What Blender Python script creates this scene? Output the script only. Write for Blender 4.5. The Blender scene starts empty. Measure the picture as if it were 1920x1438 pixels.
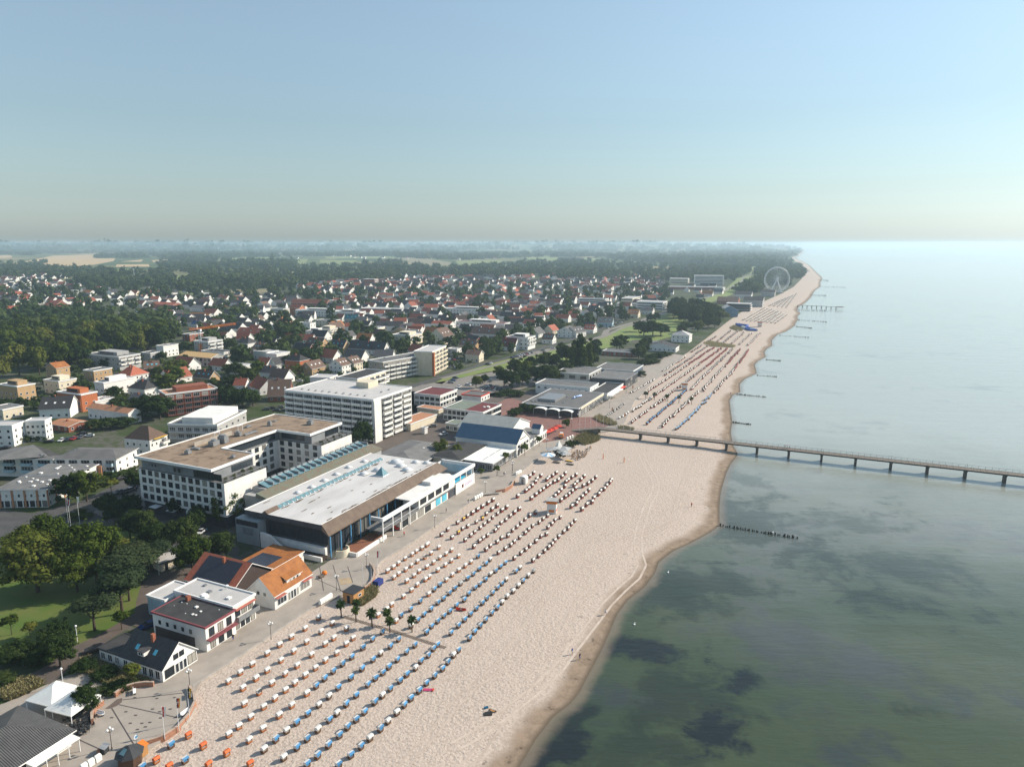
import bpy, bmesh, math, random
import numpy as np
from math import sin, cos, radians as R, pi, hypot
from mathutils import Vector, Matrix
random.seed(7); rng = np.random.default_rng(7)
S = bpy.context.scene
COL = S.collection
# ------------------------------------------------------------------ camera
F = 1333.; CH = 88.; PIT = math.atan((719 - 456) / F)
cam = bpy.data.cameras.new('camera'); cam.sensor_width = 36; cam.lens = 36 * F / 1920
cam.clip_start = 1; cam.clip_end = 60000
co = bpy.data.objects.new('camera', cam); COL.objects.link(co)
co.location = (0, 0, CH); co.rotation_euler = (pi / 2 - PIT, 0, 0); S.camera = co
S.render.resolution_x = 1024; S.render.resolution_y = 766
# ------------------------------------------------------------------ sky, sun, exposure
SUN_AZ = R(20.0)          # angle of the sun from +x towards +y
SUN_EL = R(33.0)
SKY_SAT = .48; SKY_TINT = (.80, 1.0, 1.17, 1)   # hazy late-summer air: paler and cooler than the clear-sky model
w = bpy.data.worlds.new('World'); S.world = w; w.use_nodes = True
nt = w.node_tree; bg = nt.nodes['Background']
sk = nt.nodes.new('ShaderNodeTexSky'); sk.sky_type = 'NISHITA'; sk.sun_disc = False
sk.sun_elevation = SUN_EL; sk.sun_rotation = pi / 2 - SUN_AZ
sk.altitude = 2500; sk.air_density = 2.4; sk.dust_density = 5.0; sk.ozone_density = 4.0
hs = nt.nodes.new('ShaderNodeHueSaturation'); hs.inputs['Saturation'].default_value = SKY_SAT; nt.links.new(sk.outputs[0], hs.inputs['Color'])
tn = nt.nodes.new('ShaderNodeMix'); tn.data_type = 'RGBA'; tn.blend_type = 'MULTIPLY'; tn.inputs[0].default_value = 1; tn.inputs[7].default_value = SKY_TINT
nt.links.new(hs.outputs[0], tn.inputs[6]); nt.links.new(tn.outputs[2], bg.inputs[0]); bg.inputs[1].default_value = 0.088
sl = bpy.data.lights.new('sun', 'SUN'); sl.energy = 4.9; sl.angle = R(0.53); sl.color = (1, .90, .76)
so = bpy.data.objects.new('sun', sl); COL.objects.link(so)
sd = Vector((cos(SUN_EL) * cos(SUN_AZ), cos(SUN_EL) * sin(SUN_AZ), sin(SUN_EL)))
so.rotation_euler = sd.to_track_quat('Z', 'Y').to_euler(); so.location = (0, 0, 300)
vs = S.view_settings; vs.view_transform = 'Standard'; vs.look = 'None'; vs.gamma = 1; vs.use_curve_mapping = False
vs.exposure = 0.46
S.cycles.use_denoising = True
S.cycles.max_bounces = 6; S.cycles.diffuse_bounces = 2; S.cycles.glossy_bounces = 2
S.cycles.transmission_bounces = 2; S.cycles.transparent_max_bounces = 8; S.cycles.volume_bounces = 1
S.cycles.caustics_reflective = False; S.cycles.caustics_refractive = False
S.cycles.sample_clamp_indirect = 4
HAZE = 1.15e-4
# ------------------------------------------------------------------ picture <-> ground
def G(x, y, z=0.):
    a = (x - 960) / F; b = -(y - 719) / F; c, s = cos(PIT), sin(PIT)
    t = (z - CH) / (-s + b * c)
    return (a * t, (c + b * s) * t)
def PXL(X, Y, Z):
    c, s = cos(PIT), sin(PIT); d = Y * c - (Z - CH) * s
    return (960 + F * X / d, 719 - F * (Y * s + (Z - CH) * c) / d)
CR = dict(S=(0, 0, 1), A=(0, 630, 5.325), B=(0, 820, 5.325), C=(300, 600, 5.325), D=(520, 640, 5.325), E=(840, 630, 5.325),
          F=(1100, 560, 5.325), Gz=(640, 570, 5.333), h1=(0, 440, 4.8), h2=(350, 440, 4.8), h3=(700, 440, 4.8), h4=(1050, 440, 4.8),
          h5=(1300, 440, 4.8), Z1=(0, 960, 3.008), Z2=(240, 780, 3.994), Z3=(560, 780, 3.994), Z6=(840, 700, 3.994), Z5=(900, 960, 3.009),
          J1=(60, 1270, 8), J2=(280, 1060, 5.647), J3=(390, 1010, 7.68), J5=(0, 850, 8.727), c1=(300, 1020, 4.564), c2=(620, 1020, 4.564),
          c3=(780, 860, 4.7925), c4=(380, 1180, 3.692), c5=(1130, 580, 6.253), W=(1280, 740, 2.995), V=(1380, 480, 10.667),
          p7=(1060, 690, 9.6), p6=(990, 800, 12.8))
def q(c, x, y):
    ox, oy, s = CR[c]; return (ox + x / s, oy + y / s)
def g(c, x, y, z=0.): return G(*q(c, x, y), z)
KO = (-89.08, 209.66); KU = (0.41516, 0.90975); KV = (-KU[1], KU[0]); KA = math.atan2(KU[1], KU[0])
def K(x, y): return (KO[0] + x * KU[0] + y * KV[0], KO[1] + x * KU[1] + y * KV[1])
def toK(p):
    d = (p[0] - KO[0], p[1] - KO[1]); return (d[0] * KU[0] + d[1] * KU[1], d[0] * KV[0] + d[1] * KV[1])
def inpoly(p, poly):
    x, y = p; r = False; j = len(poly) - 1
    for i in range(len(poly)):
        xi, yi = poly[i][:2]; xj, yj = poly[j][:2]
        if (yi > y) != (yj > y) and x < (xj - xi) * (y - yi) / (yj - yi) + xi: r = not r
        j = i
    return r
# ------------------------------------------------------------------ materials
MATS = {}
def mat(name, c, c2=None, rough=.8, sc=1.2, bump=0., bsc=None, metal=0., spec=.3, rand=0., detail=5, world=False, lo=.35, hi=.65, stretch=None):
    if name in MATS: return MATS[name]
    m = bpy.data.materials.new(name); m.use_nodes = True; n = m.node_tree; b = n.nodes['Principled BSDF']
    b.inputs['Roughness'].default_value = rough; b.inputs['Metallic'].default_value = metal
    b.inputs['Specular IOR Level'].default_value = spec
    if c2 is None: c2 = tuple(v * .78 for v in c)
    tc = n.nodes.new('ShaderNodeTexCoord'); src = tc.outputs['Object']
    if world:
        ge = n.nodes.new('ShaderNodeNewGeometry'); src = ge.outputs['Position']
    if stretch:
        mp = n.nodes.new('ShaderNodeMapping'); mp.inputs['Scale'].default_value = stretch; n.links.new(src, mp.inputs[0]); src = mp.outputs[0]
    no = n.nodes.new('ShaderNodeTexNoise'); no.inputs['Scale'].default_value = sc; no.inputs['Detail'].default_value = detail; no.inputs['Roughness'].default_value = .62
    n.links.new(src, no.inputs['Vector'])
    mr = n.nodes.new('ShaderNodeMapRange'); mr.inputs[1].default_value = lo; mr.inputs[2].default_value = hi
    n.links.new(no.outputs[0], mr.inputs[0])
    mx = n.nodes.new('ShaderNodeMix'); mx.data_type = 'RGBA'; mx.inputs[6].default_value = (*c, 1); mx.inputs[7].default_value = (*c2, 1)
    n.links.new(mr.outputs[0], mx.inputs[0]); out = mx.outputs[2]
    if rand:
        oi = n.nodes.new('ShaderNodeObjectInfo'); hs = n.nodes.new('ShaderNodeHueSaturation')
        r2 = n.nodes.new('ShaderNodeMapRange'); r2.inputs[3].default_value = 1 - rand; r2.inputs[4].default_value = 1 + rand
        n.links.new(oi.outputs['Random'], r2.inputs[0]); n.links.new(r2.outputs[0], hs.inputs['Value']); n.links.new(out, hs.inputs['Color']); out = hs.outputs[0]
    n.links.new(out, b.inputs['Base Color'])
    if bump:
        bn = n.nodes.new('ShaderNodeTexNoise'); bn.inputs['Scale'].default_value = bsc or sc * 4; bn.inputs['Detail'].default_value = 4
        n.links.new(src, bn.inputs['Vector'])
        bp = n.nodes.new('ShaderNodeBump'); bp.inputs['Strength'].default_value = 1; bp.inputs['Distance'].default_value = bump
        n.links.new(bn.outputs[0], bp.inputs['Height']); n.links.new(bp.outputs[0], b.inputs['Normal'])
    MATS[name] = m; return m
def ribbed(name, c, axis, sc, c2=None, rough=.5, depth=.03):
    m = mat(name, c, c2, rough=rough, sc=.5)
    n = m.node_tree; b = n.nodes['Principled BSDF']; tc = n.nodes.new('ShaderNodeTexCoord')
    wv = n.nodes.new('ShaderNodeTexWave'); wv.bands_direction = axis; wv.inputs['Scale'].default_value = sc
    n.links.new(tc.outputs['Object'], wv.inputs[0]); bp = n.nodes.new('ShaderNodeBump'); bp.inputs['Distance'].default_value = depth
    n.links.new(wv.outputs[1], bp.inputs['Height']); n.links.new(bp.outputs[0], b.inputs['Normal']); return m
WHITE = mat('white_render', (.78, .76, .72), (.66, .64, .60), sc=.35, rand=.06)
CREAM = mat('cream_render', (.70, .62, .48), (.60, .53, .40), sc=.4, rand=.08)
TAN = mat('tan_brick', (.46, .31, .17), (.38, .25, .13), sc=.8, rand=.1)
GREYW = mat('grey_render', (.42, .41, .39), (.33, .33, .32), sc=.5, rand=.1)
DARKW = mat('dark_cladding', (.075, .08, .09), (.05, .05, .06), sc=.6)
BRICK = mat('red_brick', (.30, .105, .06), (.22, .075, .045), sc=1.5, rand=.15)
ORBRICK = mat('orange_brick', (.45, .15, .06), (.36, .11, .045), sc=1.5)
BLUEW = mat('pale_blue_wall', (.45, .60, .68), sc=.5)
TRIM = mat('white_trim', (.80, .79, .77), (.72, .71, .69), sc=.8, rough=.6)
PINK = mat('pink_red_trim', (.25, .07, .08), sc=1)
AWNRED = mat('awning_faded_red', (.48, .15, .11), sc=1)
GRAVEL = mat('roof_gravel_brown', (.27, .195, .135), (.11, .075, .05), sc=.3, detail=12, bump=.05, bsc=3, lo=.48, hi=.68)
TARDARK = mat('roof_felt_dark', (.055, .053, .052), (.035, .034, .034), sc=.4, detail=8)
TARGREY = mat('roof_felt_grey', (.17, .165, .16), (.12, .118, .115), sc=.3, detail=8, rand=.15)
TARLIGHT = mat('roof_felt_light', (.50, .48, .46), (.38, .37, .36), sc=.25, detail=9, lo=.3, hi=.75, rand=.08)
MAROON = mat('roof_maroon', (.16, .035, .035), (.11, .03, .03), sc=.6)
GREENROOF = mat('roof_moss_grey', (.20, .23, .18), (.15, .17, .14), sc=.4)
TILEOR = ribbed('roof_tiles_orange', (.40, .155, .042), 'X', 1.6, (.27, .10, .034), .7, .05)
TILERED = mat('roof_tiles_red', (.34, .10, .055), (.25, .075, .045), sc=1.2, rand=.25)
TILEBRN = mat('roof_tiles_brown', (.145, .09, .065), (.10, .065, .05), sc=1.2, rand=.25)
TILEDRK = mat('roof_tiles_dark', (.05, .048, .05), (.032, .032, .035), sc=1.2, rand=.3)
TILEGRY = mat('roof_tiles_grey', (.11, .105, .105), (.075, .073, .075), sc=1.2, rand=.3)
TILESAL = mat('roof_tiles_salmon', (.46, .22, .12), (.36, .17, .09), sc=.8)
BLUEROOF = ribbed('roof_sheet_blue', (.035, .085, .15), 'X', 1.2, (.028, .07, .125), .45)
GREYSHEET = ribbed('roof_sheet_grey', (.34, .35, .33), 'X', 1.0, (.28, .29, .27), .5)
COPPER = ribbed('roof_sheet_green', (.20, .215, .155), 'X', .8, (.22, .16, .11), .5, .12)
FASCIA = ribbed('roof_sheet_brown', (.20, .145, .105), 'X', .9, (.15, .105, .078), .55, .14)
METAL = mat('grey_metal', (.32, .33, .34), rough=.45, metal=.5)
DARKM = mat('dark_metal', (.04, .042, .045), rough=.5)
BLUEM = mat('blue_steel', (.10, .30, .52), rough=.5)
WHITEM = mat('white_metal', (.75, .76, .77), (.68, .69, .70), rough=.45)
WOOD = mat('weathered_wood', (.16, .125, .10), (.09, .07, .058), sc=3, rough=.85)
DECKW = mat('pier_planks', (.21, .175, .145), (.15, .125, .10), sc=2.5, rough=.85)
LARCH = mat('larch_cladding', (.46, .24, .09), (.36, .18, .07), sc=2, stretch=(8, 8, .6))
LUMBER = mat('fresh_lumber', (.62, .42, .20), (.52, .33, .14), sc=2)
CANVAS = mat('white_canvas', (.80, .79, .74), (.72, .71, .67), sc=.8, rough=.7)
GREYCANVAS = mat('grey_canvas', (.40, .41, .41), sc=.8)
REDCANVAS = mat('red_canvas', (.62, .06, .035), sc=1, rand=.1)
ORCANVAS = mat('orange_canvas', (.70, .20, .03), sc=1)
YELCANVAS = mat('yellow_canvas', (.75, .45, .06), sc=1)
POOLW = mat('pool_water', (.03, .42, .62), (.05, .50, .68), rough=.08, sc=1.5)
SKYBLUE = mat('turquoise_panel', (.12, .48, .62), sc=1)
SOLAR = mat('solar_panel', (.02, .022, .03), (.03, .03, .045), rough=.25, spec=.5)
BRICKPAVE = mat('brick_wall_clinker', (.38, .19, .12), (.28, .14, .09), sc=2)
def glass():
    m = bpy.data.materials.new('window_glass'); m.use_nodes = True; n = m.node_tree; b = n.nodes['Principled BSDF']
    oi = n.nodes.new('ShaderNodeObjectInfo'); cr = n.nodes.new('ShaderNodeValToRGB'); e = cr.color_ramp.elements
    e[0].position = 0; e[0].color = (.012, .017, .022, 1); e[1].position = .72; e[1].color = (.035, .045, .055, 1)
    x = cr.color_ramp.elements.new(.80); x.color = (.16, .155, .14, 1); x = cr.color_ramp.elements.new(1); x.color = (.34, .32, .28, 1)
    n.links.new(oi.outputs['Random'], cr.inputs[0]); n.links.new(cr.outputs[0], b.inputs['Base Color'])
    b.inputs['Roughness'].default_value = .12; b.inputs['Specular IOR Level'].default_value = .35; return m
GLASS = glass()
TEAL = mat('roof_glass_teal', (.10, .20, .23), (.16, .27, .30), rough=.15, sc=1.2, spec=.6)
def leafmat(name, a, b_, c_, tr=.28, world=False):
    m = bpy.data.materials.new(name); m.use_nodes = True; n = m.node_tree; n.nodes.remove(n.nodes['Principled BSDF'])
    out = n.nodes['Material Output']; ge = n.nodes.new('ShaderNodeNewGeometry'); no = n.nodes.new('ShaderNodeTexNoise'); no.inputs['Scale'].default_value = .9 if not world else .02; no.inputs['Detail'].default_value = 3
    n.links.new(ge.outputs['Position'], no.inputs['Vector'])
    oi = n.nodes.new('ShaderNodeObjectInfo'); ad = n.nodes.new('ShaderNodeMath'); ad.operation = 'MULTIPLY_ADD'; ad.inputs[1].default_value = .45 if not world else 0
    ml = n.nodes.new('ShaderNodeMath'); ml.operation = 'MULTIPLY'; ml.inputs[1].default_value = .8 if not world else 1.05
    n.links.new(no.outputs[0], ml.inputs[0]); n.links.new(oi.outputs['Random'], ad.inputs[0]); n.links.new(ml.outputs[0], ad.inputs[2])
    cr = n.nodes.new('ShaderNodeValToRGB'); e = cr.color_ramp.elements; e[0].position = .25; e[0].color = (*a, 1); e[1].position = .9; e[1].color = (*c_, 1)
    x = cr.color_ramp.elements.new(.58); x.color = (*b_, 1); n.links.new(ad.outputs[0], cr.inputs[0])
    d = n.nodes.new('ShaderNodeBsdfDiffuse'); t = n.nodes.new('ShaderNodeBsdfTranslucent'); mx = n.nodes.new('ShaderNodeMixShader'); mx.inputs[0].default_value = tr
    n.links.new(cr.outputs[0], d.inputs[0]); n.links.new(cr.outputs[0], t.inputs[0]); n.links.new(d.outputs[0], mx.inputs[1]); n.links.new(t.outputs[0], mx.inputs[2]); n.links.new(mx.outputs[0], out.inputs[0]); return m
LEAF = leafmat('leaves_broad', (.034, .058, .011), (.070, .100, .018), (.145, .150, .032))
LEAFD = leafmat('leaves_dark', (.018, .036, .012), (.034, .058, .017), (.068, .090, .026))
LEAFB = leafmat('leaves_pine', (.024, .042, .022), (.038, .058, .028), (.06, .078, .034))
DUNE = leafmat('leaves_dune', (.20, .18, .085), (.28, .245, .125), (.38, .33, .19), .2)
FARLEAF = leafmat('leaves_far', (.034, .060, .022), (.062, .092, .030), (.115, .130, .045), .28, True)
BARK = mat('bark', (.085, .06, .042), (.05, .037, .028), sc=3)
# ------------------------------------------------------------------ mesh building
class MB:
    def __init__(s): s.v = []; s.f = []; s.m = []
    def add(s, vs, fs, mi=0):
        o = len(s.v); s.v += vs; s.f += [tuple(i + o for i in f) for f in fs]; s.m += [mi] * len(fs); return s
    def box(s, x0, x1, y0, y1, z0, z1, mi=0, top=None):
        s.add([(x0, y0, z0), (x1, y0, z0), (x1, y1, z0), (x0, y1, z0), (x0, y0, z1), (x1, y0, z1), (x1, y1, z1), (x0, y1, z1)],
              [(0, 3, 2, 1), (0, 1, 5, 4), (1, 2, 6, 5), (2, 3, 7, 6), (3, 0, 4, 7)], mi)
        s.add(s.v[-4:], [(0, 1, 2, 3)], mi if top is None else top); return s
    def quad(s, a, b, c, d, mi=0): return s.add([a, b, c, d], [(0, 1, 2, 3)], mi)
    def poly(s, pts, z0, z1, mi=0, top=None):
        n = len(pts); s.add([(p[0], p[1], z0) for p in pts] + [(p[0], p[1], z1) for p in pts], [(i, (i + 1) % n, n + (i + 1) % n, n + i) for i in range(n)], mi)
        s.add([(p[0], p[1], z1) for p in pts], [tuple(range(n))], mi if top is None else top); return s
    def tube(s, a, b, r0, r1=None, n=6, mi=0):
        a = Vector(a); b = Vector(b); r1 = r0 if r1 is None else r1; d = (b - a)
        if d.length < 1e-6: return s
        d.normalize(); u = d.orthogonal().normalized(); v = d.cross(u)
        P = []
        for (c, r) in ((a, r0), (b, r1)):
            for i in range(n):
                t = 2 * pi * i / n; P.append(tuple(c + u * (r * cos(t)) + v * (r * sin(t))))
        s.add(P, [(i, (i + 1) % n, n + (i + 1) % n, n + i) for i in range(n)] + [tuple(range(n - 1, -1, -1)), tuple(range(n, 2 * n))], mi); return s
    def ball(s, c, r, mi=0, n=8, k=5, sz=1.):
        P = [(c[0], c[1], c[2] - r * sz)]
        for j in range(1, k):
            a = -pi / 2 + pi * j / k
            P += [(c[0] + r * cos(a) * cos(2 * pi * i / n), c[1] + r * cos(a) * sin(2 * pi * i / n), c[2] + r * sz * sin(a)) for i in range(n)]
        P.append((c[0], c[1], c[2] + r * sz)); f = [(0, 1 + (i + 1) % n, 1 + i) for i in range(n)]
        for j in range(k - 2):
            o = 1 + j * n; f += [(o + i, o + (i + 1) % n, o + n + (i + 1) % n, o + n + i) for i in range(n)]
        o = 1 + (k - 2) * n; f += [(o + i, o + (i + 1) % n, len(P) - 1) for i in range(n)]
        return s.add(P, f, mi)
    def mesh(s, name, mats, smooth=False):
        me = bpy.data.meshes.new(name); me.from_pydata(s.v, [], s.f)
        for m in (mats if isinstance(mats, (list, tuple)) else [mats]): me.materials.append(m)
        me.polygons.foreach_set('material_index', s.m)
        if smooth: me.polygons.foreach_set('use_smooth', [True] * len(s.f))
        me.update(); return me
ALL = []
def put(name, me, parent=None, loc=(0, 0, 0), rz=0., sc=None):
    o = bpy.data.objects.new(name, me); COL.objects.link(o)
    if parent: o.parent = parent
    o.location = loc if len(loc) == 3 else (*loc, 0); o.rotation_euler = (0, 0, rz)
    if sc is not None: o.scale = sc if isinstance(sc, tuple) else (sc, sc, sc)
    return o
def tag(o, label, cat, group=None, nth=None):
    o['label'] = label; o['category'] = cat
    if group: o['group'] = group
    ALL.append((o, nth)); return o
def thing(name, label, cat, loc, rz=0., group=None, nth=None, sc=None): return tag(put(name, None, None, loc, rz, sc), label, cat, group, nth)
def struct(name, me, loc=(0, 0, 0), kind='structure'):
    o = put(name, me, None, loc); o['kind'] = kind; return o
def copy_tree(o, par=None):
    c = o.copy(); COL.objects.link(c)
    if par: c.parent = par
    for ch in list(o.children): copy_tree(ch, c)
    return c
OCC = []   # occupied circles (x, y, r)
def free(x, y, r): return all((x - a) ** 2 + (y - b) ** 2 > (r + c) ** 2 for a, b, c in OCC)
# window, balcony and shop-front part meshes are shared
WC = {}
def winmesh(w, h, style='w'):
    k = (round(w, 1), round(h, 1), style)
    if k in WC: return WC[k]
    w, h = max(.4, k[0]), max(.4, k[1]); b = MB()
    fm = {'w': TRIM, 'd': DARKM, 'b': BLUEM, 'n': TRIM}[style]; f = .09
    if style != 'n':
        for (x0, x1, z0, z1) in ((-w / 2, w / 2, 0, f), (-w / 2, w / 2, h - f, h), (-w / 2, -w / 2 + f, f, h - f), (w / 2 - f, w / 2, f, h - f)): b.box(x0, x1, -.06, 0, z0, z1)
        nm = int(w / 1.3)
        for i in range(1, nm + 1):
            x = -w / 2 + w * i / (nm + 1); b.box(x - .035, x + .035, -.05, 0, f, h - f)
    b.quad((-w / 2, -.02, 0), (w / 2, -.02, 0), (w / 2, -.02, h), (-w / 2, -.02, h), 1)
    WC[k] = b.mesh('window', [fm, GLASS]); return WC[k]
def balmesh(w, d=1.3, m=None, rail=False, h=1.):
    m = m or WHITE; k = ('bal', round(w, 1), round(d, 1), m.name, rail)
    if k in WC: return WC[k]
    w = k[1]; b = MB(); b.box(-w / 2, w / 2, -d, 0, -.18, 0)
    if rail:
        b.box(-w / 2, w / 2, -d, -d + .05, .95, 1.02)
        for i in range(int(w / .5) + 1): x = -w / 2 + .02 + i * (w - .04) / max(1, int(w / .5)); b.box(x - .015, x + .015, -d + .01, -d + .04, 0, .95)
    else:
        b.box(-w / 2, w / 2, -d, -d + .1, 0, h)
        for sx in (-1, 1): b.box(sx * w / 2 - .05, sx * w / 2 + .05, -d + .1, 0, 0, h)
    WC[k] = b.mesh('balcony', [m]); return WC[k]
FACE = {'R': (0, lambda L, D, a, o: (a, -o)), 'L': (-pi / 2, lambda L, D, a, o: (-o, D - a)), 'B': (pi / 2, lambda L, D, a, o: (L + o, a)), 'T': (pi, lambda L, D, a, o: (L - a, D + o))}
def face_len(L, D, f): return L if f in 'RT' else D
def on_face(E, L, D, f, name, me, a, z, o=0.): 
    r, fn = FACE[f]; x, y = fn(L, D, a, o); return put(name, me, E, (x, y, z), r)
def wins(E, L, D, f, n, zs, w, h, a0=None, a1=None, style='w', skip=(), name='window'):
    fl = face_len(L, D, f); a0 = 0 if a0 is None else a0; a1 = fl if a1 is None else a1
    for zi, z in enumerate(zs):
        for i in range(n):
            if (i, zi) in skip: continue
            on_face(E, L, D, f, name, winmesh(w, h, style), a0 + (a1 - a0) * (i + .5) / n, z)
def bals(E, L, D, f, n, zs, d=1.3, m=None, rail=False, a0=None, a1=None, fill=.92, glass_h=2.0):
    fl = face_len(L, D, f); a0 = 0 if a0 is None else a0; a1 = fl if a1 is None else a1; bw = (a1 - a0) / n
    for z in zs:
        for i in range(n):
            a = a0 + bw * (i + .5); B = on_face(E, L, D, f, 'balcony', balmesh(bw * fill, d, m, rail), a, z, 0)
            on_face(E, L, D, f, 'window', winmesh(bw * .72, glass_h, 'n' if fl > 60 else 'w'), a, z + .1)
def frame3(p0, p1, p2):
    """p0, p1, p2 world xy -> origin, angle, L, D (y axis ccw from x)"""
    dx, dy = p1[0] - p0[0], p1[1] - p0[1]; L = hypot(dx, dy); a = math.atan2(dy, dx)
    D = p2 if isinstance(p2, (int, float)) else -(p2[0] - p0[0]) * sin(a) + (p2[1] - p0[1]) * cos(a)
    return p0, a, L, max(2., D)
def flatroof(L, D, H, ov=.25, th=.35, top=TARGREY, edge=TRIM, par=.25, name='roof', E=None):
    b = MB(); x0, x1, y0, y1 = -ov, L + ov, -ov, D + ov
    b.box(x0, x1, y0, y1, H, H + th, 0, 1)
    if par:
        pw = .3
        for (a, c, d, e) in ((x0, x1, y0, y0 + pw), (x0, x1, y1 - pw, y1), (x0, x0 + pw, y0 + pw, y1 - pw), (x1 - pw, x1, y0 + pw, y1 - pw)): b.box(a, c, d, e, H + th, H + th + par)
    return put(name, b.mesh(name, [edge, top]), E)
def gableroof(L, D, H, rh, axis, top, ov=.45, th=.22, edge=TRIM, E=None, name='roof', hip=0.):
    b = MB()
    if axis == 'x': A, Bq = L, D
    else: A, Bq = D, L
    def P(a, c, z): return (a, c, z) if axis == 'x' else (L - c, a, z)
    e = rh * ov / (Bq / 2); z0 = H - e; zr = H + rh; m = Bq / 2
    a0, a1 = -ov, A + ov; h = hip * Bq / 2
    lo = [P(a0, -ov, z0), P(a1, -ov, z0), P(a1, Bq + ov, z0), P(a0, Bq + ov, z0)]; r = [P(a0 + h, m, zr), P(a1 - h, m, zr)]
    up = lambda p: (p[0], p[1], p[2] + th)
    L2 = [up(p) for p in lo]; r2 = [up(p) for p in r]
    b.quad(L2[0], L2[1], r2[1], r2[0], 1); b.quad(L2[2], L2[3], r2[0], r2[1], 1)
    if hip:
        b.add([L2[1], L2[2], r2[1]], [(0, 1, 2)], 1); b.add([L2[3], L2[0], r2[0]], [(0, 1, 2)], 1); b.add(lo, [(3, 2, 1, 0)], 0)
        for i in range(4): j = (i + 1) % 4; b.quad(lo[i], lo[j], L2[j], L2[i], 0)
    else:
        b.quad(lo[1], lo[0], r[0], r[1], 0); b.quad(lo[3], lo[2], r[1], r[0], 0); b.quad(lo[0], lo[1], L2[1], L2[0], 0); b.quad(lo[2], lo[3], L2[3], L2[2], 0)
        b.quad(lo[1], r[1], r2[1], L2[1], 0); b.quad(r[1], lo[2], L2[2], r2[1], 0); b.quad(r[0], lo[0], L2[0], r2[0], 0); b.quad(lo[3], r[0], r2[0], L2[3], 0)
    return put(name, b.mesh(name, [edge, top]), E)
def wallmesh(L, D, H, z0, rt, rh, axis, m):
    b = MB(); b.box(0, L, 0, D, z0, H)
    if rt == 'gable':
        if axis == 'x':
            b.add([(0, 0, H), (0, D, H), (0, D / 2, H + rh - .05)], [(1, 0, 2)]); b.add([(L, 0, H), (L, D, H), (L, D / 2, H + rh - .05)], [(0, 1, 2)])
        else:
            b.add([(0, 0, H), (L, 0, H), (L / 2, 0, H + rh - .05)], [(0, 1, 2)]); b.add([(0, D, H), (L, D, H), (L / 2, D, H + rh - .05)], [(1, 0, 2)])
    return b.mesh('wall', [m])
def house(name, label, cat, p0, p1, p2, H, wall, roof, rt='flat', rh=3., axis='x', z0=0., group=None, nth=None, edge=TRIM, ov=None, par=.25, th=None, hip=1., chim=False):
    o, a, L, D = frame3(p0, p1, p2)
    E = thing(name, label, cat, (o[0], o[1], 0), a, group, nth)
    put('wall', wallmesh(L, D, H, z0, rt, rh, axis, wall), E)
    if rt == 'flat': rf = flatroof(L, D, H, .25 if ov is None else ov, .3 if th is None else th, roof, edge, par, E=E)
    else: rf = gableroof(L, D, H, rh, axis, roof, .45 if ov is None else ov, edge=edge, E=E, hip=(hip if rt == 'hip' else 0))
    if chim:
        b = MB(); b.box(-.35, .35, -.35, .35, -1.6, .9)
        put('chimney', b.mesh('chimney', [BRICK]), rf, (L * .4, D * .5, H + rh) if rt != 'flat' else (L * .4, D * .6, H + 1.2))
    cx, cy = o[0] + cos(a) * L / 2 - sin(a) * D / 2, o[1] + sin(a) * L / 2 + cos(a) * D / 2
    OCC.append((cx, cy, .55 * hypot(L, D)))
    return E, L, D
def vents(E, L, D, z, n, roofs=None, sz=.9, m=TRIM, name='skylight', seed=0, area=(.1, .9, .1, .9)):
    r = random.Random(seed)
    for i in range(n):
        b = MB(); s = sz * r.uniform(.6, 1.2); b.box(-s / 2, s / 2, -s / 2, s / 2, 0, s * .4)
        put(name, b.mesh(name, [m]), E, (L * r.uniform(area[0], area[1]), D * r.uniform(area[2], area[3]), z))
# ================================================================== TERRAIN
WL = [(940, 1475), (973, 1438), (1005, 1385), (1040, 1340), (1066, 1322), (1086, 1299), (1101, 1269), (1116, 1242), (1129, 1216), (1143, 1186), (1156, 1153), (1176, 1126),
      (1209, 1100), (1227, 1076), (1236, 1053), (1262, 1033), (1299, 1016), (1332, 998), (1349, 985), (1349, 947), (1352, 920), (1362, 887),
      (1370, 870), (1384, 852), (1375, 836), (1370, 812), (1373, 790), (1370, 770), (1368, 751), (1374, 741), (1388, 735), (1387, 720), (1397, 710), (1419, 700), (1415, 684), (1421, 677),
      (1436, 669), (1433, 660), (1438, 654), (1448, 648), (1447, 638), (1458, 627), (1473, 622), (1490, 611), (1492, 605), (1497, 599), (1494, 594), (1501, 588),
      (1494, 582), (1498, 575), (1510, 568), (1521, 557), (1527, 546), (1539, 537), (1538, 531), (1542, 521), (1529, 509), (1519, 498), (1504, 490), (1490, 484),
      (1500, 479), (1506, 473), (1512, 468.6)]
IE = [(190, 1475), (225, 1438), (262, 1412), (285, 1396), (309, 1384), (336, 1367), (357, 1346), (368, 1322), (368, 1308), (357, 1289), (480, 1210), (590, 1136), (668, 1104), (700, 1092), (709, 1076), (706, 1060),
      (720, 1048), (778, 1013), (810, 990), (878, 945), (905, 925), (935, 925), (962, 908), (968, 895), (978, 884), (1006, 862), (1035, 846), (1072, 826), (1100, 815), (1150, 806), (1172, 792), (1190, 752), (1200, 744),
      (1225, 715), (1239, 706), (1258, 690), (1284, 665), (1325, 634), (1363, 604), (1393, 583), (1430, 566), (1462, 552), (1488, 538), (1503, 523), (1506, 512), (1502, 500), (1490, 489), (1484, 484), (1494, 479), (1502, 473.5), (1508, 469)]
def coast(px, z):
    a = sorted(toK(G(x, y, z)) for x, y in px)
    X = [p[0] for p in a]; Y = [p[1] for p in a]
    X.append(X[-1] + 4000); Y.append(Y[-1] + 900); X.append(X[-1] + 30000); Y.append(Y[-1] + 6000)
    return np.array(X), np.array(Y)
WLX, WLY = coast(WL, -1.0); IEX, IEY = coast(IE, 0.)
def yw(s): return float(np.interp(s, WLX, WLY))
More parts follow.
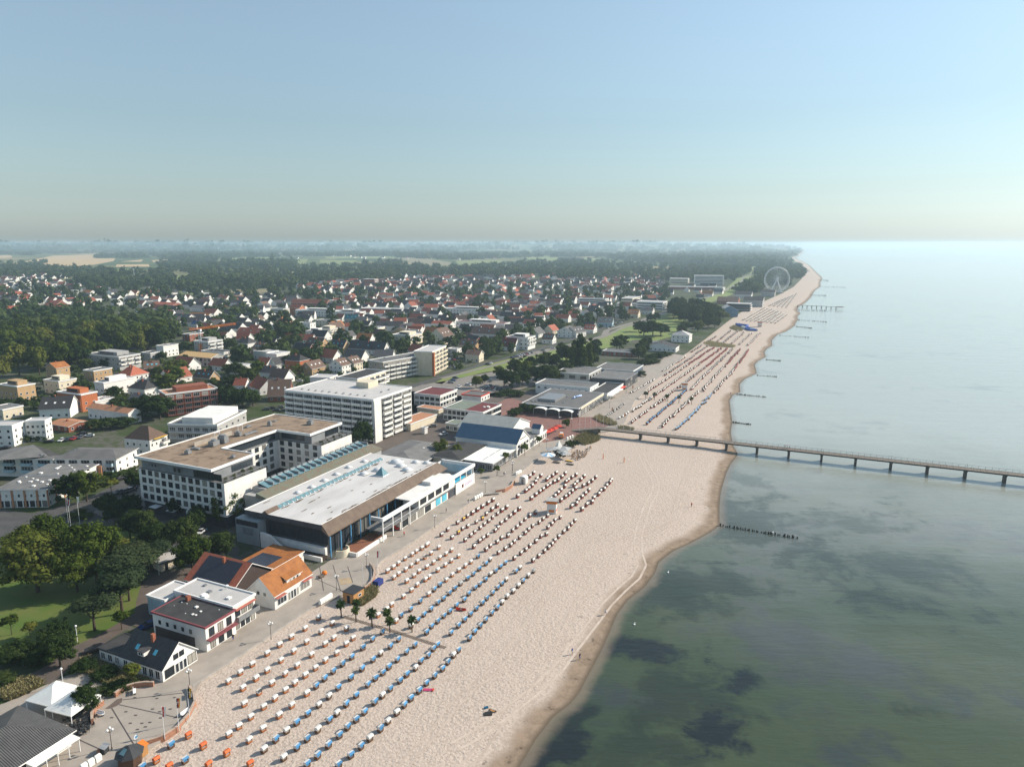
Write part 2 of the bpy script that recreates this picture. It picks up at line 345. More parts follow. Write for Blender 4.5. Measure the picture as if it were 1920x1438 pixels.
def yi(s): return max(float(np.interp(s, IEX, IEY)), yw(s) + 3)
def hill(x, y):  # far low ridge, world coords
    d = max(0., min(1., (y - 7000) / 7000.)); k = d * d * (3 - 2 * d)
    s, t = toK((x, y)); c = max(0., min(1., (t - yi(s) - 300) / 2500.))
    return 62 * k * (.25 + .75 * c) * (1 + .25 * sin(x / 1500.) + .15 * sin(x / 520. + 1))
def srange(n0=-150.):
    s = n0; out = []
    while s < 26000:
        out.append(s); s += 2.5 if s < 420 else (5 if s < 1200 else (15 if s < 4000 else (120 if s < 9000 else 900)))
    return out
def gridmesh(name, rows, m, attr=None, uvz=None):
    nr, nc = len(rows), len(rows[0]); vs = [p for r in rows for p in r]
    fs = [(i * nc + j, (i + 1) * nc + j, (i + 1) * nc + j + 1, i * nc + j + 1) for i in range(nr - 1) for j in range(nc - 1)]
    me = bpy.data.meshes.new(name); me.from_pydata(vs, [], fs); me.materials.append(m)
    me.polygons.foreach_set('use_smooth', [True] * len(fs))
    if attr is not None:
        at = me.attributes.new('shore', 'FLOAT', 'POINT'); at.data.foreach_set('value', np.array(attr, dtype=np.float32))
    me.update(); return me
SS = srange()
def nodes(m): 
    m.use_nodes = True; n = m.node_tree; return n, n.nodes['Principled BSDF'], n.links
def nz(n, l, vec, sc, detail=4, rough=.6, dist=0.):
    o = n.nodes.new('ShaderNodeTexNoise'); o.inputs['Scale'].default_value = sc; o.inputs['Detail'].default_value = detail; o.inputs['Roughness'].default_value = rough; o.inputs['Distortion'].default_value = dist
    l.new(vec, o.inputs['Vector']); return o.outputs[0]
def mrange(n, l, v, a, b, c=0., d=1., smooth=True):
    o = n.nodes.new('ShaderNodeMapRange'); o.interpolation_type = 'SMOOTHSTEP' if smooth else 'LINEAR'
    for i, x in enumerate((a, b, c, d)): o.inputs[i + 1].default_value = x
    l.new(v, o.inputs[0]); return o.outputs[0]
def mixc(n, l, f, a, b):
    o = n.nodes.new('ShaderNodeMix'); o.data_type = 'RGBA'
    if isinstance(f, (int, float)): o.inputs[0].default_value = f
    else: l.new(f, o.inputs[0])
    for i, x in ((6, a), (7, b)):
        if isinstance(x, tuple): o.inputs[i].default_value = (*x, 1)
        else: l.new(x, o.inputs[i])
    return o.outputs[2]
def mth(n, l, op, a, b):
    o = n.nodes.new('ShaderNodeMath'); o.operation = op
    for i, x in enumerate((a, b)):
        if isinstance(x, (int, float)): o.inputs[i].default_value = x
        else: l.new(x, o.inputs[i])
    return o.outputs[0]
# ---- sand
sm = bpy.data.materials.new('beach_sand'); n, b, l = nodes(sm); pos = n.nodes.new('ShaderNodeNewGeometry').outputs['Position']
at = n.nodes.new('ShaderNodeAttribute'); at.attribute_name = 'shore'; sh = at.outputs['Fac']
big = nz(n, l, pos, .055, 6, .6); mid = nz(n, l, pos, .5, 5, .65); fine = nz(n, l, pos, 1.7, 3, .6)
dry = mixc(n, l, mrange(n, l, big, .3, .7), (.44, .362, .305), (.385, .315, .262)); dry = mixc(n, l, mrange(n, l, fine, .36, .6), dry, (.50, .418, .355))
wob = mth(n, l, 'ADD', sh, mth(n, l, 'MULTIPLY', mth(n, l, 'SUBTRACT', big, .5), 9.)); wob2 = mth(n, l, 'ADD', wob, mth(n, l, 'MULTIPLY', mth(n, l, 'SUBTRACT', mid, .5), 3.))
damp = mixc(n, l, mrange(n, l, mid, .35, .65), (.30, .225, .165), (.22, .165, .118)); c = mixc(n, l, mrange(n, l, wob2, 2.5, 6.5), damp, dry)
c = mixc(n, l, mrange(n, l, sh, -.2, 1.6), (.11, .085, .06), c)
wr = mth(n, l, 'MULTIPLY', mrange(n, l, mid, .62, .68), mrange(n, l, wob, 14, 3)); c = mixc(n, l, mth(n, l, 'MULTIPLY', wr, .7), c, (.09, .065, .045))
deb = mth(n, l, 'MULTIPLY', mrange(n, l, nz(n, l, pos, .13, 3, .5), .66, .72), mrange(n, l, nz(n, l, pos, 2.2, 3, .7), .5, .6)); c = mixc(n, l, mth(n, l, 'MULTIPLY', deb, .55), c, (.17, .13, .095))
l.new(c, b.inputs['Base Color']); b.inputs['Roughness'].default_value = .95; b.inputs['Specular IOR Level'].default_value = .1
bp = n.nodes.new('ShaderNodeBump'); l.new(mrange(n, l, wob, 3, 9,   .03, .2), bp.inputs['Distance']); l.new(mth(n, l, 'ADD', fine, mth(n, l, 'MULTIPLY', nz(n, l, pos, .75, 2), .8)), bp.inputs['Height']); l.new(bp.outputs[0], b.inputs['Normal'])
def sandz(d): return -.5 if d > 14 else (-1 + .5 * d / 14 if d > 0 else -1 + d * .06)
rows = []; att = []
for s in SS:
    a, c_ = yw(s), yi(s); W_ = c_ - a; k = min(1., W_ / 22.)
    ds = [d * k for d in (-18, -9, -4, -1.5, 0, 1, 2, 3.5, 5.5, 8, 11, 14)] + list(np.linspace(14 * k, W_, 7)[1:]) + [W_ + .6]
    r = []
    for d in ds:
        p = K(s, a + d); r.append((p[0], p[1], sandz(d / k if k < 1 else d))); att.append(d)
    rows.append(r)
struct('beach_sand', gridmesh('beach_sand', rows, sm, att))
def bz(x, y):
    s, t = toK((x, y)); d = t - yw(s); return sandz(d)
# ---- water
wm = bpy.data.materials.new('sea_water'); n, b, l = nodes(wm); pos = n.nodes.new('ShaderNodeNewGeometry').outputs['Position']
at = n.nodes.new('ShaderNodeAttribute'); at.attribute_name = 'shore'; sh = at.outputs['Fac']
p1 = nz(n, l, pos, .022, 6, .6, .4); p2 = nz(n, l, pos, .11, 6, .68, .3); p0 = nz(n, l, pos, .006, 4, .55)
c = mixc(n, l, mrange(n, l, p0, .35, .65), (.064, .078, .036), (.034, .058, .034))
wd = mth(n, l, 'ADD', mth(n, l, 'MULTIPLY', p1, .75), mth(n, l, 'MULTIPLY', p2, .25))
c = mixc(n, l, mrange(n, l, wd, .50, .62), c, (.030, .040, .038))
# seaweed meadows seen through the shallow water
def blob(px, rx, ry, ang=.0):
    gx, gy = G(*px, -1.0); mp = n.nodes.new('ShaderNodeMapping'); mp.vector_type = 'TEXTURE'; mp.inputs['Location'].default_value = (gx, gy, -1); mp.inputs['Rotation'].default_value = (0, 0, ang); mp.inputs['Scale'].default_value = (rx, ry, 1e3)
    l.new(pos, mp.inputs[0]); le = n.nodes.new('ShaderNodeVectorMath'); le.operation = 'LENGTH'; l.new(mp.outputs[0], le.inputs[0])
    v = mth(n, l, 'ADD', mth(n, l, 'MULTIPLY', le.outputs['Value'], .8), mth(n, l, 'ADD', mth(n, l, 'MULTIPLY', mth(n, l, 'SUBTRACT', p2, .5), 4.2), mth(n, l, 'MULTIPLY', mth(n, l, 'SUBTRACT', p1, .5), 3.5))); return mrange(n, l, v, 1.15, .25)
dk = None
for px, rx, ry, an, k in (((1330, 1375), 5.5, 5, .3, .95), ((1255, 1320), 11, 9, .4, .55), ((1390, 1275), 5, 4.5, .5, .9), ((1190, 1215), 12, 3.5, -.1, .9), ((1290, 1100), 22, 14, .2, .5), ((1420, 985), 20, 35, .3, .5),
                          ((1700, 1060), 14, 10, 0, .4), ((1240, 1400), 9, 5, 0, .5), ((1730, 1330), 6, 3, 0, .45), ((1560, 980), 30, 12, .1, .4), ((1390, 900), 8, 16, .5, .35), ((1160, 1415), 10, 6, .2, .45), ((1030, 1415), 4, 12, -.9, .95), ((1075, 1350), 3, 9, -.8, .8)):
    v = mth(n, l, 'MULTIPLY', blob(px, rx, ry, an), k); dk = v if dk is None else mth(n, l, 'MAXIMUM', dk, v)
sxyz = n.nodes.new('ShaderNodeSeparateXYZ'); l.new(pos, sxyz.inputs[0])   # paler with distance: brighter far reflection of the sea put into its base colour
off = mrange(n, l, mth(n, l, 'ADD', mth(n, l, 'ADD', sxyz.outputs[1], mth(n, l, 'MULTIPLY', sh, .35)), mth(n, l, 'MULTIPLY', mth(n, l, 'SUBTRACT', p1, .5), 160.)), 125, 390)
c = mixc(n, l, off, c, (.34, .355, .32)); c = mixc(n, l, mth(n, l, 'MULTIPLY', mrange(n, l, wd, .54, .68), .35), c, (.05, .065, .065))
c = mixc(n, l, dk, c, (.012, .017, .020))
c = mixc(n, l, mrange(n, l, mth(n, l, 'ADD', sh, mth(n, l, 'MULTIPLY', mth(n, l, 'SUBTRACT', p2, .5), 5.)), 0.2, 3.2, .75, 0.), c, (.20, .16, .115))
l.new(c, b.inputs['Base Color']); b.inputs['Roughness'].default_value = .10; b.inputs['IOR'].default_value = 1.33; b.inputs['Specular IOR Level'].default_value = .5
mp = n.nodes.new('ShaderNodeMapping'); mp.inputs['Rotation'].default_value = (0, 0, R(-12)); mp.inputs['Scale'].default_value = (.35, 1.2, 1); l.new(pos, mp.inputs[0])
h = mth(n, l, 'ADD', nz(n, l, mp.outputs[0], .55, 4, .6), mth(n, l, 'MULTIPLY', nz(n, l, mp.outputs[0], .09, 3, .5), 2.))
bp = n.nodes.new('ShaderNodeBump'); bp.inputs['Distance'].default_value = .11; l.new(h, bp.inputs['Height']); l.new(bp.outputs[0], b.inputs['Normal'])
rows = []; att = []
for s in SS:
    a = yw(s); r = []
    for d in (12, 0, -2, -5, -10, -20, -40, -80, -160, -320, -700, -1500, -3500, -8000, -30000):
        p = K(s, a + d); r.append((p[0], p[1], -1.0)); att.append(max(0, -d))
    rows.append(r[::-1])
att = [a_ for i in range(len(SS)) for a_ in att[i * 15:(i + 1) * 15][::-1]]
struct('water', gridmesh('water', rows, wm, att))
# ---- ground, one sheet to the horizon
gm = bpy.data.materials.new('ground'); n, b, l = nodes(gm); pos = n.nodes.new('ShaderNodeNewGeometry').outputs['Position']
t1 = nz(n, l, pos, .035, 5, .6); t2 = nz(n, l, pos, .3, 4)
near = mixc(n, l, mrange(n, l, t1, .42, .58), (.040, .062, .018), (.11, .105, .09)); near = mixc(n, l, mrange(n, l, t2, .4, .65), near, (.055, .07, .03))
vo = n.nodes.new('ShaderNodeTexVoronoi'); vo.inputs['Scale'].default_value = .0035; l.new(pos, vo.inputs['Vector'])
cr = n.nodes.new('ShaderNodeValToRGB'); cr.color_ramp.interpolation = 'CONSTANT'; e = cr.color_ramp.elements; e[0].color = (.05, .075, .028, 1); e[1].position = .35; e[1].color = (.10, .125, .045, 1)
for p_, c_ in ((.6, (.16, .155, .07, 1)), (.75, (.30, .235, .13, 1)), (.86, (.07, .095, .035, 1))): x = e.new(p_); x.color = c_
sp = n.nodes.new('ShaderNodeSeparateColor'); l.new(vo.outputs['Color'], sp.inputs[0]); l.new(sp.outputs[0], cr.inputs[0])
ln = n.nodes.new('ShaderNodeVectorMath'); ln.operation = 'LENGTH'; l.new(pos, ln.inputs[0])
l.new(mixc(n, l, mrange(n, l, ln.outputs['Value'], 1700, 2200), near, cr.outputs[0]), b.inputs['Base Color']); b.inputs['Roughness'].default_value = .95; b.inputs['Specular IOR Level'].default_value = .1
rows = []
for s in SS:
    r = []; t0 = yi(s)
    for d in (0, 4, 15, 40, 90, 180, 350, 700, 1300, 2400, 4200, 7000, 11000, 16000, 26000):
        p = K(s, t0 + d); r.append((p[0], p[1], hill(*p)))
    rows.append(r)
struct('ground', gridmesh('ground', rows, gm))
bw = MB()  # low wall along the edge of the promenade
ss = [s for s in SS if -140 < s < 430]
for s0, s1 in zip(ss[:-1], ss[1:]):
    a, c_ = K(s0, yi(s0)), K(s1, yi(s1)); bw.quad((*a, -.9), (*c_, -.9), (*c_, .02), (*a, .02))
    a2, c2 = K(s0, yi(s0) + .45), K(s1, yi(s1) + .45); bw.quad((*a, .06), (*c_, .06), (*c2, .06), (*a2, .06)); bw.quad((*a, .02), (*c_, .02), (*c_, .06), (*a, .06))
struct('promenade_kerb', bw.mesh('promenade_kerb', mat('kerb_stone', (.40, .36, .32), sc=.6)))
def sheet(name, pts, z, m, world=False):
    P = pts if world else [G(x, y) for x, y in pts]
    b = MB(); b.add([(p[0], p[1], z) for p in P], [tuple(range(len(P)))]); me = b.mesh(name, [m])
    bm = bmesh.new(); bm.from_mesh(me); bmesh.ops.triangulate(bm, faces=bm.faces)
    for f in bm.faces:
        if f.normal.z < 0: f.normal_flip()
    bm.to_mesh(me); bm.free(); return struct(name, me)
def crp(c, *pts): return [q(c, x, y) for x, y in pts]
def strip(name, P, wid, z, m):
    b = MB(); L_ = []; 
    for i, p in enumerate(P):
        a = P[max(0, i - 1)]; c_ = P[min(len(P) - 1, i + 1)]; dx, dy = c_[0] - a[0], c_[1] - a[1]; k = hypot(dx, dy) or 1
        nx, ny = -dy / k * wid / 2, dx / k * wid / 2; zz = z(p) if callable(z) else z
        L_ += [(p[0] + nx, p[1] + ny, zz), (p[0] - nx, p[1] - ny, zz)]
    b.add(L_, [(2 * i + 1, 2 * i + 3, 2 * i + 2, 2 * i) for i in range(len(P) - 1)]); return struct(name, b.mesh(name, [m]))
PAVE = mat('promenade_paving', (.36, .315, .27), (.29, .255, .22), sc=.25, detail=9, world=True, bump=.01, bsc=2)
ASPH = mat('asphalt', (.085, .083, .082), (.06, .059, .058), sc=.3, detail=8, world=True)
ASPHB = mat('asphalt_brown', (.125, .10, .085), (.095, .078, .068), sc=.2, detail=8, world=True)
ASPHL = mat('asphalt_light', (.235, .21, .185), (.18, .165, .15), sc=.15, detail=8, world=True)
LAWN = mat('lawn_grass', (.075, .125, .020), (.15, .145, .045), sc=.09, detail=9, world=True, lo=.42, hi=.72)
DIKE = mat('dike_grass', (.135, .205, .04), (.20, .215, .07), sc=.05, detail=8, world=True)
REDPAVE = mat('red_paving', (.24, .125, .10), (.19, .10, .085), sc=.3, detail=8, world=True)
FIELDT = mat('field_stubble', (.52, .37, .20), (.45, .32, .17), sc=.01, world=True)
FIELDG = mat('field_grass', (.16, .20, .055), (.20, .22, .075), sc=.012, world=True)
FIELDB = mat('field_bare', (.27, .21, .13), (.17, .17, .08), sc=.02, world=True)
TRACK = mat('tracked_sand', (.55, .46, .385), (.44, .36, .295), sc=.6, world=True, bump=.05, bsc=2)
pr = [K(s, yi(s) + .45) for s in np.arange(-130, 420, 5.)]
sheet('promenade', pr + [K(420, yi(420) + 12), K(300, -40), K(-60, -44), K(-66, -30), K(-110, -20), K(-130, -10)], .03, PAVE, True)
sheet('path', crp('Z1', (-60, 1010), (0, 1000), (50, 955), (200, 900), (290, 850), (400, 765), (560, 690), (660, 630), (760, 570), (770, 500), (800, 400), (900, 345), (1040, 320), (1190, 285), (1260, 330), (1210, 400), (1000, 420), (870, 560), (870, 660), (740, 640), (590, 740), (520, 800), (450, 850), (340, 930), (280, 970), (120, 970), (40, 985), (-60, 1040)), .06, ASPHB)
sheet('lawn', crp('Z1', (-150, 330), (0, 262), (80, 215), (330, 100), (640, 75), (840, 150), (700, 330), (810, 395), (775, 500), (765, 565), (660, 630), (560, 690), (400, 770), (290, 845), (200, 860), (0, 830), (-150, 850)), .05, LAWN)
sheet('street', crp('S', (-60, 1000), (-60, 950), (60, 962), (150, 940), (225, 905), (262, 870), (300, 880), (300, 960), (420, 990), (450, 1030), (440, 1072), (400, 1076), (340, 1058), (300, 1030), (230, 985), (130, 992), (60, 1012)), .04, ASPH)
sheet('pavement', crp('S', (175, 960), (262, 915), (270, 935), (200, 975)), .08, ASPHL)
sheet('parking_ground', crp('S', (752, 735), (775, 724), (850, 712), (905, 699), (960, 690), (1010, 685), (1010, 720), (960, 735), (900, 748), (840, 765), (765, 775)), .05, ASPHL)
for yk in (62, 104, 150, 205, 270, 345, 430): strip('town_street', [K(x, yk + 8 * sin(x / 90. + yk)) for x in range(150, 1000, 20)], 5.5, .055, ASPH)
for xk in (190, 262, 345, 440, 545, 660, 800): strip('town_street', [K(xk + 10 * sin(y / 70. + xk), y) for y in range(70, 560, 20)], 5, .075, ASPH)
sheet('yard', [K(66, -43.5), K(235, -43.5), K(235, 10), K(205, 22), K(205, 62), K(66, 62), K(66, 0)], .05, ASPHB, True)
sheet('market_square', crp('S', (930, 785), (915, 765), (955, 745), (1000, 760), (1025, 775), (1085, 782), (1120, 782), (1145, 797), (1110, 809), (1085, 815), (1060, 822), (1020, 830), (980, 800)), .06, REDPAVE)
sheet('dike_lawn', crp('E', (-130, 470), (0, 395), (280, 318), (480, 262), (760, 188), (1130, 108), (1350, 52), (1560, -5)) + crp('F', (340, 285), (560, 228), (680, 180), (800, 150), (1000, 170), (870, 370), (700, 420), (480, 410), (130, 515)) + crp('E', (1440, 250), (930, 232), (480, 350), (0, 440), (-60, 480)), .05, DIKE)
strip('dike_path', [G(x, y) for x, y in crp('E', (-60, 425), (280, 338), (480, 288), (760, 208), (1130, 120), (1350, 66), (1560, 8)) + crp('F', (340, 298), (560, 235), (800, 140))], 4.2, .10, ASPHL)
strip('dike_road', [G(x, y) for x, y in crp('E', (640, 215), (1000, 138), (1130, 110), (1560, 0)) + crp('F', (200, 318), (340, 275), (560, 215), (800, 120), (1020, 30))], 6.5, .09, ASPHL)
sheet('far_dike', crp('h5', (-60, 620), (20, 605), (180, 555), (300, 480), (400, 392), (520, 372), (575, 418), (570, 440), (480, 470), (380, 525), (250, 580), (120, 622)), .12, DIKE)
strip('far_dike_path', [G(x, y) for x, y in crp('h5', (-40, 612), (100, 575), (250, 520), (360, 465), (450, 410), (440, 392), (520, 360))], 6, .2, ASPHL)
for i, pp in enumerate((crp('h1', (215, 245), (480, 190), (700, 186), (850, 180), (860, 215), (1040, 215), (1020, 240), (850, 272), (600, 292), (440, 300), (400, 270)), crp('h1', (1050, 270), (1340, 268), (1345, 290), (1040, 292)), crp('h1', (-40, 190), (100, 185), (110, 208), (-40, 215)),
                         crp('h1', (1080, 245), (1290, 225), (1270, 246)), crp('h1', (1360, 232), (1530, 222), (1480, 245), (1380, 248)), crp('h1', (580, 352), (660, 352), (650, 366), (580, 366)), crp('h2', (1030, 165), (1230, 172), (1220, 195), (1040, 185)))):
    sheet('field', pp, .35, FIELDT)
for pp in (crp('h1', (-20, 312), (360, 305), (350, 330), (-20, 338)), crp('h1', (1555, 370), (1725, 362), (1712, 422), (1590, 425)), crp('h1', (1610, 512), (1820, 500), (1800, 545), (1640, 545)), crp('h1', (940, 312), (1160, 305), (1130, 345), (960, 345)), crp('h1', (1340, 320), (1480, 312), (1440, 330), (1340, 334)),
           crp('h2', (340, 215), (460, 208), (450, 240), (350, 242)), crp('h2', (970, 225), (1095, 220), (1060, 272), (970, 272)), crp('h2', (1200, 228), (1540, 232), (1500, 258), (1310, 292), (1200, 252)), crp('h2', (340, 302), (600, 302), (600, 332), (340, 335)),
           crp('h2', (740, 310), (885, 308), (860, 338), (740, 338)), crp('h2', (270, 375), (470, 375), (440, 402), (150, 398)), crp('h2', (1250, 200), (1760, 196), (1900, 204), (1880, 216), (1250, 216)), crp('h2', (500, 205), (780, 205), (740, 240), (500, 240)), crp('h2', (-20, 370), (50, 365), (20, 412), (-20, 412)),
           crp('h3', (740, 236), (1180, 232), (1100, 272), (830, 292), (755, 262)), crp('h3', (1380, 182), (1560, 198), (1880, 208), (1850, 236), (1360, 232)), crp('h4', (-20, 205), (150, 205), (360, 216), (340, 232), (-20, 232)), crp('h5', (510, 295), (560, 290), (552, 350), (505, 355))):
    sheet('meadow', pp, .35, FIELDG)
sheet('field', crp('h2', (215, 502), (820, 486), (860, 505), (740, 542), (380, 545)), .3, FIELDB); sheet('field', crp('h3', (190, 205), (470, 218), (700, 250), (680, 282), (420, 276)), .35, FIELDB)
for off in (-1.1, 1.1):
    P = [G(x, y, -.5) for x, y in crp('Z6', (1395, 500), (1440, 590), (1480, 680), (1530, 760), (1558, 830), (1545, 900), (1500, 970), (1470, 1060), (1440, 1150), (1420, 1250), (1430, 1350)) + crp('Z5', (915, 290), (880, 360), (800, 430), (720, 510), (660, 590), (590, 680), (520, 770), (440, 880), (300, 1010), (140, 1130), (0, 1240), (-180, 1340))]
    Q = []
    for i in range(len(P) - 1):
        for k in range(6): t = k / 6; Q.append((P[i][0] * (1 - t) + P[i + 1][0] * t, P[i][1] * (1 - t) + P[i + 1][1] * t))
    Q2 = []
    for i, p in enumerate(Q):
        a = Q[max(0, i - 1)]; c_ = Q[min(len(Q) - 1, i + 1)]; k = hypot(c_[0] - a[0], c_[1] - a[1]) or 1; Q2.append((p[0] - (c_[1] - a[1]) / k * off, p[1] + (c_[0] - a[0]) / k * off))
    strip('beach_track', Q2, .6, lambda p: bz(*p) + .03, TRACK)
# ================================================================== LANDMARK BUILDINGS (shared sea-front frame K)
def bx(E, name, m, *a, **k): b = MB(); b.box(*a); return put(name, b.mesh(name, m if isinstance(m, list) else [m]), E, **k)
def occK(x0, x1, y0, y1):
    for i in np.arange(x0, x1 + .1, 8):
        for j in np.arange(y0, y1 + .1, 8): OCC.append((*K(i, j), 6))
# ---- large white hotel, C-shaped round a court
H_ = thing('hotel', 'big white hotel with brown gravel roof and square dark windows round a court', 'hotel', (*K(0, 0), 0), KA); occK(0, 64, 0, 40)
def plan(b, pts, z0, z1, mi=0, top=None): return b.poly(pts, z0, z1, mi, top)
C_ = [(0, 0), (18, 0), (18, 20.4), (46, 20.4), (46, 0), (64, 0), (64, 38), (0, 38)]
put('ground_floor', plan(MB(), [(.6, .6), (17.5, .6), (17.5, 21), (46.5, 21), (46.5, .6), (63.5, .6), (63.5, 37.5), (.6, 37.5)], 0, 4).mesh('ground_floor', [DARKW]), H_)
put('wall', plan(MB(), C_, 4, 15, 0, 1).mesh('wall', [WHITE, TARGREY]), H_)
put('penthouse', plan(MB(), [(.9, 5), (17.5, 5), (17.5, 21), (47, 21), (47, 5.2), (63.3, 5.2), (63.3, 37.3), (.9, 37.3)], 15, 18.4).mesh('penthouse', [mat('penthouse_grey', (.24, .25, .26), sc=.4)]), H_)
put('roof', plan(MB(), [(-.7, 4.2), (18.4, 4.8), (18.4, 19.8), (45.2, 19.8), (45.2, 4.2), (64.4, 4.6), (64.6, 38.8), (-.7, 38.8)], 18.4, 19.0, 0, 1).mesh('roof', [TRIM, GRAVEL]), H_)
b = MB()
Pk = [(-.7, 4.2), (18.4, 4.8), (18.4, 19.8), (45.2, 19.8), (45.2, 4.2), (64.4, 4.6), (64.6, 38.8), (-.7, 38.8)]
for i in range(8):
    a, c_ = Vector((*Pk[i], 0)), Vector((*Pk[(i + 1) % 8], 0)); d = (c_ - a).normalized(); nn = Vector((-d.y, d.x, 0)) * .35; b.poly([tuple(a.xy), tuple(c_.xy), tuple((c_ + nn).xy), tuple((a + nn).xy)], 19.0, 19.28 + .004 * i)
put('parapet', b.mesh('parapet', [TRIM]), H_)
wins(H_, 64, 38, 'L', 12, (4.9, 7.65, 10.4, 13.1), 1.9, 1.75, .8, 37.4, 'd')
wins(H_, 64, 38, 'L', 1, (15.6,), 12, 2.2, 25, 37.6, 'd'); wins(H_, 64, 38, 'L', 2, (16.,), 1.0, 1.5, 16, 20, 'd'); wins(H_, 64, 38, 'L', 3, (16.5,), .6, .8, 4.6, 9, 'd')
for i in range(7):
    for z in (4.9, 7.65, 10.4, 13.1): put('window', winmesh(1.9, 1.75, 'd'), H_, (20.5 + i * 3.6, 20.4, z))
for i in range(5):
    for z in (4.9, 7.65, 10.4, 13.1):
        put('window', winmesh(1.9, 1.75, 'd'), H_, (46, 18.6 - i * 3.9, z), -pi / 2)
put('terrace_glazing', winmesh(26, 2.4, 'd'), H_, (32, 20.95, 15.5)); put('terrace_glazing', winmesh(11, 2.4, 'd'), H_, (46.97, 14, 15.6), -pi / 2)
put('terrace_glazing', winmesh(9, 2.2, 'd'), H_, (12.6, 4.98, 15.6)); put('terrace_glazing', winmesh(8, 2.4, 'd'), H_, (58.6, 5.18, 15.6))
for x0, x1 in ((.3, 17.7), (46.3, 63.7)):
    b = MB(); b.box(x0, x1, 0, .12, 15.9, 15.98); b.box(x0, x0 + .1, 0.12, 4, 15.9, 15.98)
    for i in range(12): x = x0 + .1 + (x1 - x0 - .2) * i / 11; b.box(x - .03, x + .03, .02, .1, 15, 15.9)
    put('terrace_railing', b.mesh('terrace_railing', [METAL]), H_)
bx(H_, 'entrance_portal', WHITE, -.9, .58, 12.5, 16.5, 0, 3.98)
for y in (21, 29): bx(H_, 'canopy', WHITEM, -2.2, .55, y, y + 3.2, 3.0, 3.2)
r_ = random.Random(3)
for x, y, sx, sy, sz in ((9, 25, 1.6, 1.6, 1.5), (14, 27, 1.2, 3, .7), (20, 25, 3.2, 2.2, 2.2), (24, 24.5, 2.4, 2.2, 2.8), (25, 27, 1.6, 1.6, 2.4), (33, 27, 1.2, 2.6, 1.8), (37, 25, 6, .9, .8), (49, 27, 1.4, 1.4, 1.9), (57, 14, 2, 2, 1.8), (44, 33, 2.6, 1.2, .8), (12, 8, 1.6, 1.1, 1), (55, 30, 1.5, 1, .5)):
    b = MB(); b.box(-sx / 2, sx / 2, -sy / 2, sy / 2, .1, sz * .8); b.tube((0, 0, sz * .8), (0, 0, sz * 1.05), min(sx, sy) * .42, n=10); b.box(-sx / 2 + .1, sx / 2 - .1, -sy / 2 - .12, -sy / 2, .2, .4); put('air_unit', b.mesh('air_unit', [METAL]), H_, (x, y, 19.0), r_.uniform(0, .3))
b = MB(); b.box(0, 17, -.15, .15, 0, 1.6); put('plant_screen', b.mesh('plant_screen', [mat('screen_beige', (.42, .37, .31), sc=.5)]), H_, (16, 30, 19))
for x in (26, 37):
    b = MB(); b.tube((0, 0, 0), (0, 0, 2.4), .12); b.tube((0, 0, 2.4), (2.2, 0, 2.4), .12); b.tube((2.2, 0, 2.4), (2.2, 0, 0), .12); put('pipe_loop', b.mesh('pipe_loop', [WHITEM]), H_, (x, 31, 19))
TPL = []   # planters along the two roof terraces
# ---- sea-front pool hall
P_ = thing('pool_hall', 'large flat grey-roofed pool hall with brown ribbed eaves above the promenade', 'swimming hall', (*K(0, 0), 0), KA); occK(-4, 72, -50, -4)
put('wall', MB().box(-2.5, 60, -41, -10.5, 0, 8.4).mesh('wall', [DARKW]), P_)
b = MB(); b.box(-4, 60, -40.6, -12, 8.4, 9.95, 0, 1); put('roof', b.mesh('roof', [DARKW, mat('pool_roof_membrane', (.56, .545, .53), (.34, .325, .31), sc=.13, detail=11, lo=.42, hi=.82, stretch=(.35, 1, 1))]), P_)
for y in (-40.6, -12.0):
    bx(P_, 'roof_edge', TRIM, -4, 60, y - .02, y + .28, 9.95, 10.12)
b = MB(); b.quad((-4.3, -43.2, 7.3), (63, -43.2, 7.3), (60, -40.7, 10.1), (-4.05, -40.7, 10.1)); b.quad((-4.3, -43.2, 7.0), (-4.3, -43.2, 7.3), (-4.05, -40.7, 10.1), (-4.05, -40.7, 8.2)); b.quad((-4.3, -43.2, 7.0), (63, -43.2, 7.0), (63, -43.2, 7.3), (-4.3, -43.2, 7.3))
b.quad((63, -43.2, 7), (60, -40.7, 8.2), (60, -40.7, 10.1), (63, -43.2, 7.3)); put('eaves', b.mesh('eaves', [FASCIA]), P_)
for i in range(13):
    put('glazing', winmesh(4.3, 6.2, 'd'), P_, (.2 + i * 4.7, -41.0, .6))
for i in range(14): bx(P_, 'column', BLUEM, -2.7 + i * 4.7, -2.4 + i * 4.7, -42.4, -42.1, 0, 7.2)
put('glazing', winmesh(22, 4.2, 'd'), P_, (-2.5, -30.5, 3.4), -pi / 2)
bx(P_, 'stair_ramp', WHITE, -3.6, -2.6, -41, -21, 0, 2.8); bx(P_, 'stair_tower', mat('tower_grey_panel', (.30, .34, .36), sc=.4), -5.5, -2.4, -18.5, -9.5, 0, 7.6)
put('glazing', winmesh(8.4, 1.6, 'd'), P_, (-5.5, -14, 5.7), -pi / 2)
b = MB(); b.quad((-5.58, -12.2, 3), (-5.58, -16.2, 3), (-5.58, -16.2, 5.2), (-5.58, -12.2, 5.2)); rr = random.Random(2)
for i in range(14): y = -12.6 - rr.uniform(0, 3.2); z = 3.2 + rr.uniform(0, 1.7); b.box(-5.66, -5.58, y - .25, y + .25, z, z + .22, 1)
put('relief_panel', b.mesh('relief_panel', [mat('relief_base', (.17, .20, .22)), mat('relief_raised', (.26, .28, .30))]), P_)
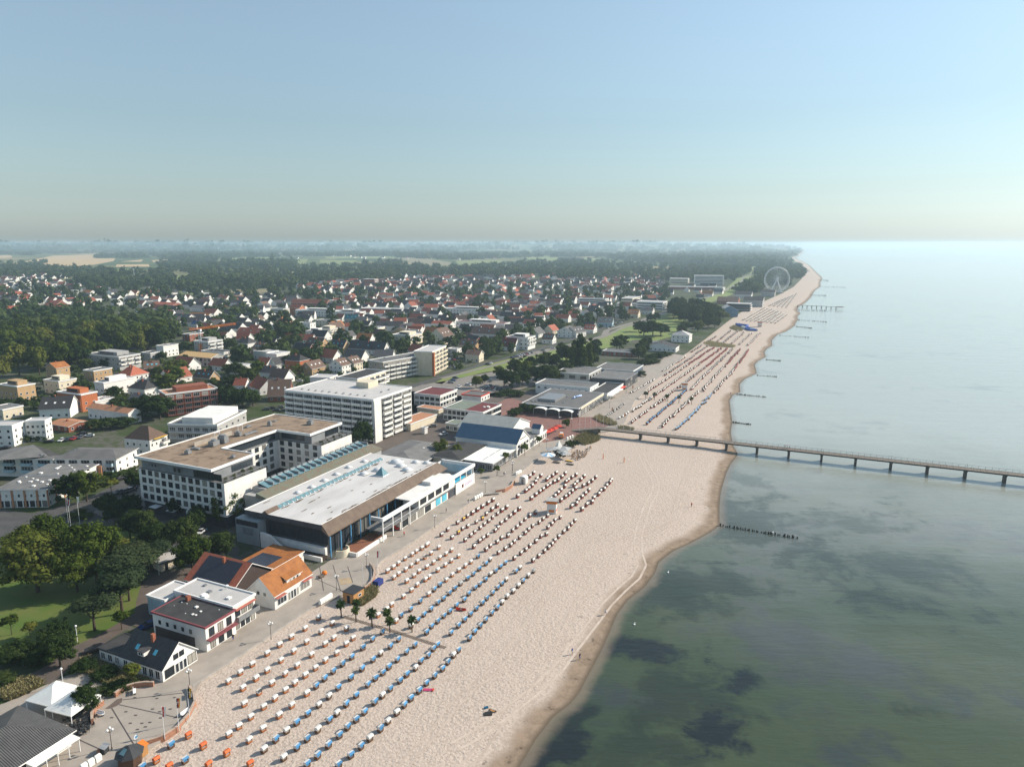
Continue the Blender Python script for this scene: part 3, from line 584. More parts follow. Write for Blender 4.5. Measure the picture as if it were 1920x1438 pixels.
b = MB(); b.add([(-5.6, -19, 0), (-5.6, -22.6, 0), (-5.6, -29, 0), (-5.6, -19, 4.6), (-5.6, -22.6, 4.2), (-4.9, -19, 0), (-4.9, -22.6, 0), (-4.9, -29, 0), (-4.9, -19, 4.6), (-4.9, -22.6, 4.2)], [(0, 3, 4, 1), (1, 4, 2), (5, 6, 9, 8), (6, 7, 9), (3, 8, 9, 4), (4, 9, 7, 2), (0, 5, 8, 3)]); put('wing_wall', b.mesh('wing_wall', [WHITE]), P_)
# glazed ridge gallery behind the flat roof
G_ = thing('roofed_gallery', 'long ridged gallery roof of green sheet and glass between hotel and pool hall', 'gallery', (*K(0, 0), 0), KA)
b = MB(); b.quad((5.5, -12.3, 9.9), (67, -12.3, 9.9), (67, -7.2, 11.2), (5.5, -7.2, 11.2)); b.quad((5.5, -12.3, 9.7), (67, -12.3, 9.7), (67, -12.3, 9.9), (5.5, -12.3, 9.9)); b.quad((5.5, -12.3, 9.7), (5.5, -12.3, 9.9), (5.5, -7.2, 11.2), (5.5, -7.2, 9.7)); put('roof', b.mesh('roof', [COPPER]), G_)
b = MB()
for i in range(18): x = 11 + i * 3; b.quad((x, -7.1, 11.24), (x + 2.5, -7.1, 11.24), (x + 2.5, -3.0, 12.3), (x, -3.0, 12.3)); b.box(x + 2.5, x + 2.95, -6.9, -3.0, 11.2, 12.34, 1); b.box(x + .2, x + 2.3, -3.0, -2.6, 11.2, 12.7, 1)
put('glass_slope', b.mesh('glass_slope', [TEAL, METAL]), G_); bx(G_, 'wall', GREYW, 6.5, 66.5, -11.9, -1.4, 0, 9.65); bx(G_, 'core', GREYW, 10, 66, -6.8, -1.5, 9.7, 11.1)
b = MB()
for i in range(27): x = 1 + i * 2; b.quad((x, -20.9, 10.02), (x + 1.7, -20.9, 10.02), (x + 1.7, -19.8, 10.75), (x, -19.8, 10.75)); b.quad((x + 1.7, -18.7, 10.02), (x, -18.7, 10.02), (x, -19.8, 10.75), (x + 1.7, -19.8, 10.75)); b.box(x + 1.7, x + 2, -20.95, -18.65, 9.96, 10.3, 1)
put('ridge_skylight', b.mesh('ridge_skylight', [TEAL, WHITEM]), P_)
b = MB(); b.quad((-4, -21, 9.97), (1, -21, 9.97), (1, -19.8, 10.9), (-4, -19.8, 10.9)); b.quad((1, -18.6, 9.97), (-4, -18.6, 9.97), (-4, -19.8, 10.9), (1, -19.8, 10.9)); b.add([(-4, -21, 9.97), (-4, -19.8, 10.9), (-4, -18.6, 9.97)], [(0, 1, 2)]); put('ridge_cap', b.mesh('ridge_cap', [FASCIA]), P_)
b = MB(); b.add([(-1.7, -1.7, .3), (1.7, -1.7, .3), (1.7, 1.7, .3), (-1.7, 1.7, .3), (0, 0, 3)], [(0, 1, 4), (1, 2, 4), (2, 3, 4), (3, 0, 4)]); b.box(-1.8, 1.8, -1.8, 1.8, 0, .3, 1); put('glass_pyramid', b.mesh('glass_pyramid', [TEAL, WHITEM]), P_, (40, -30.5, 9.96))
for x, y, r in ((43.5, -26.5, 1.7), (48, -35.5, 1.7), (51, -31, 1.7), (54, -27, 2.1), (57, -33.5, 1.3), (38, -24.5, 1.5), (27, -16.5, 1.1), (34, -16, 1.1), (42, -15, 1.1), (20, -17, 1.0), (50, -16, 1.1), (14, -16.5, 1.0), (58, -37.5, 1.2)):
    b = MB(); b.ball((0, 0, .2), r, 0, 12, 6, .55); b.box(-r * .95, r * .95, -r * .95, r * .95, 0, .25, 1); put('dome_light', b.mesh('dome_light', [mat('dome_acrylic', (.62, .63, .64), (.55, .56, .57), rough=.25), TRIM], True), P_, (x, y, 9.96))
MOSS = mat('roof_litter', (.13, .085, .05), sc=2); rr = random.Random(8)
b = MB()
for i in range(110):
    if i < 56: x = rr.uniform(0, 57); y = -40.2 + abs(rr.gauss(0, .45))
    elif i < 88: x = rr.uniform(2, 50); y = -21.4 - abs(rr.gauss(0, .3))
    else: x = rr.uniform(-2, 56); y = rr.uniform(-38, -13)
    a = rr.uniform(.4, 1.5); n_ = 7; b.add([(x + a * 1.6 * cos(2 * pi * k / n_) * rr.uniform(.5, 1), y + .35 * sin(2 * pi * k / n_) * rr.uniform(.4, 1), 9.962 + .0005 * i) for k in range(n_)], [tuple(range(n_))])
put('leaf_litter', b.mesh('leaf_litter', [MOSS]), P_)
# white sea-front wing of the pool hall
W_ = thing('seafront_wing', 'white two-storey wing with open terrace and blue pool beside the promenade', 'building', (*K(0, 0), 0), KA)
bx(W_, 'base_wall', WHITE, 22, 71.5, -49.4, -43.6, 0, 3.0); bx(W_, 'terrace_floor', [TARGREY], 12.2, 71.5, -49.9, -43.5, 3.0, 3.3)
bx(W_, 'front_wall', WHITE, 57, 71.3, -50, -49.6, 0, 4.0); bx(W_, 'upper_wall', WHITE, 33, 57, -49.6, -43.6, 3.3, 7.0); bx(W_, 'roof', [WHITE, TARLIGHT], 29, 57, -49.5, -43.2, 7.0, 7.3)
bx(W_, 'beam', TRIM, 12.0, 71.6, -50.15, -49.5, 6.5, 7.6); bx(W_, 'beam', TRIM, 12.0, 12.5, -49.48, -45.8, 6.5, 7.6); bx(W_, 'beam', TRIM, 71, 71.6, -49.45, -36, 6.2, 7.5)
bx(W_, 'rear_wall', BLUEW, 70.6, 70.98, -49, -36, 3.3, 6.2); bx(W_, 'end_wall', WHITE, 57.2, 71, -36.2, -35.8, 0, 7.0); bx(W_, 'pool_deck', PAVE, 57.1, 70.5, -49.4, -36.3, 2.6, 3.36)
bx(W_, 'pool', POOLW, 59, 68.5, -48.2, -42.8, 3.37, 3.42)
for x in (12.2, 17.5, 22.2, 27, 32.4, 60.5, 65, 70.2): bx(W_, 'post', TRIM, x, x + .28, -49.95, -49.67, 0 if x < 30 else 3.3, 6.48)
for i in range(4): on_face(W_, 1, 1, 'R', 'window', winmesh(3.8, 1.9, 'd'), 35.7 + i * 5, 4.1, 49.6)
for i in range(4): on_face(W_, 1, 1, 'R', 'shop_window', winmesh(3.6, 2.2, 'd'), 25 + i * 4.6, .3, 49.45)
for i, m in enumerate((SKYBLUE, SKYBLUE, REDCANVAS)): bx(W_, 'poster_panel', m, 44 + i * 4.2, 47 + i * 4.2, -49.52, -49.44, .3, 2.6)
b = MB(); b.box(12.5, 33, -49.92, -49.86, 4.2, 4.28); 
for i in range(40): b.box(12.6 + i * .52, 12.64 + i * .52, -49.91, -49.87, 3.3, 4.2)
put('railing', b.mesh('railing', [WHITEM]), W_); b = MB(); b.tube((58.4, -45, 3.4), (58.4, -45, 6.4), 1.9, n=16); put('slide_tower', b.mesh('slide_tower', [WHITE], True), W_)
bx(W_, 'lift_house', [WHITE, TARLIGHT], 44, 51, -47.5, -44.2, 7.32, 8.5); bx(W_, 'dark_doorway', DARKW, 52.5, 57.1, -49.55, -49.42, .1, 2.9)
bx(W_, 'sign_panel', mat('sign_pale_grey', (.55, .55, .55)), 11.92, 11.99, -49.4, -46, 6.55, 7.45); b = MB()
for i in range(6): b.box(11.86, 11.93, -48.9 + i * .45, -48.62 + i * .45, 6.75 + (i % 2) * .25, 6.92 + (i % 2) * .25)
put('sign_marks', b.mesh('sign_marks', [DARKW]), W_)
bx(W_, 'wall_emblem', mat('emblem_dark_red', (.12, .03, .03)), 61.4, 62.6, -50.06, -50.0, 1.3, 2.5)
b = MB()
for i in range(5): b.box(64 + i * 1.1, 64.7 + i * 1.1, -50.05, -50.0, 1.2 + (i % 2) * .15, 2.3)
put('wall_pattern', b.mesh('wall_pattern', [mat('faint_lilac', (.58, .50, .66))]), W_)
# flower terrace with curved planter in front of the hall
T_ = thing('garden_terrace', 'raised flower terrace with curved planter wall beside the pool hall glazing', 'planter', (*K(0, 0), 0), KA)
bx(T_, 'bed', mat('bark_mulch_red', (.24, .10, .055), sc=1), 1, 15, -48.6, -43.2, 0, .9); bx(T_, 'low_wall', WHITE, .8, 15.2, -49.1, -48.6, 0, 1.15); bx(T_, 'low_wall', WHITE, .3, .8, -49, -44, 0, 1.15)
b = MB()
for i in range(14):
    a0 = pi + pi * i / 13 * 1.0; a1 = pi + pi * (i + 1) / 13
    if i < 13: b.poly([(-.2 + 2.4 * cos(a0), -44 + 2.4 * sin(a0)), (-.2 + 2.4 * cos(a1), -44 + 2.4 * sin(a1)), (-.2 + 2.1 * cos(a1), -44 + 2.1 * sin(a1)), (-.2 + 2.1 * cos(a0), -44 + 2.1 * sin(a0))], 0, 2.2)
put('curved_wall', b.mesh('curved_wall', [CREAM]), T_)
bx(T_, 'low_wall', WHITE, -6.5, -6, -42, -26, 0, 1.3); bx(T_, 'bed', mat('dark_soil', (.05, .035, .025)), -6, -3.8, -42, -26, 0, 1.0)
# ---- tower block
X_ = thing('apartment_tower', 'tall white balcony apartment block above the hotel roof', 'apartment block', (*K(100.5, 15.5), 0), KA); occK(100, 132, 15, 66); TL, TD = 31, 50
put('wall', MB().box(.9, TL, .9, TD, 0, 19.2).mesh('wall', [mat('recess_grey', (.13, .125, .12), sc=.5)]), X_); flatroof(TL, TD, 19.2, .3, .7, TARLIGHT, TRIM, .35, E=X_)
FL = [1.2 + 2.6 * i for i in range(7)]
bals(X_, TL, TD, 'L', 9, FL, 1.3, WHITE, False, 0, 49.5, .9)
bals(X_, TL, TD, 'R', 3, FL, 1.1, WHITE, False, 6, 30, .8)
b = MB()
for i in range(10): y = TD - i * 5.5; b.box(-.4, .9, y - .12, y + .12, 0, 19.1)
for x in (0, 5, 14, 22, 30): b.box(x, x + .3 if x else 5.5, -.45, .9, 0, 19.1)
put('pier_wall', b.mesh('pier_wall', [WHITE]), X_); bx(X_, 'lift_house', CREAM, 20, 28, 17, 24, 19.9, 22.6)
for i in range(12): bx(X_, 'roof_vent', METAL, -.5, .5, -.3, .3, 0, .5, loc=((5, 44 - i * 4, 19.95) if i < 10 else (9 + (i - 9) * 6, 6, 19.95)))
# ---- seafront shops near the camera
E, L, D = house('gabled_shop', 'white gabled shop with steep black roof beside the near plaza', 'shop', K(-64.4, -49), K(-55.8, -49), K(-64.4, -36.5), 2.7, WHITE, TILEDRK, 'gable', 3.9, 'y', ov=.3, chim=True)
wins(E, L, D, 'R', 1, (.35,), 2.3, 2.0, .3, 3.0, 'd'); wins(E, L, D, 'R', 3, (.2,), .9, 2.1, 3.0, 6.0, 'w', name='door'); wins(E, L, D, 'R', 1, (.35,), 2.2, 2.1, 6.1, 8.5, 'd'); wins(E, L, D, 'R', 2, (3.3,), 1.2, 1.2, 2.7, 5.6, 'd'); wins(E, L, D, 'L', 6, (.3,), 1.3, 1.9, .6, 12, 'w')
b = MB(); b.box(-.9, .9, -.9, .9, 0, .95); b.box(-1.1, 1.1, -1.1, 1.1, .95, 1.1, 1); D_ = put('dormer', b.mesh('dormer', [WHITE, TILEDRK]), E, (1.35, 6.6, 4.0)); put('window', winmesh(1.4, .8), D_, (-.92, 0, .08), -pi / 2)
for y in (4.0, 9.3): 
    b = MB(); b.box(-.55, .55, -.4, .4, 0, .08); o = put('roof_window', b.mesh('roof_window', [SKYBLUE]), E, (1.9, y, 4.62)); o.rotation_euler = (0, -R(42), 0)
E, L, D = house('shop_annex', 'low flat annex with roof terrace behind the black-roofed gabled shop', 'annex', K(-64.2, -36.2), K(-58, -36.2), 6.6, 2.5, WHITE, TARDARK, 'flat', par=.1, edge=DARKM)
wins(E, L, D, 'L', 3, (.4,), 1.4, 1.6, style='w')
E, L, D = house('corner_shop', 'white two-storey shop with black felt roof and red balcony trim on promenade', 'shop', K(-52.6, -48.4), K(-44.2, -48.4), K(-52.6, -32), 5.6, WHITE, TARDARK, 'flat', edge=PINK, par=.12)
wins(E, L, D, 'R', 3, (.2,), 1.5, 2.2, .6, 7.6, 'd', name='shop_window'); wins(E, L, D, 'R', 3, (3.1,), 1.5, 2.0, .4, 7.8, 'd'); wins(E, L, D, 'L', 5, (3.3,), .75, 1.0, 1.0, 13, 'd'); bx(E, 'cladding', mat('dark_plinth', (.09, .075, .07)), -.06, -.005, 3.5, 15.8, 0, 2.6)
put('balcony', balmesh(8.2, 1.2, PINK, True), E, (4.1, 0, 2.9)); put('chimney', MB().box(-.5, .5, -.4, .4, 0, 1.2).mesh('chimney', [BRICK]), E, (7.2, 13.2, 5.8)); vents(E, L, D, 5.92, 5, sz=.6, seed=4, area=(.3, .75, .3, .6)); vents(E, L, D, 5.92, 5, sz=.22, m=WHITEM, name='vent_pipe', seed=5)
E, L, D = house('cafe_building', 'white shop with pale flat roof and grey bowed balcony on promenade', 'shop', K(-43.9, -47.6), K(-37.2, -47.6), K(-43.9, -29), 5.9, WHITE, TARLIGHT, 'flat', par=.3)
wins(E, L, D, 'R', 4, (.2,), 1.2, 2.2, .2, 6.5, 'd', name='shop_window'); wins(E, L, D, 'R', 3, (3.3,), 1.6, 1.9, .2, 6.3, 'd'); put('balcony', balmesh(6.5, 1.6, METAL), E, (3.3, 0, 2.9)); o = bx(E, 'awning', AWNRED, .2, 6.4, -.9, -.1, 5.2, 5.3); vents(E, L, D, 6.24, 3, sz=1.1, seed=9); vents(E, L, D, 6.24, 2, sz=1.0, m=METAL, name='air_unit', seed=10)
b = MB(); b.ball((0, 0, .9), .45, 0, 10, 6, .3); b.tube((0, 0, 0), (0, 0, .8), .05); o = put('satellite_dish', b.mesh('satellite_dish', [WHITEM]), E, (6, 8, 6.2)); 
E, L, D = house('rear_annex', 'pale blue flat annex behind the two white promenade shops', 'annex', K(-46.5, -28.6), K(-38.5, -28.6), 6, 4.6, BLUEW, TARLIGHT, 'flat', par=.25)
E, L, D = house('tiled_shop', 'white shop with bright orange tiled gable roof and dormer on the promenade', 'shop', K(-32.3, -49), K(-18.9, -49), K(-32.3, -40.6), 3.7, WHITE, TILEOR, 'gable', 3.9, 'x', ov=.35)
wins(E, L, D, 'R', 1, (.6,), 3.2, 1.7, .6, 4.4, 'w', name='shop_window'); wins(E, L, D, 'R', 4, (.2,), .95, 2.2, 4.5, 8.6, 'w', name='door'); wins(E, L, D, 'R', 1, (.6,), 3.6, 1.7, 8.8, 13, 'w', name='shop_window'); wins(E, L, D, 'L', 2, (2.9,), 1.1, 1.1, 2.2, 6.4, 'w')
b = MB(); b.box(-2.6, 2.6, 0, 2.6, -.2, 1.35); b.quad((-2.9, -.35, 1.35), (2.9, -.35, 1.35), (2.9, 3.6, 2.75), (-2.9, 3.6, 2.75), 1); b.quad((-2.9, -.35, 1.2), (2.9, -.35, 1.2), (2.9, -.35, 1.35), (-2.9, -.35, 1.35), 0)
D_ = put('dormer', b.mesh('dormer', [WHITE, TILEOR]), E, (7.8, .7, 4.1))
for i in range(3): put('window', winmesh(.9, .9), D_, (-1.3 + i * 1.3, -.01, .25))
for x in (1.6, 11.2): 
    o = bx(E, 'awning', AWNRED, x - 1.5, x + 1.8, -1.0, -.05, 3.0, 3.1)
E, L, D = house('brick_house', 'dark brick house with red tiles and a black solar roof behind the promenade shops', 'house', K(-35.5, -38.5), K(-22, -38.5), K(-35.5, -23), 4.2, mat('dark_brick', (.07, .05, .045), sc=2), TILERED, 'gable', 4.4, 'y', chim=True)
wins(E, L, D, 'L', 5, (1.6,), 1.2, 1.3, 1, 15, 'w'); b = MB(); b.quad((.2, 2.0, 4.66), (6.1, 2.0, 8.52), (6.1, 13.6, 8.52), (.2, 13.6, 4.66)); put('solar_panels', b.mesh('solar_panels', [SOLAR]), E)
E, L, D = house('orange_annex', 'low white annex with shallow orange roof and solar panels behind brick house', 'annex', K(-21.5, -38), K(-9, -38), K(-21.5, -27), 3.4, WHITE, TILEOR, 'flat', edge=TRIM, par=0)
bx(E, 'solar_panels', SOLAR, .8, 7, 2.5, 9.5, 3.72, 3.80); wins(E, L, D, 'R', 4, (.2,), 1.1, 2.1, style='d')
E, L, D = house('toilet_kiosk', 'small flat-roofed stone toilet hut under the park trees', 'hut', g('Z1', 905, 285, 2.8), g('Z1', 1028, 241, 2.8), 4.4, 2.6, CREAM, TARLIGHT, 'flat', edge=DARKM, ov=.7, par=0)
wins(E, L, D, 'R', 2, (.1,), .9, 2.0, style='d', name='door')
# ---- near restaurant with hipped grey roof, tents and awnings
p0, p1 = K(-104, -50), K(-84.5, -50)
E, L, D = house('beach_restaurant', 'grey slate-roofed restaurant beside white tents at the near corner', 'restaurant', p0, p1, 15, 3.0, WHITE, ribbed('roof_seamed_grey', (.10, .098, .096), 'X', .9, (.075, .073, .072), .6, .12), 'hip', 2.6, 'x', hip=.9, ov=.8)
wins(E, L, D, 'R', 8, (.2,), 1.9, 2.2, style='w', name='door')
o = bx(E, 'awning', CANVAS, 11.5, 19.5, -2.9, -.2, 2.5, 2.62); o = bx(E, 'awning', ORCANVAS, 3.5, 10.5, -3.2, -.2, 2.4, 2.52)
for x in (11.6, 13.5, 15.4, 17.3, 19.2): bx(E, 'awning_post', TRIM, x, x + .1, -2.85, -2.75, 0, 2.5)
for i, (x, y, lab) in enumerate(((310, 108, 'white pyramid tent with blank peak, behind the other tent'), (596, 235, 'white pyramid tent next to a bushy tree at the restaurant'))):
    wx, wy = g('J1', x, y, 4.3); t = thing('pavilion_tent', lab, 'tent', (wx, wy, 0), KA + .12); b = MB(); b.add([(-3.3, -3.3, 2.5), (3.3, -3.3, 2.5), (3.3, 3.3, 2.5), (-3.3, 3.3, 2.5), (0, 0, 4.3)], [(0, 1, 4), (1, 2, 4), (2, 3, 4), (3, 0, 4)]); b.box(-3.32, 3.32, -3.32, -3.28, 2.3, 2.52); b.box(-3.32, -3.28, -3.28, 3.28, 2.3, 2.52); put('canopy', b.mesh('canopy', [CANVAS]), t)
    for sx in (-3.2, 3.2):
        for sy in (-3.2, 3.2): bx(t, 'pole', WHITEM, sx - .05, sx + .05, sy - .05, sy + .05, 0, 2.5)
# ---- seafront further along
E, L, D = house('hipped_restaurant', 'long low restaurant under a dark hipped roof behind the pool hall', 'restaurant', K(72, -24), K(101, -24), K(72, -3), 3.4, WHITE, TARGREY, 'hip', 2.0, 'x', hip=.8, ov=1.0)
wins(E, L, D, 'L', 6, (.3,), 1.9, 2.2); wins(E, L, D, 'R', 6, (.3,), 1.9, 2.2); vents(E, L, D, 4.7, 4, sz=.8, seed=2, area=(.3, .8, .3, .5))
E, L, D = house('dark_roof_pavilion', 'low pavilion with nearly black roof and skylights before the blue-roofed hall', 'restaurant', K(84, -37), K(106, -37), K(84, -24.5), 3.9, CREAM, TARDARK, 'hip', 1.3, 'x', hip=.8, ov=.9)
vents(E, L, D, 4.7, 5, sz=1.3, seed=6, area=(.3, .9, .3, .7)); wins(E, L, D, 'R', 5, (.3,), 2.2, 2.2)
E, L, D = house('glazed_canopy_restaurant', 'open-sided restaurant under a flat white panelled canopy on the promenade', 'restaurant', K(86, -50.2), K(107, -50.2), K(86, -38), 3.3, DARKW, CANVAS, 'flat', ov=.5, par=0)
wins(E, L, D, 'R', 7, (.5,), 2.6, 2.3); wins(E, L, D, 'L', 4, (.5,), 2.6, 2.3); 
for i in range(3): bx(E, 'roof_slot', METAL, 2 + i * 6, 7 + i * 6, 5, 5.3, 3.6, 3.64)
E, L, D = house('blue_hall', 'white gabled hall with a steep dark blue sheet roof on the promenade', 'hall', K(107.5, -51), K(121, -51), K(107.5, -22), 5.6, WHITE, BLUEROOF, 'gable', 4.6, 'y', ov=.35)
wins(E, L, D, 'R', 4, (3.6,), 2.2, 1.1, .6, 12.8, 'd'); wins(E, L, D, 'R', 4, (.3,), 2.2, 2.5, .6, 12.8, 'd', name='shop_window'); b = MB(); b.box(3.4, 10, -.06, -.0, 6.6, 6.95); put('sign_lettering', b.mesh('sign_lettering', [mat('sign_dark_strip', (.16, .15, .14))]), E)
E, L, D = house('grey_hall', 'hall with a wide light grey pitched roof behind the blue-roofed hall', 'hall', K(124, -40), K(147, -40), K(124, -14), 5.2, WHITE, GREYSHEET, 'gable', 4.2, 'y', ov=.4)
E, L, D = house('white_arcade', 'low white arcade with a small blue-roofed cupola by red parasols', 'arcade', K(121.5, -51), K(141, -51), 10.5, 3.3, WHITE, TARGREY, 'flat', par=.2)
wins(E, L, D, 'R', 8, (.4,), 1.6, 2.3, style='w'); b = MB(); b.box(-2, 2, -2, 2, 0, 2.2); b.add([(-2.2, -2.2, 2.2), (2.2, -2.2, 2.2), (2.2, 2.2, 2.2), (-2.2, 2.2, 2.2), (0, -2.2, 4), (0, 2.2, 4)], [(0, 1, 4), (2, 3, 5)]); b.add(b.v[-6:], [(1, 2, 5, 4), (3, 0, 4, 5)], 1); put('cupola', b.mesh('cupola', [WHITE, BLUEROOF]), E, (14, 2.2, 3.6))
E, L, D = house('market_pavilion', 'wide flat grey pavilion with roof machinery by the red brick square', 'pavilion', K(184, -51.5), K(226, -51.5), K(184, -20), 4.4, DARKW, TARGREY, 'flat', ov=.4, par=.15)
wins(E, L, D, 'R', 9, (.4,), 3.6, 2.4); bx(E, 'roof_sign_band', CREAM, 2, 41.5, -.62, -.42, 3.7, 4.95)
for i in range(3):
    b = MB(); n_ = 8; y0 = 2 + i * 7.2
    for k in range(n_): a0, a1 = pi * k / n_, pi * (k + 1) / n_; b.quad((-4.5, y0 + 3.4 - 3.4 * cos(a0), 3.2 + .9 * sin(a0)), (-4.5, y0 + 3.4 - 3.4 * cos(a1), 3.2 + .9 * sin(a1)), (-.5, y0 + 3.4 - 3.4 * cos(a1), 3.2 + .9 * sin(a1)), (-.5, y0 + 3.4 - 3.4 * cos(a0), 3.2 + .9 * sin(a0)))
    b.box(-4.5, -4.4, y0, y0 + .1, 0, 3.2); b.box(-4.5, -4.4, y0 + 6.7, y0 + 6.8, 0, 3.2); put('vaulted_canopy', b.mesh('vaulted_canopy', [CANVAS], False), E)
vents(E, L, D, 4.7, 16, sz=1.2, m=METAL, name='air_unit', seed=21, area=(.1, .7, .35, .95)); bx(E, 'raised_roof', [METAL, TARGREY], 8, 24, 16, 26, 4.6, 6.2)
b = MB(); b.tube((0, 0, .8), (7, 0, .5), .55, .5, 10); b.tube((0, 0, .8), (-1.6, 0, .4), .55, .2, 10); b.box(-1.5, 7, -.05, .05, 0, .6); put('model_plane_body', b.mesh('roof_tube', [mat('stripe_blue_white', (.55, .66, .80), (.07, .16, .50), sc=3, lo=.48, hi=.52, stretch=(1, .1, .1))], True), E, (22, 10, 4.7), -.2)
p0 = g('E', 1525, 470, 5); E, L, D = house('white_flat_house', 'white flat-roofed two-storey building behind the wide grey pavilion', 'building', K(231, -42), K(247, -42), K(231, -8), 5.4, WHITE, TARGREY, 'flat', par=.5)
wins(E, L, D, 'L', 8, (3.2,), 1.5, 1.2); wins(E, L, D, 'R', 3, (3.2,), 2, 1.4)
E, L, D = house('awning_shops', 'row of low shops with white and red awnings along promenade', 'shop', K(229, -53), K(262, -53), 10.5, 3.4, WHITE, TARDARK, 'flat', par=.4)
for i, m in enumerate((CANVAS, CANVAS, CANVAS, REDCANVAS)): o = bx(E, 'awning', m, 1 + i * 8, 8.4 + i * 8, -2.6, -.3, 2.5, 2.65)
E, L, D = house('dark_modern_cafe', 'dark grey modern cafe with stacked flat roofs past the white building', 'cafe', K(263, -54), K(292, -54), K(263, -33), 5.6, DARKW, TARGREY, 'flat', par=.3, edge=METAL)
wins(E, L, D, 'R', 5, (.6, 3.3), 3.8, 2.0, style='d')
E, L, D = house('cube_villa', 'light grey cubic villa with large windows behind the dark modern cafe', 'building', K(262, -31), K(287, -31), 22, 7.6, GREYW, TARGREY, 'flat', par=.3)
wins(E, L, D, 'L', 3, (4.4,), 4, 2.2, style='d'); wins(E, L, D, 'R', 4, (4.4,), 3, 2, style='d')
E, L, D = house('glass_pavilion', 'blue-grey glazed pavilion with flat roof at the promenade bend', 'building', K(296, -50), K(322, -50), 26, 5.4, mat('blue_grey_wall', (.12, .16, .21)), TARGREY, 'flat', par=.3)
wins(E, L, D, 'R', 5, (.6,), 3.6, 3.2, style='d'); wins(E, L, D, 'L', 5, (.6,), 3.6, 3.2, style='d')
E, L, D = house('maroon_roof_shop', 'two-storey white pavilion with flat maroon roof beside the car park', 'shop', K(174, 24.5), K(193, 24.5), K(174, 41), 6.2, WHITE, MAROON, 'flat', par=.35)
wins(E, L, D, 'R', 6, (.5, 3.5), 2.5, 1.7, style='d'); wins(E, L, D, 'L', 5, (.5, 3.5), 2.5, 1.7, style='d')
E, L, D = house('mixed_roof_shop', 'two-storey white shop block, flat roof half maroon and half moss grey', 'shop', g('E', 350, 770, 5.8), g('E', 530, 690, 5.8), g('E', 0, 705, 5.8), 5.8, WHITE, MAROON, 'flat', par=.3)
wins(E, L, D, 'R', 9, (.5, 3.4), 2.0, 1.9, style='d'); wins(E, L, D, 'L', 9, (.5, 3.4), 2.0, 1.9, style='d'); bx(E, 'moss_roof', GREENROOF, .3, L - .3, D * .48, D - .3, 6.12, 6.2); vents(E, L, D, 6.15, 3, sz=1.4, seed=3, area=(.3, .7, .1, .4))
E, L, D = house('kiosk', 'low red and white kiosk with scalloped canopy by the car park', 'kiosk', g('E', 330, 605, 3.2), g('E', 415, 568, 3.2), g('E', 150, 580, 3.2), 3.1, WHITE, TARGREY, 'flat', par=.3, edge=REDCANVAS)
wins(E, L, D, 'R', 3, (.6,), 1.6, 1.6)
for i, (a, b_, c_, hh, lab) in enumerate((((1610, 690), (1680, 665), (1340, 680), 3.2, 'low pinkish flat garage row beside the tower block, further strip'), ((1330, 830), (1590, 735), (1300, 760), 3.4, 'low pinkish flat garage roof beside the tower block, nearer strip'))):
    house('garage_row', lab, 'garage', g('D', *a, hh), g('D', *b_, hh), g('D', *c_, hh), hh, CREAM, TILESAL, 'flat', par=.15)
E, L, D = house('beige_annex', 'low beige annex with grey roof next to the blue hall', 'annex', g('E', 210, 905, 3.4), g('E', 290, 870, 3.4), g('E', -40, 880, 3.4), 3.4, CREAM, GREENROOF, 'flat', par=.15); wins(E, L, D, 'L', 6, (.6,), 1.8, 1.8)
E, L, D = house('white_garage', 'white garage with two doors beside the tower block', 'garage', g('D', 1470, 870, 2.8), g('D', 1500, 860, 2.8), g('D', 1290, 920, 2.8), 2.8, WHITE, TARGREY, 'flat', par=.2)
# ---- tall blocks behind
E, L, D = house('balcony_block', 'long white balcony apartment block beside the dike lawn', 'apartment block', g('D', 1055, 215, 12.5), g('D', 1540, 130, 12.5), 14, 12.5, mat('recess_cream', (.34, .30, .25), sc=.5), TARGREY, 'flat', par=.4)
bals(E, L, D, 'R', 9, (1.2, 4.0, 6.8, 9.6), 1.4, WHITE, fill=.86); wins(E, L, D, 'L', 3, (1.4, 4.2, 7, 9.8), 1.6, 1.5); vents(E, L, D, 12.9, 9, sz=1.1, m=METAL, name='roof_vent', seed=1)
E, L, D = house('brick_end_block', 'taller cream apartment block with a brick stripe beyond the balcony block', 'apartment block', g('D', 1545, 112, 16), g('D', 1685, 50, 16), 13, 16, CREAM, TARLIGHT, 'flat', par=.4)
bals(E, L, D, 'R', 4, (1.6, 4.5, 7.4, 10.3, 13.1), 1.4, CREAM, fill=.9); bx(E, 'brick_stripe', ORBRICK, -.5, 1.2, -1.5, -.05, 0, 15.9)
E, L, D = house('terraced_block', 'stepped cream apartment house with dark flat roof behind the tower block', 'apartment block', g('D', 798, 385, 10.5), g('D', 1082, 300, 10.5), g('D', 612, 360, 10.5), 10.5, CREAM, TARDARK, 'flat', par=.5)
bals(E, L, D, 'R', 5, (1.4, 4.4, 7.4), 2.6, WHITE, fill=.95); bals(E, L, D, 'L', 4, (4.4, 7.4), 2, CREAM, fill=.9)
E, L, D = house('striped_tower_house', 'small white block with coloured stripes beside the stepped cream house', 'building', g('D', 520, 372, 8.5), g('D', 600, 340, 8.5), g('D', 355, 352, 8.5), 8.5, WHITE, TARLIGHT, 'flat', par=.3)
for i, m in enumerate((ORCANVAS, YELCANVAS, DARKW, REDCANVAS)): bx(E, 'stripe_panel', m, .4 + i * L / 4, .4 + i * L / 4 + L / 9, -.12, -.01, 1, 8)
wins(E, L, D, 'L', 2, (1.5, 4.5), 1.8, 2)
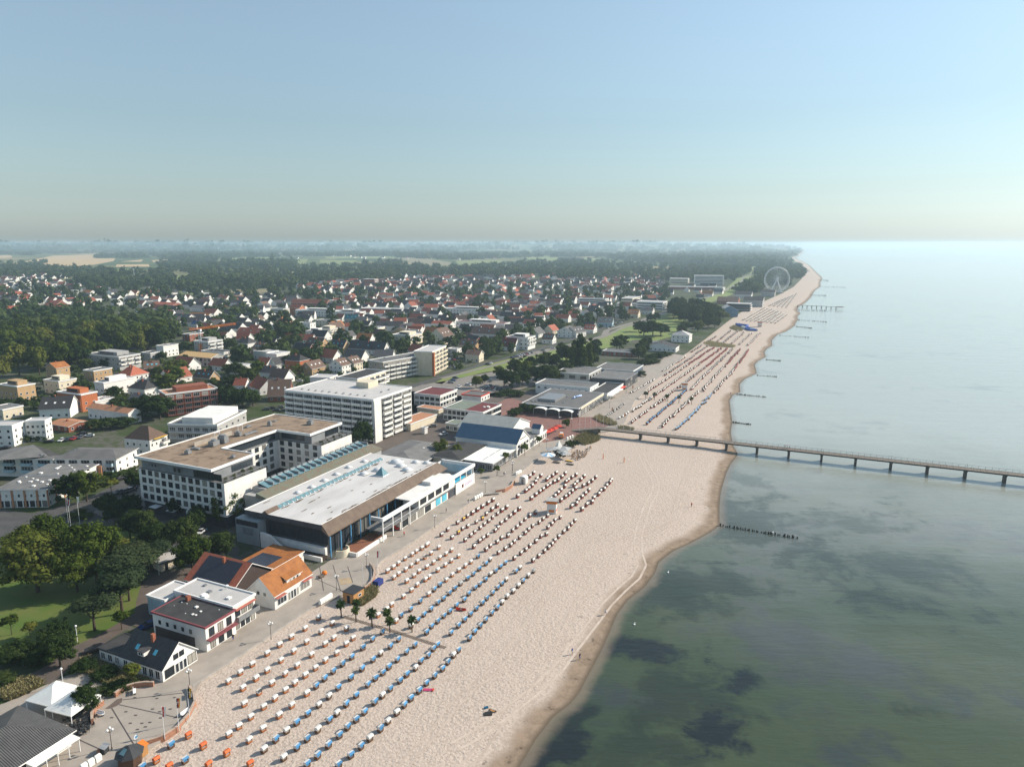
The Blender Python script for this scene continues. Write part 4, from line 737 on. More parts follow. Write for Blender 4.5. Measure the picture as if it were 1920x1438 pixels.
# ---- left side
E, L, D = house('corner_hotel', 'white and orange striped hotel with grey roof by the park', 'hotel', g('J5', 757, 590, 6.3), g('J5', 1150, 368, 6.3), g('J5', -60, 600, 6.3), 6.3, WHITE, TARGREY, 'flat', ov=.5, par=0)
for f, n in (('L', 4), ('R', 3)):
    for i in range(n): on_face(E, L, D, f, 'pilaster', MB().box(-.3, .3, -.25, 0, 0, 6.25).mesh('pilaster', [TILESAL]), face_len(L, D, f) * (i + .02 + (f == 'L') * .2) / n, 0)
wins(E, L, D, 'L', 8, (3.6,), .9, 1.2); wins(E, L, D, 'L', 8, (.2,), 1.6, 2.2, style='d'); wins(E, L, D, 'R', 5, (.6, 3.6), .9, 1.3); vents(E, L, D, 6.6, 12, sz=.9, seed=11)
b = MB(); b.box(0, .05, 0, .05, 0, .05)
rr = random.Random(5)
for i in range(16): x = -rr.uniform(-1.1, 1.1); z = rr.uniform(0, 1.8); b.box(x - .15, x + .15, -.05, 0, z, z + .1)
on_face(E, L, D, 'L', 'wall_mural', b.mesh('wall_mural', [mat('mural_grey', (.25, .22, .22))]), D - 3.2, 3.6)
E, L, D = house('angled_hotel_wing', 'angled white hotel wing with slanting orange end wall and grey roof', 'hotel', g('J5', 1237, 372, 6.5), g('J5', 1592, 186, 6.5), g('J5', 430, 358, 6.5), 6.5, WHITE, TARGREY, 'flat', ov=.5, par=0)
wins(E, L, D, 'R', 4, (.6, 3.6), .9, 1.3); vents(E, L, D, 6.8, 9, sz=.9, seed=12)
b = MB(); b.add([(0, 0, 0), (0, 0, 6.4), (0, 1.4, 6.4), (0, 4.0, 0)], [(0, 1, 2, 3)]); b.box(-.05, .3, -.1, .1, 0, 6.4); on_face(E, L, D, 'R', 'end_fin', MB().box(-.2, .2, -1.6, 0, 0, 6.3).mesh('end_fin', [TILESAL]), L - .3, 0)
for i, (a, b_, c_, lab) in enumerate((((1155, 218), (1362, 110), (598, 188), 'long white apartment row with blue balconies and dark roof behind the angled hotel wing'), ((523, 218), (598, 186), (-330, 195), 'white apartment row with blue balconies, dark roof, at the photo edge'))):
    E, L, D = house('apartment_row', lab, 'apartment block', g('B', *a, 7.2), g('B', *b_, 7.2), g('B', *c_, 7.2), 7.2, WHITE, TARGREY, 'hip', 1.5, 'y' if i == 0 else 'x', hip=.8, ov=.7)
    bals(E, L, D, 'L', 5, (2.0, 4.7), 1.3, BLUEW, fill=.55); wins(E, L, D, 'R', 3, (1.9, 4.6), 1.2, 1.3); vents(E, L, D, 8.2, 8, sz=.7, m=METAL, name='roof_vent', seed=i, area=(.4, .6, .1, .9))
E, L, D = house('pyramid_roof_house', 'white house with brown pyramid roof and yellow awning near the hotel', 'house', g('A', 1492, 1045, 7), g('A', 1668, 985, 7), g('A', 1165, 1045, 7), 7, WHITE, TILEBRN, 'hip', 4.6, 'y', hip=1.0, ov=.2)
wins(E, L, D, 'R', 4, (1.2, 4.2), .9, 1.2); wins(E, L, D, 'L', 4, (1.2, 4.2), 1.2, 1.3); o = bx(E, 'awning', YELCANVAS, 2, L - 1, -1.2, .6, 7.1, 7.2); bals(E, L, D, 'R', 1, (4.0,), 1.4, WHITE, a0=L - 4, a1=L)
E, L, D = house('stepped_white_block', 'white stepped block with setback top storey behind the big hotel', 'apartment block', g('C', 570, 1060, 8), g('C', 860, 915, 8), g('C', 75, 1050, 8), 8, GREYW, TARGREY, 'flat', par=.6)
bx(E, 'upper_storey', [WHITE, TARLIGHT], 1.2, L - 3, 2.5, D - 6, 8.3, 11.4); bals(E, L, D, 'L', 6, (2, 5), 1.2, WHITE, True); wins(E, L, D, 'R', 5, (2, 5), 1.8, 1.5)
E, L, D = house('brown_balcony_block', 'brown four-storey block with wooden balconies left of the stepped white block', 'apartment block', g('C', 58, 752, 11.5), g('C', 572, 688, 11.5), 13, 11.5, BRICK, TILESAL, 'flat', par=.5)
bals(E, L, D, 'R', 6, (.8, 3.5, 6.2, 8.9), 1.3, mat('brown_balcony', (.20, .075, .05)), True, fill=.96); bx(E, 'upper_storey', [BRICK, TARLIGHT], 6, L - 4, 3, 11, 11.8, 14.2)
for i, (a, b_, c_, lab) in enumerate((((445, 855), (512, 822), (250, 860), 'white rotated apartment block, part with the glazed balcony stack'), ((118, 905), (246, 858), (-120, 870), 'white rotated apartment block, wing at the photo edge'))):
    E, L, D = house('white_apartments', lab, 'apartment block', g('A', *a, 9), g('A', *b_, 9), g('A', *c_, 9), 9, WHITE, TARLIGHT, 'flat', par=.4)
    wins(E, L, D, 'L', 4, (.8, 3.5, 6.2), 1.2, 1.3); wins(E, L, D, 'R', 2, (.8, 3.5, 6.2), 1.2, 1.3)
# rubble bank and retaining wall by the white apartments
# ================================================================== TOWN HOUSES placed one by one
HT = [  # crop, x, y of the near ground corner, length (seaward face), depth, eave height, roof type, rise, roof, wall, ridge axis, turn, label
 ('A', 575, 435, 9, 11, 7.5, 'gable', 3, TILEOR, TAN, 'x', 0, 'tall tan house with orange roof at the edge of the wood'),
 ('A', 600, 585, 11, 14, 7.5, 'flat', 0, TARGREY, CREAM, 'x', 0, 'beige flat-roofed house with roof railing below the orange-roofed tan house'),
 ('A', 945, 455, 13, 10, 6.5, 'flat', 0, TARGREY, TAN, 'x', 0, 'tan flat-roofed house with rounded balcony front near the wood'),
 ('A', 1050, 620, 20, 8, 8.5, 'flat', 0, TARLIGHT, WHITE, 'x', 0, 'bright white long three-storey house with pale flat roof'),
 ('A', 1310, 500, 13, 12, 6.5, 'hip', 5, TILERED, WHITE, 'y', 0, 'white villa with steep red mansard roof'),
 ('A', 1200, 350, 17, 36, 9.5, 'flat', 0, TARGREY, GREYW, 'x', 0, 'long grey terraced apartment house in front of the wood'),
 ('A', 190, 660, 10, 17, 8.5, 'flat', 0, TARLIGHT, TAN, 'x', 0, 'tan balcony house with pale roof at the photo edge'),
 ('A', 830, 760, 9, 20, 9, 'flat', 0, TARLIGHT, ORBRICK, 'x', 0, 'orange brick house with flat grey roof and white bay windows'),
 ('A', 960, 735, 11, 9, 4, 'flat', 0, TARLIGHT, WHITE, 'x', 0, 'low white flat house attached to the orange brick house'),
 ('A', 1290, 880, 7, 30, 5.5, 'gable', 1.6, TILESAL, WHITE, 'y', 0, 'long low white apartments with salmon roof and balconies'),
 ('A', 690, 965, 11, 14, 2.8, 'gable', 1.2, TILESAL, BRICK, 'y', 0, 'low brick garages with salmon roof by the car park'),
 ('A', 1400, 700, 8, 9, 3.4, 'gable', 2.6, TILEGRY, WHITE, 'y', 0, 'small white gabled house with dark grey roof among bushes'),
 ('A', 1450, 610, 12, 14, 4.5, 'hip', 4, TILEDRK, WHITE, 'y', 0, 'house with broad black hipped roof below the white villa'),
 ('A', 1600, 400, 9, 9, 6, 'gable', 4, TILEBRN, BRICK, 'y', .9, 'dark brick gabled house with a single lit gable window'),
 ('A', 400, 830, 14, 14, 5, 'gable', 5, TILEDRK, WHITE, 'x', -.9, 'white house with dark many-gabled roof above the car park'),
 ('A', 1640, 215, 14, 8, 8.5, 'flat', 0, TARGREY, WHITE, 'x', 0, 'white narrow apartment house at the end of the wood'),
 ('A', 1510, 270, 9, 10, 7, 'flat', 0, TARDARK, GREYW, 'x', 0, 'grey modern house next to the narrow white apartment house'),
 ('A', 40, 840, 10, 12, 5, 'flat', 0, TARGREY, CREAM, 'x', 0, 'cream flat house at the photo edge by the dark gabled house'),
 ('C', 1080, 820, 12, 13, 3.6, 'gable', 8, TILEBRN, BRICK, 'x', -1.0, 'large brick house with huge brown half-hipped roof and white barge boards'),
 ('C', 740, 725, 7, 8, 4.6, 'gable', 3.4, TILERED, WHITE, 'x', -1.2, 'small white half-timbered house with red roof'),
 ('C', 500, 660, 8, 14, 5, 'gable', 4, TILEBRN, TAN, 'y', 0, 'tan house with steep brown roof behind the brown block'),
 ('C', 1120, 600, 11, 10, 4.5, 'gable', 3.5, TILEDRK, WHITE, 'y', 0, 'white house with black roof beside the street cars'),
 ('C', 1400, 530, 10, 13, 8.5, 'hip', 3.4, TILEDRK, ORBRICK, 'y', 0, 'orange brick three-storey townhouse with dark roof'),
 ('C', 1520, 555, 14, 10, 4.5, 'gable', 4.4, TILEBRN, TAN, 'x', 0, 'brown-roofed tan house with a row of roof windows'),
 ('C', 1820, 545, 10, 11, 6, 'gable', 4, TILEBRN, WHITE, 'x', 0, 'white gabled house with brown roof, next to the tan one'),
 ('C', 1940, 520, 10, 10, 6, 'gable', 4, TILEBRN, CREAM, 'x', 0, 'cream gabled house with brown roof joined to the white gabled one'),
 ('C', 1170, 455, 14, 10, 8, 'flat', 0, TARLIGHT, WHITE, 'x', 0, 'white modern house with stepped roof terraces'),
 ('C', 1000, 350, 13, 9, 4.5, 'gable', 4.5, TILEBRN, BRICK, 'y', 0, 'dark brick house with brown roof behind the white modern house'),
 ('C', 490, 340, 15, 16, 9.5, 'flat', 0, TARLIGHT, GREYW, 'x', 0, 'four-storey house with big white flat roof and rounded balconies'),
 ('C', 640, 380, 10, 24, 4, 'flat', 0, TARDARK, WHITE, 'x', 0, 'low dark-roofed white building in front of the big white flat roof'),
 ('C', 1010, 195, 11, 30, 5, 'gable', 4.5, TILERED, ORBRICK, 'y', 0, 'long red-roofed house with three arched dormers'),
 ('C', 880, 300, 12, 14, 5.5, 'hip', 4, TILEDRK, WHITE, 'y', 0, 'white house with dark slate mansard roof under the red arched-dormer house'),
 ('C', 1595, 195, 10, 16, 7, 'flat', 0, TARGREY, WHITE, 'x', 0, 'white guest house with regular windows and flat roof'),
 ('C', 1700, 165, 16, 16, 6.5, 'flat', 0, TARGREY, CREAM, 'x', 0, 'cream flat-roofed house beside the white guest house'),
 ('C', 1500, 105, 9, 16, 7, 'flat', 0, TARGREY, WHITE, 'x', 0, 'white flat-roofed house behind the guest house, two storeys'),
 ('C', 1300, 110, 10, 15, 4.5, 'flat', 0, TARGREY, GREYW, 'x', 0, 'low grey terraced house left of the two-storey white flat house'),
 ('C', 300, 215, 16, 9, 6, 'flat', 0, TARDARK, BRICK, 'x', 0, 'red brick flat house with white balconies by the wood'),
 ('C', 1600, 310, 13, 16, 4.5, 'gable', 5.5, TILEBRN, TAN, 'y', 0, 'brown-roofed house with two pointed white-trimmed gables'),
 ('C', 1830, 330, 10, 14, 4.5, 'gable', 5.5, TILEDRK, TAN, 'y', 0, 'black-roofed gabled house with many roof windows'),
 ('C', 370, 90, 9, 8, 5, 'gable', 3.5, mat('roof_tiles_blue', (.04, .09, .19)), WHITE, 'y', 0, 'small white house with blue roof near the crane'),
 ('h1', 500, 690, 18, 26, 7, 'gable', 6, TILERED, BRICK, 'y', -.1, 'large brick manor with orange-red roof behind the wood'),
 ('h1', 60, 715, 14, 12, 5, 'gable', 4.5, TILERED, BLUEW, 'x', -.6, 'pale house with red roof at the photo edge behind the wood'),
 ('h1', 1560, 670, 16, 44, 5, 'gable', 3, TILERED, BRICK, 'y', 0, 'long low school with red roofs at the end of the wood'),
 ('h1', 1690, 790, 12, 26, 4.5, 'gable', 4, TILEDRK, WHITE, 'y', 0, 'long white house with black roof before the red-roofed school'),
 ('h1', 810, 545, 12, 22, 4, 'gable', 4, TILEOR, WHITE, 'y', 0, 'white house with orange roof in the trees before the fields'),
 ('h2', 230, 700, 14, 40, 4.5, 'gable', 3, TILEGRY, WHITE, 'y', 0, 'very long white building with grey roof near the building site'),
 ('h2', 190, 770, 10, 30, 4, 'gable', 3.5, TILEOR, WHITE, 'y', 0, 'long white house with orange roof beside the blue-roofed one'),
 ('h2', 1260, 650, 12, 58, 4.5, 'gable', 5, TILERED, BRICK, 'y', .12, 'very long brick terrace with red roof and many dormers'),
 ('h2', 1440, 635, 12, 32, 5.5, 'flat', 0, TARGREY, CREAM, 'x', 0, 'cream flat apartments at the end of the long brick terrace'),
 ('h2', 1365, 745, 14, 60, 7, 'flat', 0, TARLIGHT, WHITE, 'x', .12, 'long white ribbon-window apartments, nearer pair, longer wing'),
 ('h2', 1560, 760, 14, 36, 7.5, 'flat', 0, TARLIGHT, WHITE, 'x', .12, 'white ribbon-window apartments, stepped end wing'),
 ('h2', 1020, 725, 10, 16, 9, 'gable', 3.5, TILERED, ORBRICK, 'y', 0, 'square red-tiled brick house left of the ribbon-window apartments'),
 ('h2', 1540, 800, 11, 15, 5, 'gable', 5, mat('roof_tiles_teal', (.02, .10, .13)), GREYW, 'y', .4, 'house with teal glazed roof'),
 ('h2', 870, 720, 12, 20, 6.5, 'flat', 0, TARGREY, WHITE, 'x', 0, 'white flat house next to the square red-tiled house'),
 ('h2', 1310, 830, 14, 22, 6, 'flat', 0, TARGREY, CREAM, 'x', 0, 'cream stepped apartments in front of the ribbon windows'),
 ('h2', 1690, 470, 14, 26, 15, 'flat', 0, TARLIGHT, ORBRICK, 'x', 0, 'lone orange and white high block at the far town edge'),
 ('h2', 900, 830, 9, 14, 5, 'gable', 5, TILEOR, ORBRICK, 'x', 0, 'steep orange gabled house left of the white flat houses'),
 ('h2', 1720, 890, 18, 14, 4.5, 'flat', 0, TARLIGHT, CREAM, 'x', .2, 'beige house with broad pale flat roof'),
 ('h3', 270, 720, 15, 60, 6, 'flat', 0, TARLIGHT, BRICK, 'x', .1, 'long brick and white apartment block with pale roof'),
 ('h3', 180, 770, 12, 16, 4, 'gable', 3.5, TILEGRY, WHITE, 'y', 0, 'white gabled house with grey roof by a red cube house'),
 ('h3', 130, 830, 8, 10, 7, 'flat', 0, TARGREY, BRICK, 'x', 0, 'red cube-shaped brick house'),
 ('h3', 1050, 730, 14, 66, 7, 'flat', 0, TARLIGHT, WHITE, 'x', .1, 'long curved white hotel with rows of balconies in the town'),
 ('h3', 690, 870, 12, 22, 7, 'gable', 2.5, TILERED, WHITE, 'y', 0, 'white balcony house with flat red roof and pale blue side'),
 ('h3', 1180, 870, 14, 56, 7.5, 'flat', 0, MAROON, WHITE, 'x', 0, 'long white ribbon-window house with maroon roof'),
 ('h3', 640, 990, 18, 16, 6.5, 'gable', 7, TILEBRN, CREAM, 'x', 0, 'big brown mansard house with two rows of roof windows'),
 ('h3', 330, 960, 14, 18, 8, 'gable', 5, TILEDRK, TAN, 'x', .5, 'dark-roofed balcony house in front of the mansard house'),
 ('h3', 905, 1050, 10, 14, 4.5, 'gable', 4.5, TILEBRN, TAN, 'y', 0, 'house with brown roof and glowing tan gable'),
 ('h3', 1270, 1050, 11, 20, 3.6, 'gable', 6.5, MAROON, WHITE, 'y', 0, 'white house with steep dark red roof and bright white gable'),
 ('h3', 1130, 1010, 9, 11, 4, 'gable', 4, TILEGRY, WHITE, 'y', 0, 'white gabled house beside the steep dark red roof'),
 ('h3', 1390, 1040, 16, 20, 10, 'flat', 0, TARGREY, WHITE, 'x', 0, 'white stepped apartment house with many terraces near the dike'),
 ('h3', 1170, 950, 12, 34, 5, 'gable', 5, TILEBRN, WHITE, 'y', 0, 'long house with dark brown roof behind the stepped white apartments'),
 ('h3', 1610, 985, 10, 10, 4, 'gable', 4.5, TILEBRN, WHITE, 'y', 0, 'white gabled house with brown roof by the dike road'),
 ('h3', 1780, 930, 16, 14, 6, 'gable', 4, TILEGRY, WHITE, 'x', 0, 'white apartments with grey gable roof by the dike road'),
 ('E', 310, 265, 10, 11, 5.5, 'gable', 3, TILEBRN, CREAM, 'y', .1, 'small cream house with balcony facing the dike lawn'),
 ('E', 90, 175, 8, 9, 3, 'flat', 0, TARLIGHT, WHITE, 'x', 0, 'low white house beside a parking yard behind the balcony block'),
 ('D', 1060, 140, 10, 34, 4, 'gable', 6, TILEDRK, WHITE, 'y', 0, 'long black-roofed house with pointed white gables behind the balcony block'),
 ('D', 1330, 40, 20, 20, 8, 'flat', 0, TARLIGHT, CREAM, 'x', 0, 'cream apartment house behind the brick-ended block'),
 ('h4', 650, 640, 42, 16, 10, 'flat', 0, TARLIGHT, CREAM, 'x', 0, 'long cream balcony slab near the dike road, four storeys'),
 ('h4', 405, 640, 18, 40, 9, 'flat', 0, TARGREY, WHITE, 'x', 0, 'white broad apartment slab next to the cream balcony slab'),
 ('h4', 925, 680, 26, 36, 10, 'flat', 0, TARLIGHT, WHITE, 'x', 0, 'white terraced balcony building nearest the dark grove'),
 ('h4', 700, 665, 14, 30, 6, 'flat', 0, TARGREY, WHITE, 'x', 0, 'low white slab between the cream slab and terraced building'),
 ('h4', 1470, 460, 30, 60, 20, 'flat', 0, TARLIGHT, WHITE, 'x', .2, 'tall pale apartment slab by the far dike'),
 ('h4', 1410, 500, 20, 90, 5, 'flat', 0, TARLIGHT, BRICK, 'x', .2, 'long low white-trimmed building before the tall far slab'),
 ('h4', 1150, 440, 30, 40, 10, 'flat', 0, TARLIGHT, CREAM, 'x', .1, 'pale far block left of the tall far slab'),
 ('h4', 145, 930, 16, 14, 5, 'gable', 4.5, TILEGRY, WHITE, 'x', -.3, 'white house with grey gable and balconies by the dike road bend'),
 ('h4', 300, 890, 12, 10, 4, 'gable', 4, TILERED, WHITE, 'y', 0, 'small red-roofed house next to the white balcony house by the dike'),
 ('h4', 470, 830, 14, 16, 4.5, 'gable', 5, TILEGRY, BLUEW, 'y', .2, 'pale blue house with grey roof along the dike road'),
 ('h4', 700, 750, 12, 12, 4.5, 'gable', 5, TILEOR, CREAM, 'y', 0, 'orange-roofed house with dark gable along the dike road'),
 ('h4', 830, 720, 12, 14, 4.5, 'gable', 4, TILEGRY, WHITE, 'y', 0, 'white house with light grey roof near the dark grove'),
 ('h4', 600, 750, 14, 14, 5, 'gable', 5, TILEGRY, WHITE, 'y', .2, 'white house with grey hipped gable behind the dike road cars'),
 ('h4', 1160, 975, 14, 16, 6.5, 'hip', 3.5, TARLIGHT, WHITE, 'x', 0, 'white house with pale pyramid roof beside the beach'),
 ('h4', 1040, 1060, 14, 26, 4, 'gable', 3, TILEDRK, WHITE, 'x', 0, 'dark-roofed restaurant with white canopies below the pale pyramid roof'),
 ('h4', 850, 1030, 24, 7, 3, 'flat', 0, TARGREY, BRICK, 'x', 0, 'low brick building under the trees near the beach restaurant'),
 ('F', 500, 585, 12, 28, 3, 'flat', 0, TARGREY, BRICK, 'x', 0, 'long low brick wall building under two dark round trees'),
 ('h5', 400, 740, 22, 20, 8, 'gable', 5, TARLIGHT, mat('blue_house_wall', (.12, .22, .33)), 'x', .3, 'blue house with pale grey gables beside the far beach'),
 ('h5', 505, 690, 20, 30, 9, 'flat', 0, TARLIGHT, DARKW, 'x', 0, 'dark cube building with white rim beside the far beach'),
 ('h5', 620, 650, 26, 26, 8, 'gable', 5, TILEDRK, GREYW, 'y', 0, 'dark-roofed beach hotel beside the far beach'),
 ('h5', 400, 630, 22, 30, 5, 'gable', 5, TILEBRN, BRICK, 'y', 0, 'wide brown-roofed buildings at the yacht harbour end'),
 ('h5', 520, 570, 18, 26, 5, 'gable', 5, TILEDRK, WHITE, 'y', 0, 'wide dark-roofed building at the foot of the big wheel'),
 ('h5', 730, 560, 18, 22, 7, 'gable', 4, TILEDRK, GREYW, 'y', 0, 'dark building right under the big wheel'),
]
for (cr_, x, y, L, D, H, rt, rh, rf, wl, ax, tr, lab) in HT:
    p0 = g(cr_, x, y); a = KA + tr
    cat = 'apartment block' if (rt == 'flat' and D * L > 260) else 'house'
    nm = 'apartment_house' if cat != 'house' else 'house'
    E, L, D = house(nm, lab, cat, p0, (p0[0] + L * cos(a), p0[1] + L * sin(a)), D, H, wl, rf, rt, rh, ax, hip=.8, chim=(rt != 'flat' and p0[1] < 900), par=.35)
    dist = hypot(*p0); nf = max(1, int(H / 2.8)); zs = [.9 + i * (H - .3) / nf for i in range(nf)]
    far = dist > 900
    if rt == 'flat' and not far:
        vents(E, L, D, H + .3, 4, sz=.9, m=METAL, name='roof_vent', seed=int(x))
        if D * L > 150 and H > 6: bx(E, 'upper_storey', [wl, TARGREY], L * .25, L * .8, D * .2, D * .75, H + .3, H + 2.7); on_face(E, L, D, 'L', 'window', winmesh(D * .4, 1.4, 'd'), D * .5, H + .8, -L * .25 + .03)
    if rt == 'flat' and D * L > 180 and not far:
        bals(E, L, D, 'R', max(1, int(L / 5)), [z + .1 for z in zs[1:]] or [1], 1.3, None, fill=.8, glass_h=1.8); wins(E, L, D, 'L', max(2, int(D / (4 if not far else 7))), zs, 1.6, 1.4)
    elif rt == 'flat' and far and nf > 1:
        for z in zs: on_face(E, L, D, 'R', 'window_band', winmesh(L * .92, 1.4, 'n'), L / 2, z); on_face(E, L, D, 'L', 'window_band', winmesh(D * .94, 1.4, 'n'), D / 2, z)
        for z in zs: on_face(E, L, D, 'R', 'balcony_band', balmesh(L * .9, 1.2), L / 2, z)
    else:
        wins(E, L, D, 'R', max(2, int(L / 3.2)), zs[:2], 1.2, 1.3); wins(E, L, D, 'L', max(2, int(D / 3.6)), zs[:2], 1.2, 1.3)
        if rt == 'gable' and rh > 3: on_face(E, L, D, 'R' if ax == 'y' else 'L', 'window', winmesh(1.4, 1.2), (L if ax == 'y' else D) / 2, H + .5)
        if rt == 'gable' and not far and rh > 3.5:
            for i in range(3):
                b = MB(); b.box(-.5, .5, -.6, .6, 0, .06); t_ = (i + .6) / 3.4
                if ax == 'y': o = put('roof_window', b.mesh('roof_window', [SKYBLUE]), E, (L * .22, D * t_, H + rh * .44 + .32)); o.rotation_euler = (0, -math.atan2(rh, L / 2), 0)
                else: o = put('roof_window', b.mesh('roof_window', [TRIM]), E, (L * t_, D * .22, H + rh * .44 + .32)); o.rotation_euler = (math.atan2(rh, D / 2), 0, 0)
# building site with a timber roof frame, tower crane
p0 = g('C', 515, 470); a = KA
E, L, D = house('building_site', 'half-built house with bare yellow roof timbers', 'building site', p0, K(*[toK(p0)[0] + 14, toK(p0)[1]]), 32, 6.5, GREYW, LUMBER, 'gable', 2.2, 'y')
wins(E, L, D, 'L', 8, (.8, 3.8), 2.2, 1.9, style='n'); wins(E, L, D, 'R', 4, (.8, 3.8), 2, 1.9, style='n')
b = MB()
for i in range(26): y = .5 + i * 1.2; b.box(-.6, L / 2, y, y + .35, 0, .2)
o = put('rafters', b.mesh('rafters', [mat('rafter_wood', (.70, .46, .19))]), E, (0, 0, 6.45)); o.rotation_euler = (0, -math.atan2(2.2, L / 2), 0)
cx, cy = g('C', 412, 335); t = thing('tower_crane', 'tower crane with white mast and long orange jib over the town', 'crane', (cx, cy, 0), KA)
def lattice(b, a, c_, r, n):
    a, c_ = Vector(a), Vector(c_); d = (c_ - a).normalized(); u = d.orthogonal().normalized(); v = d.cross(u); P = [u * r + v * r, u * r - v * r, -u * r - v * r, -u * r + v * r]
    for p in P: b.tube(a + p, c_ + p, .12, n=4)
    for i in range(n):
        q0, q1 = a + (c_ - a) * (i / n), a + (c_ - a) * ((i + 1) / n)
        for k in range(4): b.tube(q0 + P[k], q1 + P[(k + 1) % 4], .07, n=4)
b = MB(); lattice(b, (0, 0, 0), (0, 0, 20), .8, 10); put('mast', b.mesh('mast', [WHITEM]), t); bx(t, 'base_section', ORCANVAS, -1.1, 1.1, -1.1, 1.1, 0, 8)
jx, jy = K(*toK((cx, cy))); e1 = G(*q('C', 925, 32), 20); b = MB(); dv = Vector((e1[0] - cx, e1[1] - cy, 0)); dv.rotate(Matrix.Rotation(-KA, 3, 'Z')); lattice(b, (0, 0, 20.2), tuple(dv.normalized() * 34 + Vector((0, 0, 21))), .7, 20); lattice(b, (0, 0, 20.2), tuple(dv.normalized() * -9 + Vector((0, 0, 20.4))), .7, 5); put('jib', b.mesh('jib', [ORCANVAS]), t); bx(t, 'cabin', WHITEM, -.8, .8, -1.8, -.8, 18.2, 20)
# ---- scattered houses deeper in the town
KINDS = [(TILEDRK, WHITE, 'dark-roofed white house'), (TILEGRY, WHITE, 'grey-roofed white house'), (TILEBRN, WHITE, 'brown-roofed white house'), (TILERED, WHITE, 'red-roofed white house'), (TILEDRK, BRICK, 'dark-roofed brick house'), (TILERED, CREAM, 'red-roofed cream house'),
         (TILEBRN, BRICK, 'brown-roofed brick house'), (TILEGRY, CREAM, 'grey-roofed cream house'), (TARLIGHT, WHITE, 'flat-roofed white house'), (TILEOR, WHITE, 'orange-roofed white house')]
ZONES = [('in mid town', crp('S', (640, 560), (820, 545), (1000, 545), (1240, 545), (1260, 580), (1140, 615), (980, 650), (860, 660), (760, 630), (640, 620)), 66), ('in town behind the wood', crp('S', (0, 545), (130, 535), (330, 545), (560, 555), (560, 600), (420, 610), (330, 570), (240, 570), (120, 568), (0, 560)), 46),
         ('in the old town', crp('S', (330, 735), (350, 690), (420, 640), (560, 600), (640, 592), (840, 612), (890, 650), (860, 672), (700, 680), (600, 700), (560, 740), (440, 760)), 34), ('on the far rim of the town', crp('S', (560, 540), (760, 526), (900, 528), (1060, 522), (1220, 525), (1240, 545), (1000, 546), (820, 546), (600, 560)), 24), ('along the far dike', crp('S', (1240, 545), (1330, 530), (1400, 548), (1280, 575), (1225, 590)), 16)]
zr = random.Random(11); HPROTO = {}; NH = 0
def far_house(kind, L, D, H, rh):
    rf, wl, lab = KINDS[kind]; key = (kind, L, D)
    if key not in HPROTO:
        m1 = wallmesh(L, D, H, 0, 'flat' if kind == 8 else 'gable', rh, 'y', wl); T0 = put('tmp', None)
        o = flatroof(L, D, H, .2, .3, rf, TRIM, .2, E=T0) if kind == 8 else gableroof(L, D, H, rh, 'y', rf, .5, E=T0); m2 = o.data; bpy.data.objects.remove(o); bpy.data.objects.remove(T0); HPROTO[key] = (m1, m2)
    return HPROTO[key]
for zone, poly, n_ in ZONES:
    xs, ys = [p[0] for p in poly], [p[1] for p in poly]; k = 0; tries = 0
    while k < n_ and tries < 6000:
        tries += 1; px, py = zr.uniform(min(xs), max(xs)), zr.uniform(min(ys), max(ys))
        if not inpoly((px, py), poly): continue
        x, y = G(px, py)
        if not free(x, y, 9): continue
        kind = zr.choice([0, 0, 0, 1, 1, 2, 3, 3, 4, 5, 6, 7, 8, 9]); L, D = zr.choice([(9, 11), (10, 12), (9, 14), (11, 16)]); H = 3.6 if kind != 8 else 6; rh = L * .48
        OCC.append((x, y, 9)); k += 1; NH += 1; a = KA + zr.choice([0, 0, 0, pi / 2, pi / 2, .3, -.4]) + zr.uniform(-.15, .15)
        m1, m2 = far_house(kind, L, D, H, rh); E = thing('house', KINDS[kind][2] + ' ' + zone, 'house', (x, y, 0), a, 'small houses ' + zone)
        put('wall', m1, E); put('roof', m2, E)
        if y < 1000: wins(E, L, D, 'R', 2, (1.,), 1.3, 1.3); wins(E, L, D, 'L', 3, (1.,), 1.3, 1.3)
print('houses scattered', NH)
b = [MB(), MB()]   # farther settlements: too many and too small to tell apart
def addh(mb, x, y, L, D, H, rh, a, z=0):
    ca, sa = cos(a), sin(a); f = lambda u, v, w_: (x + u * ca - v * sa, y + u * sa + v * ca, z + w_)
    c = [f(0, 0, 0), f(L, 0, 0), f(L, D, 0), f(0, D, 0), f(0, 0, H), f(L, 0, H), f(L, D, H), f(0, D, H), f(L / 2, 0, H + rh), f(L / 2, D, H + rh)]
    mb.add(c, [(0, 1, 5, 4), (1, 2, 6, 5), (2, 3, 7, 6), (3, 0, 4, 7)], 0); mb.add([c[4], c[5], c[8], c[6], c[7], c[9]], [(0, 1, 2), (3, 4, 5)], 0); mb.add([c[5], c[6], c[9], c[8], c[7], c[4]], [(0, 1, 2, 3), (3, 2, 4, 5)], 1)
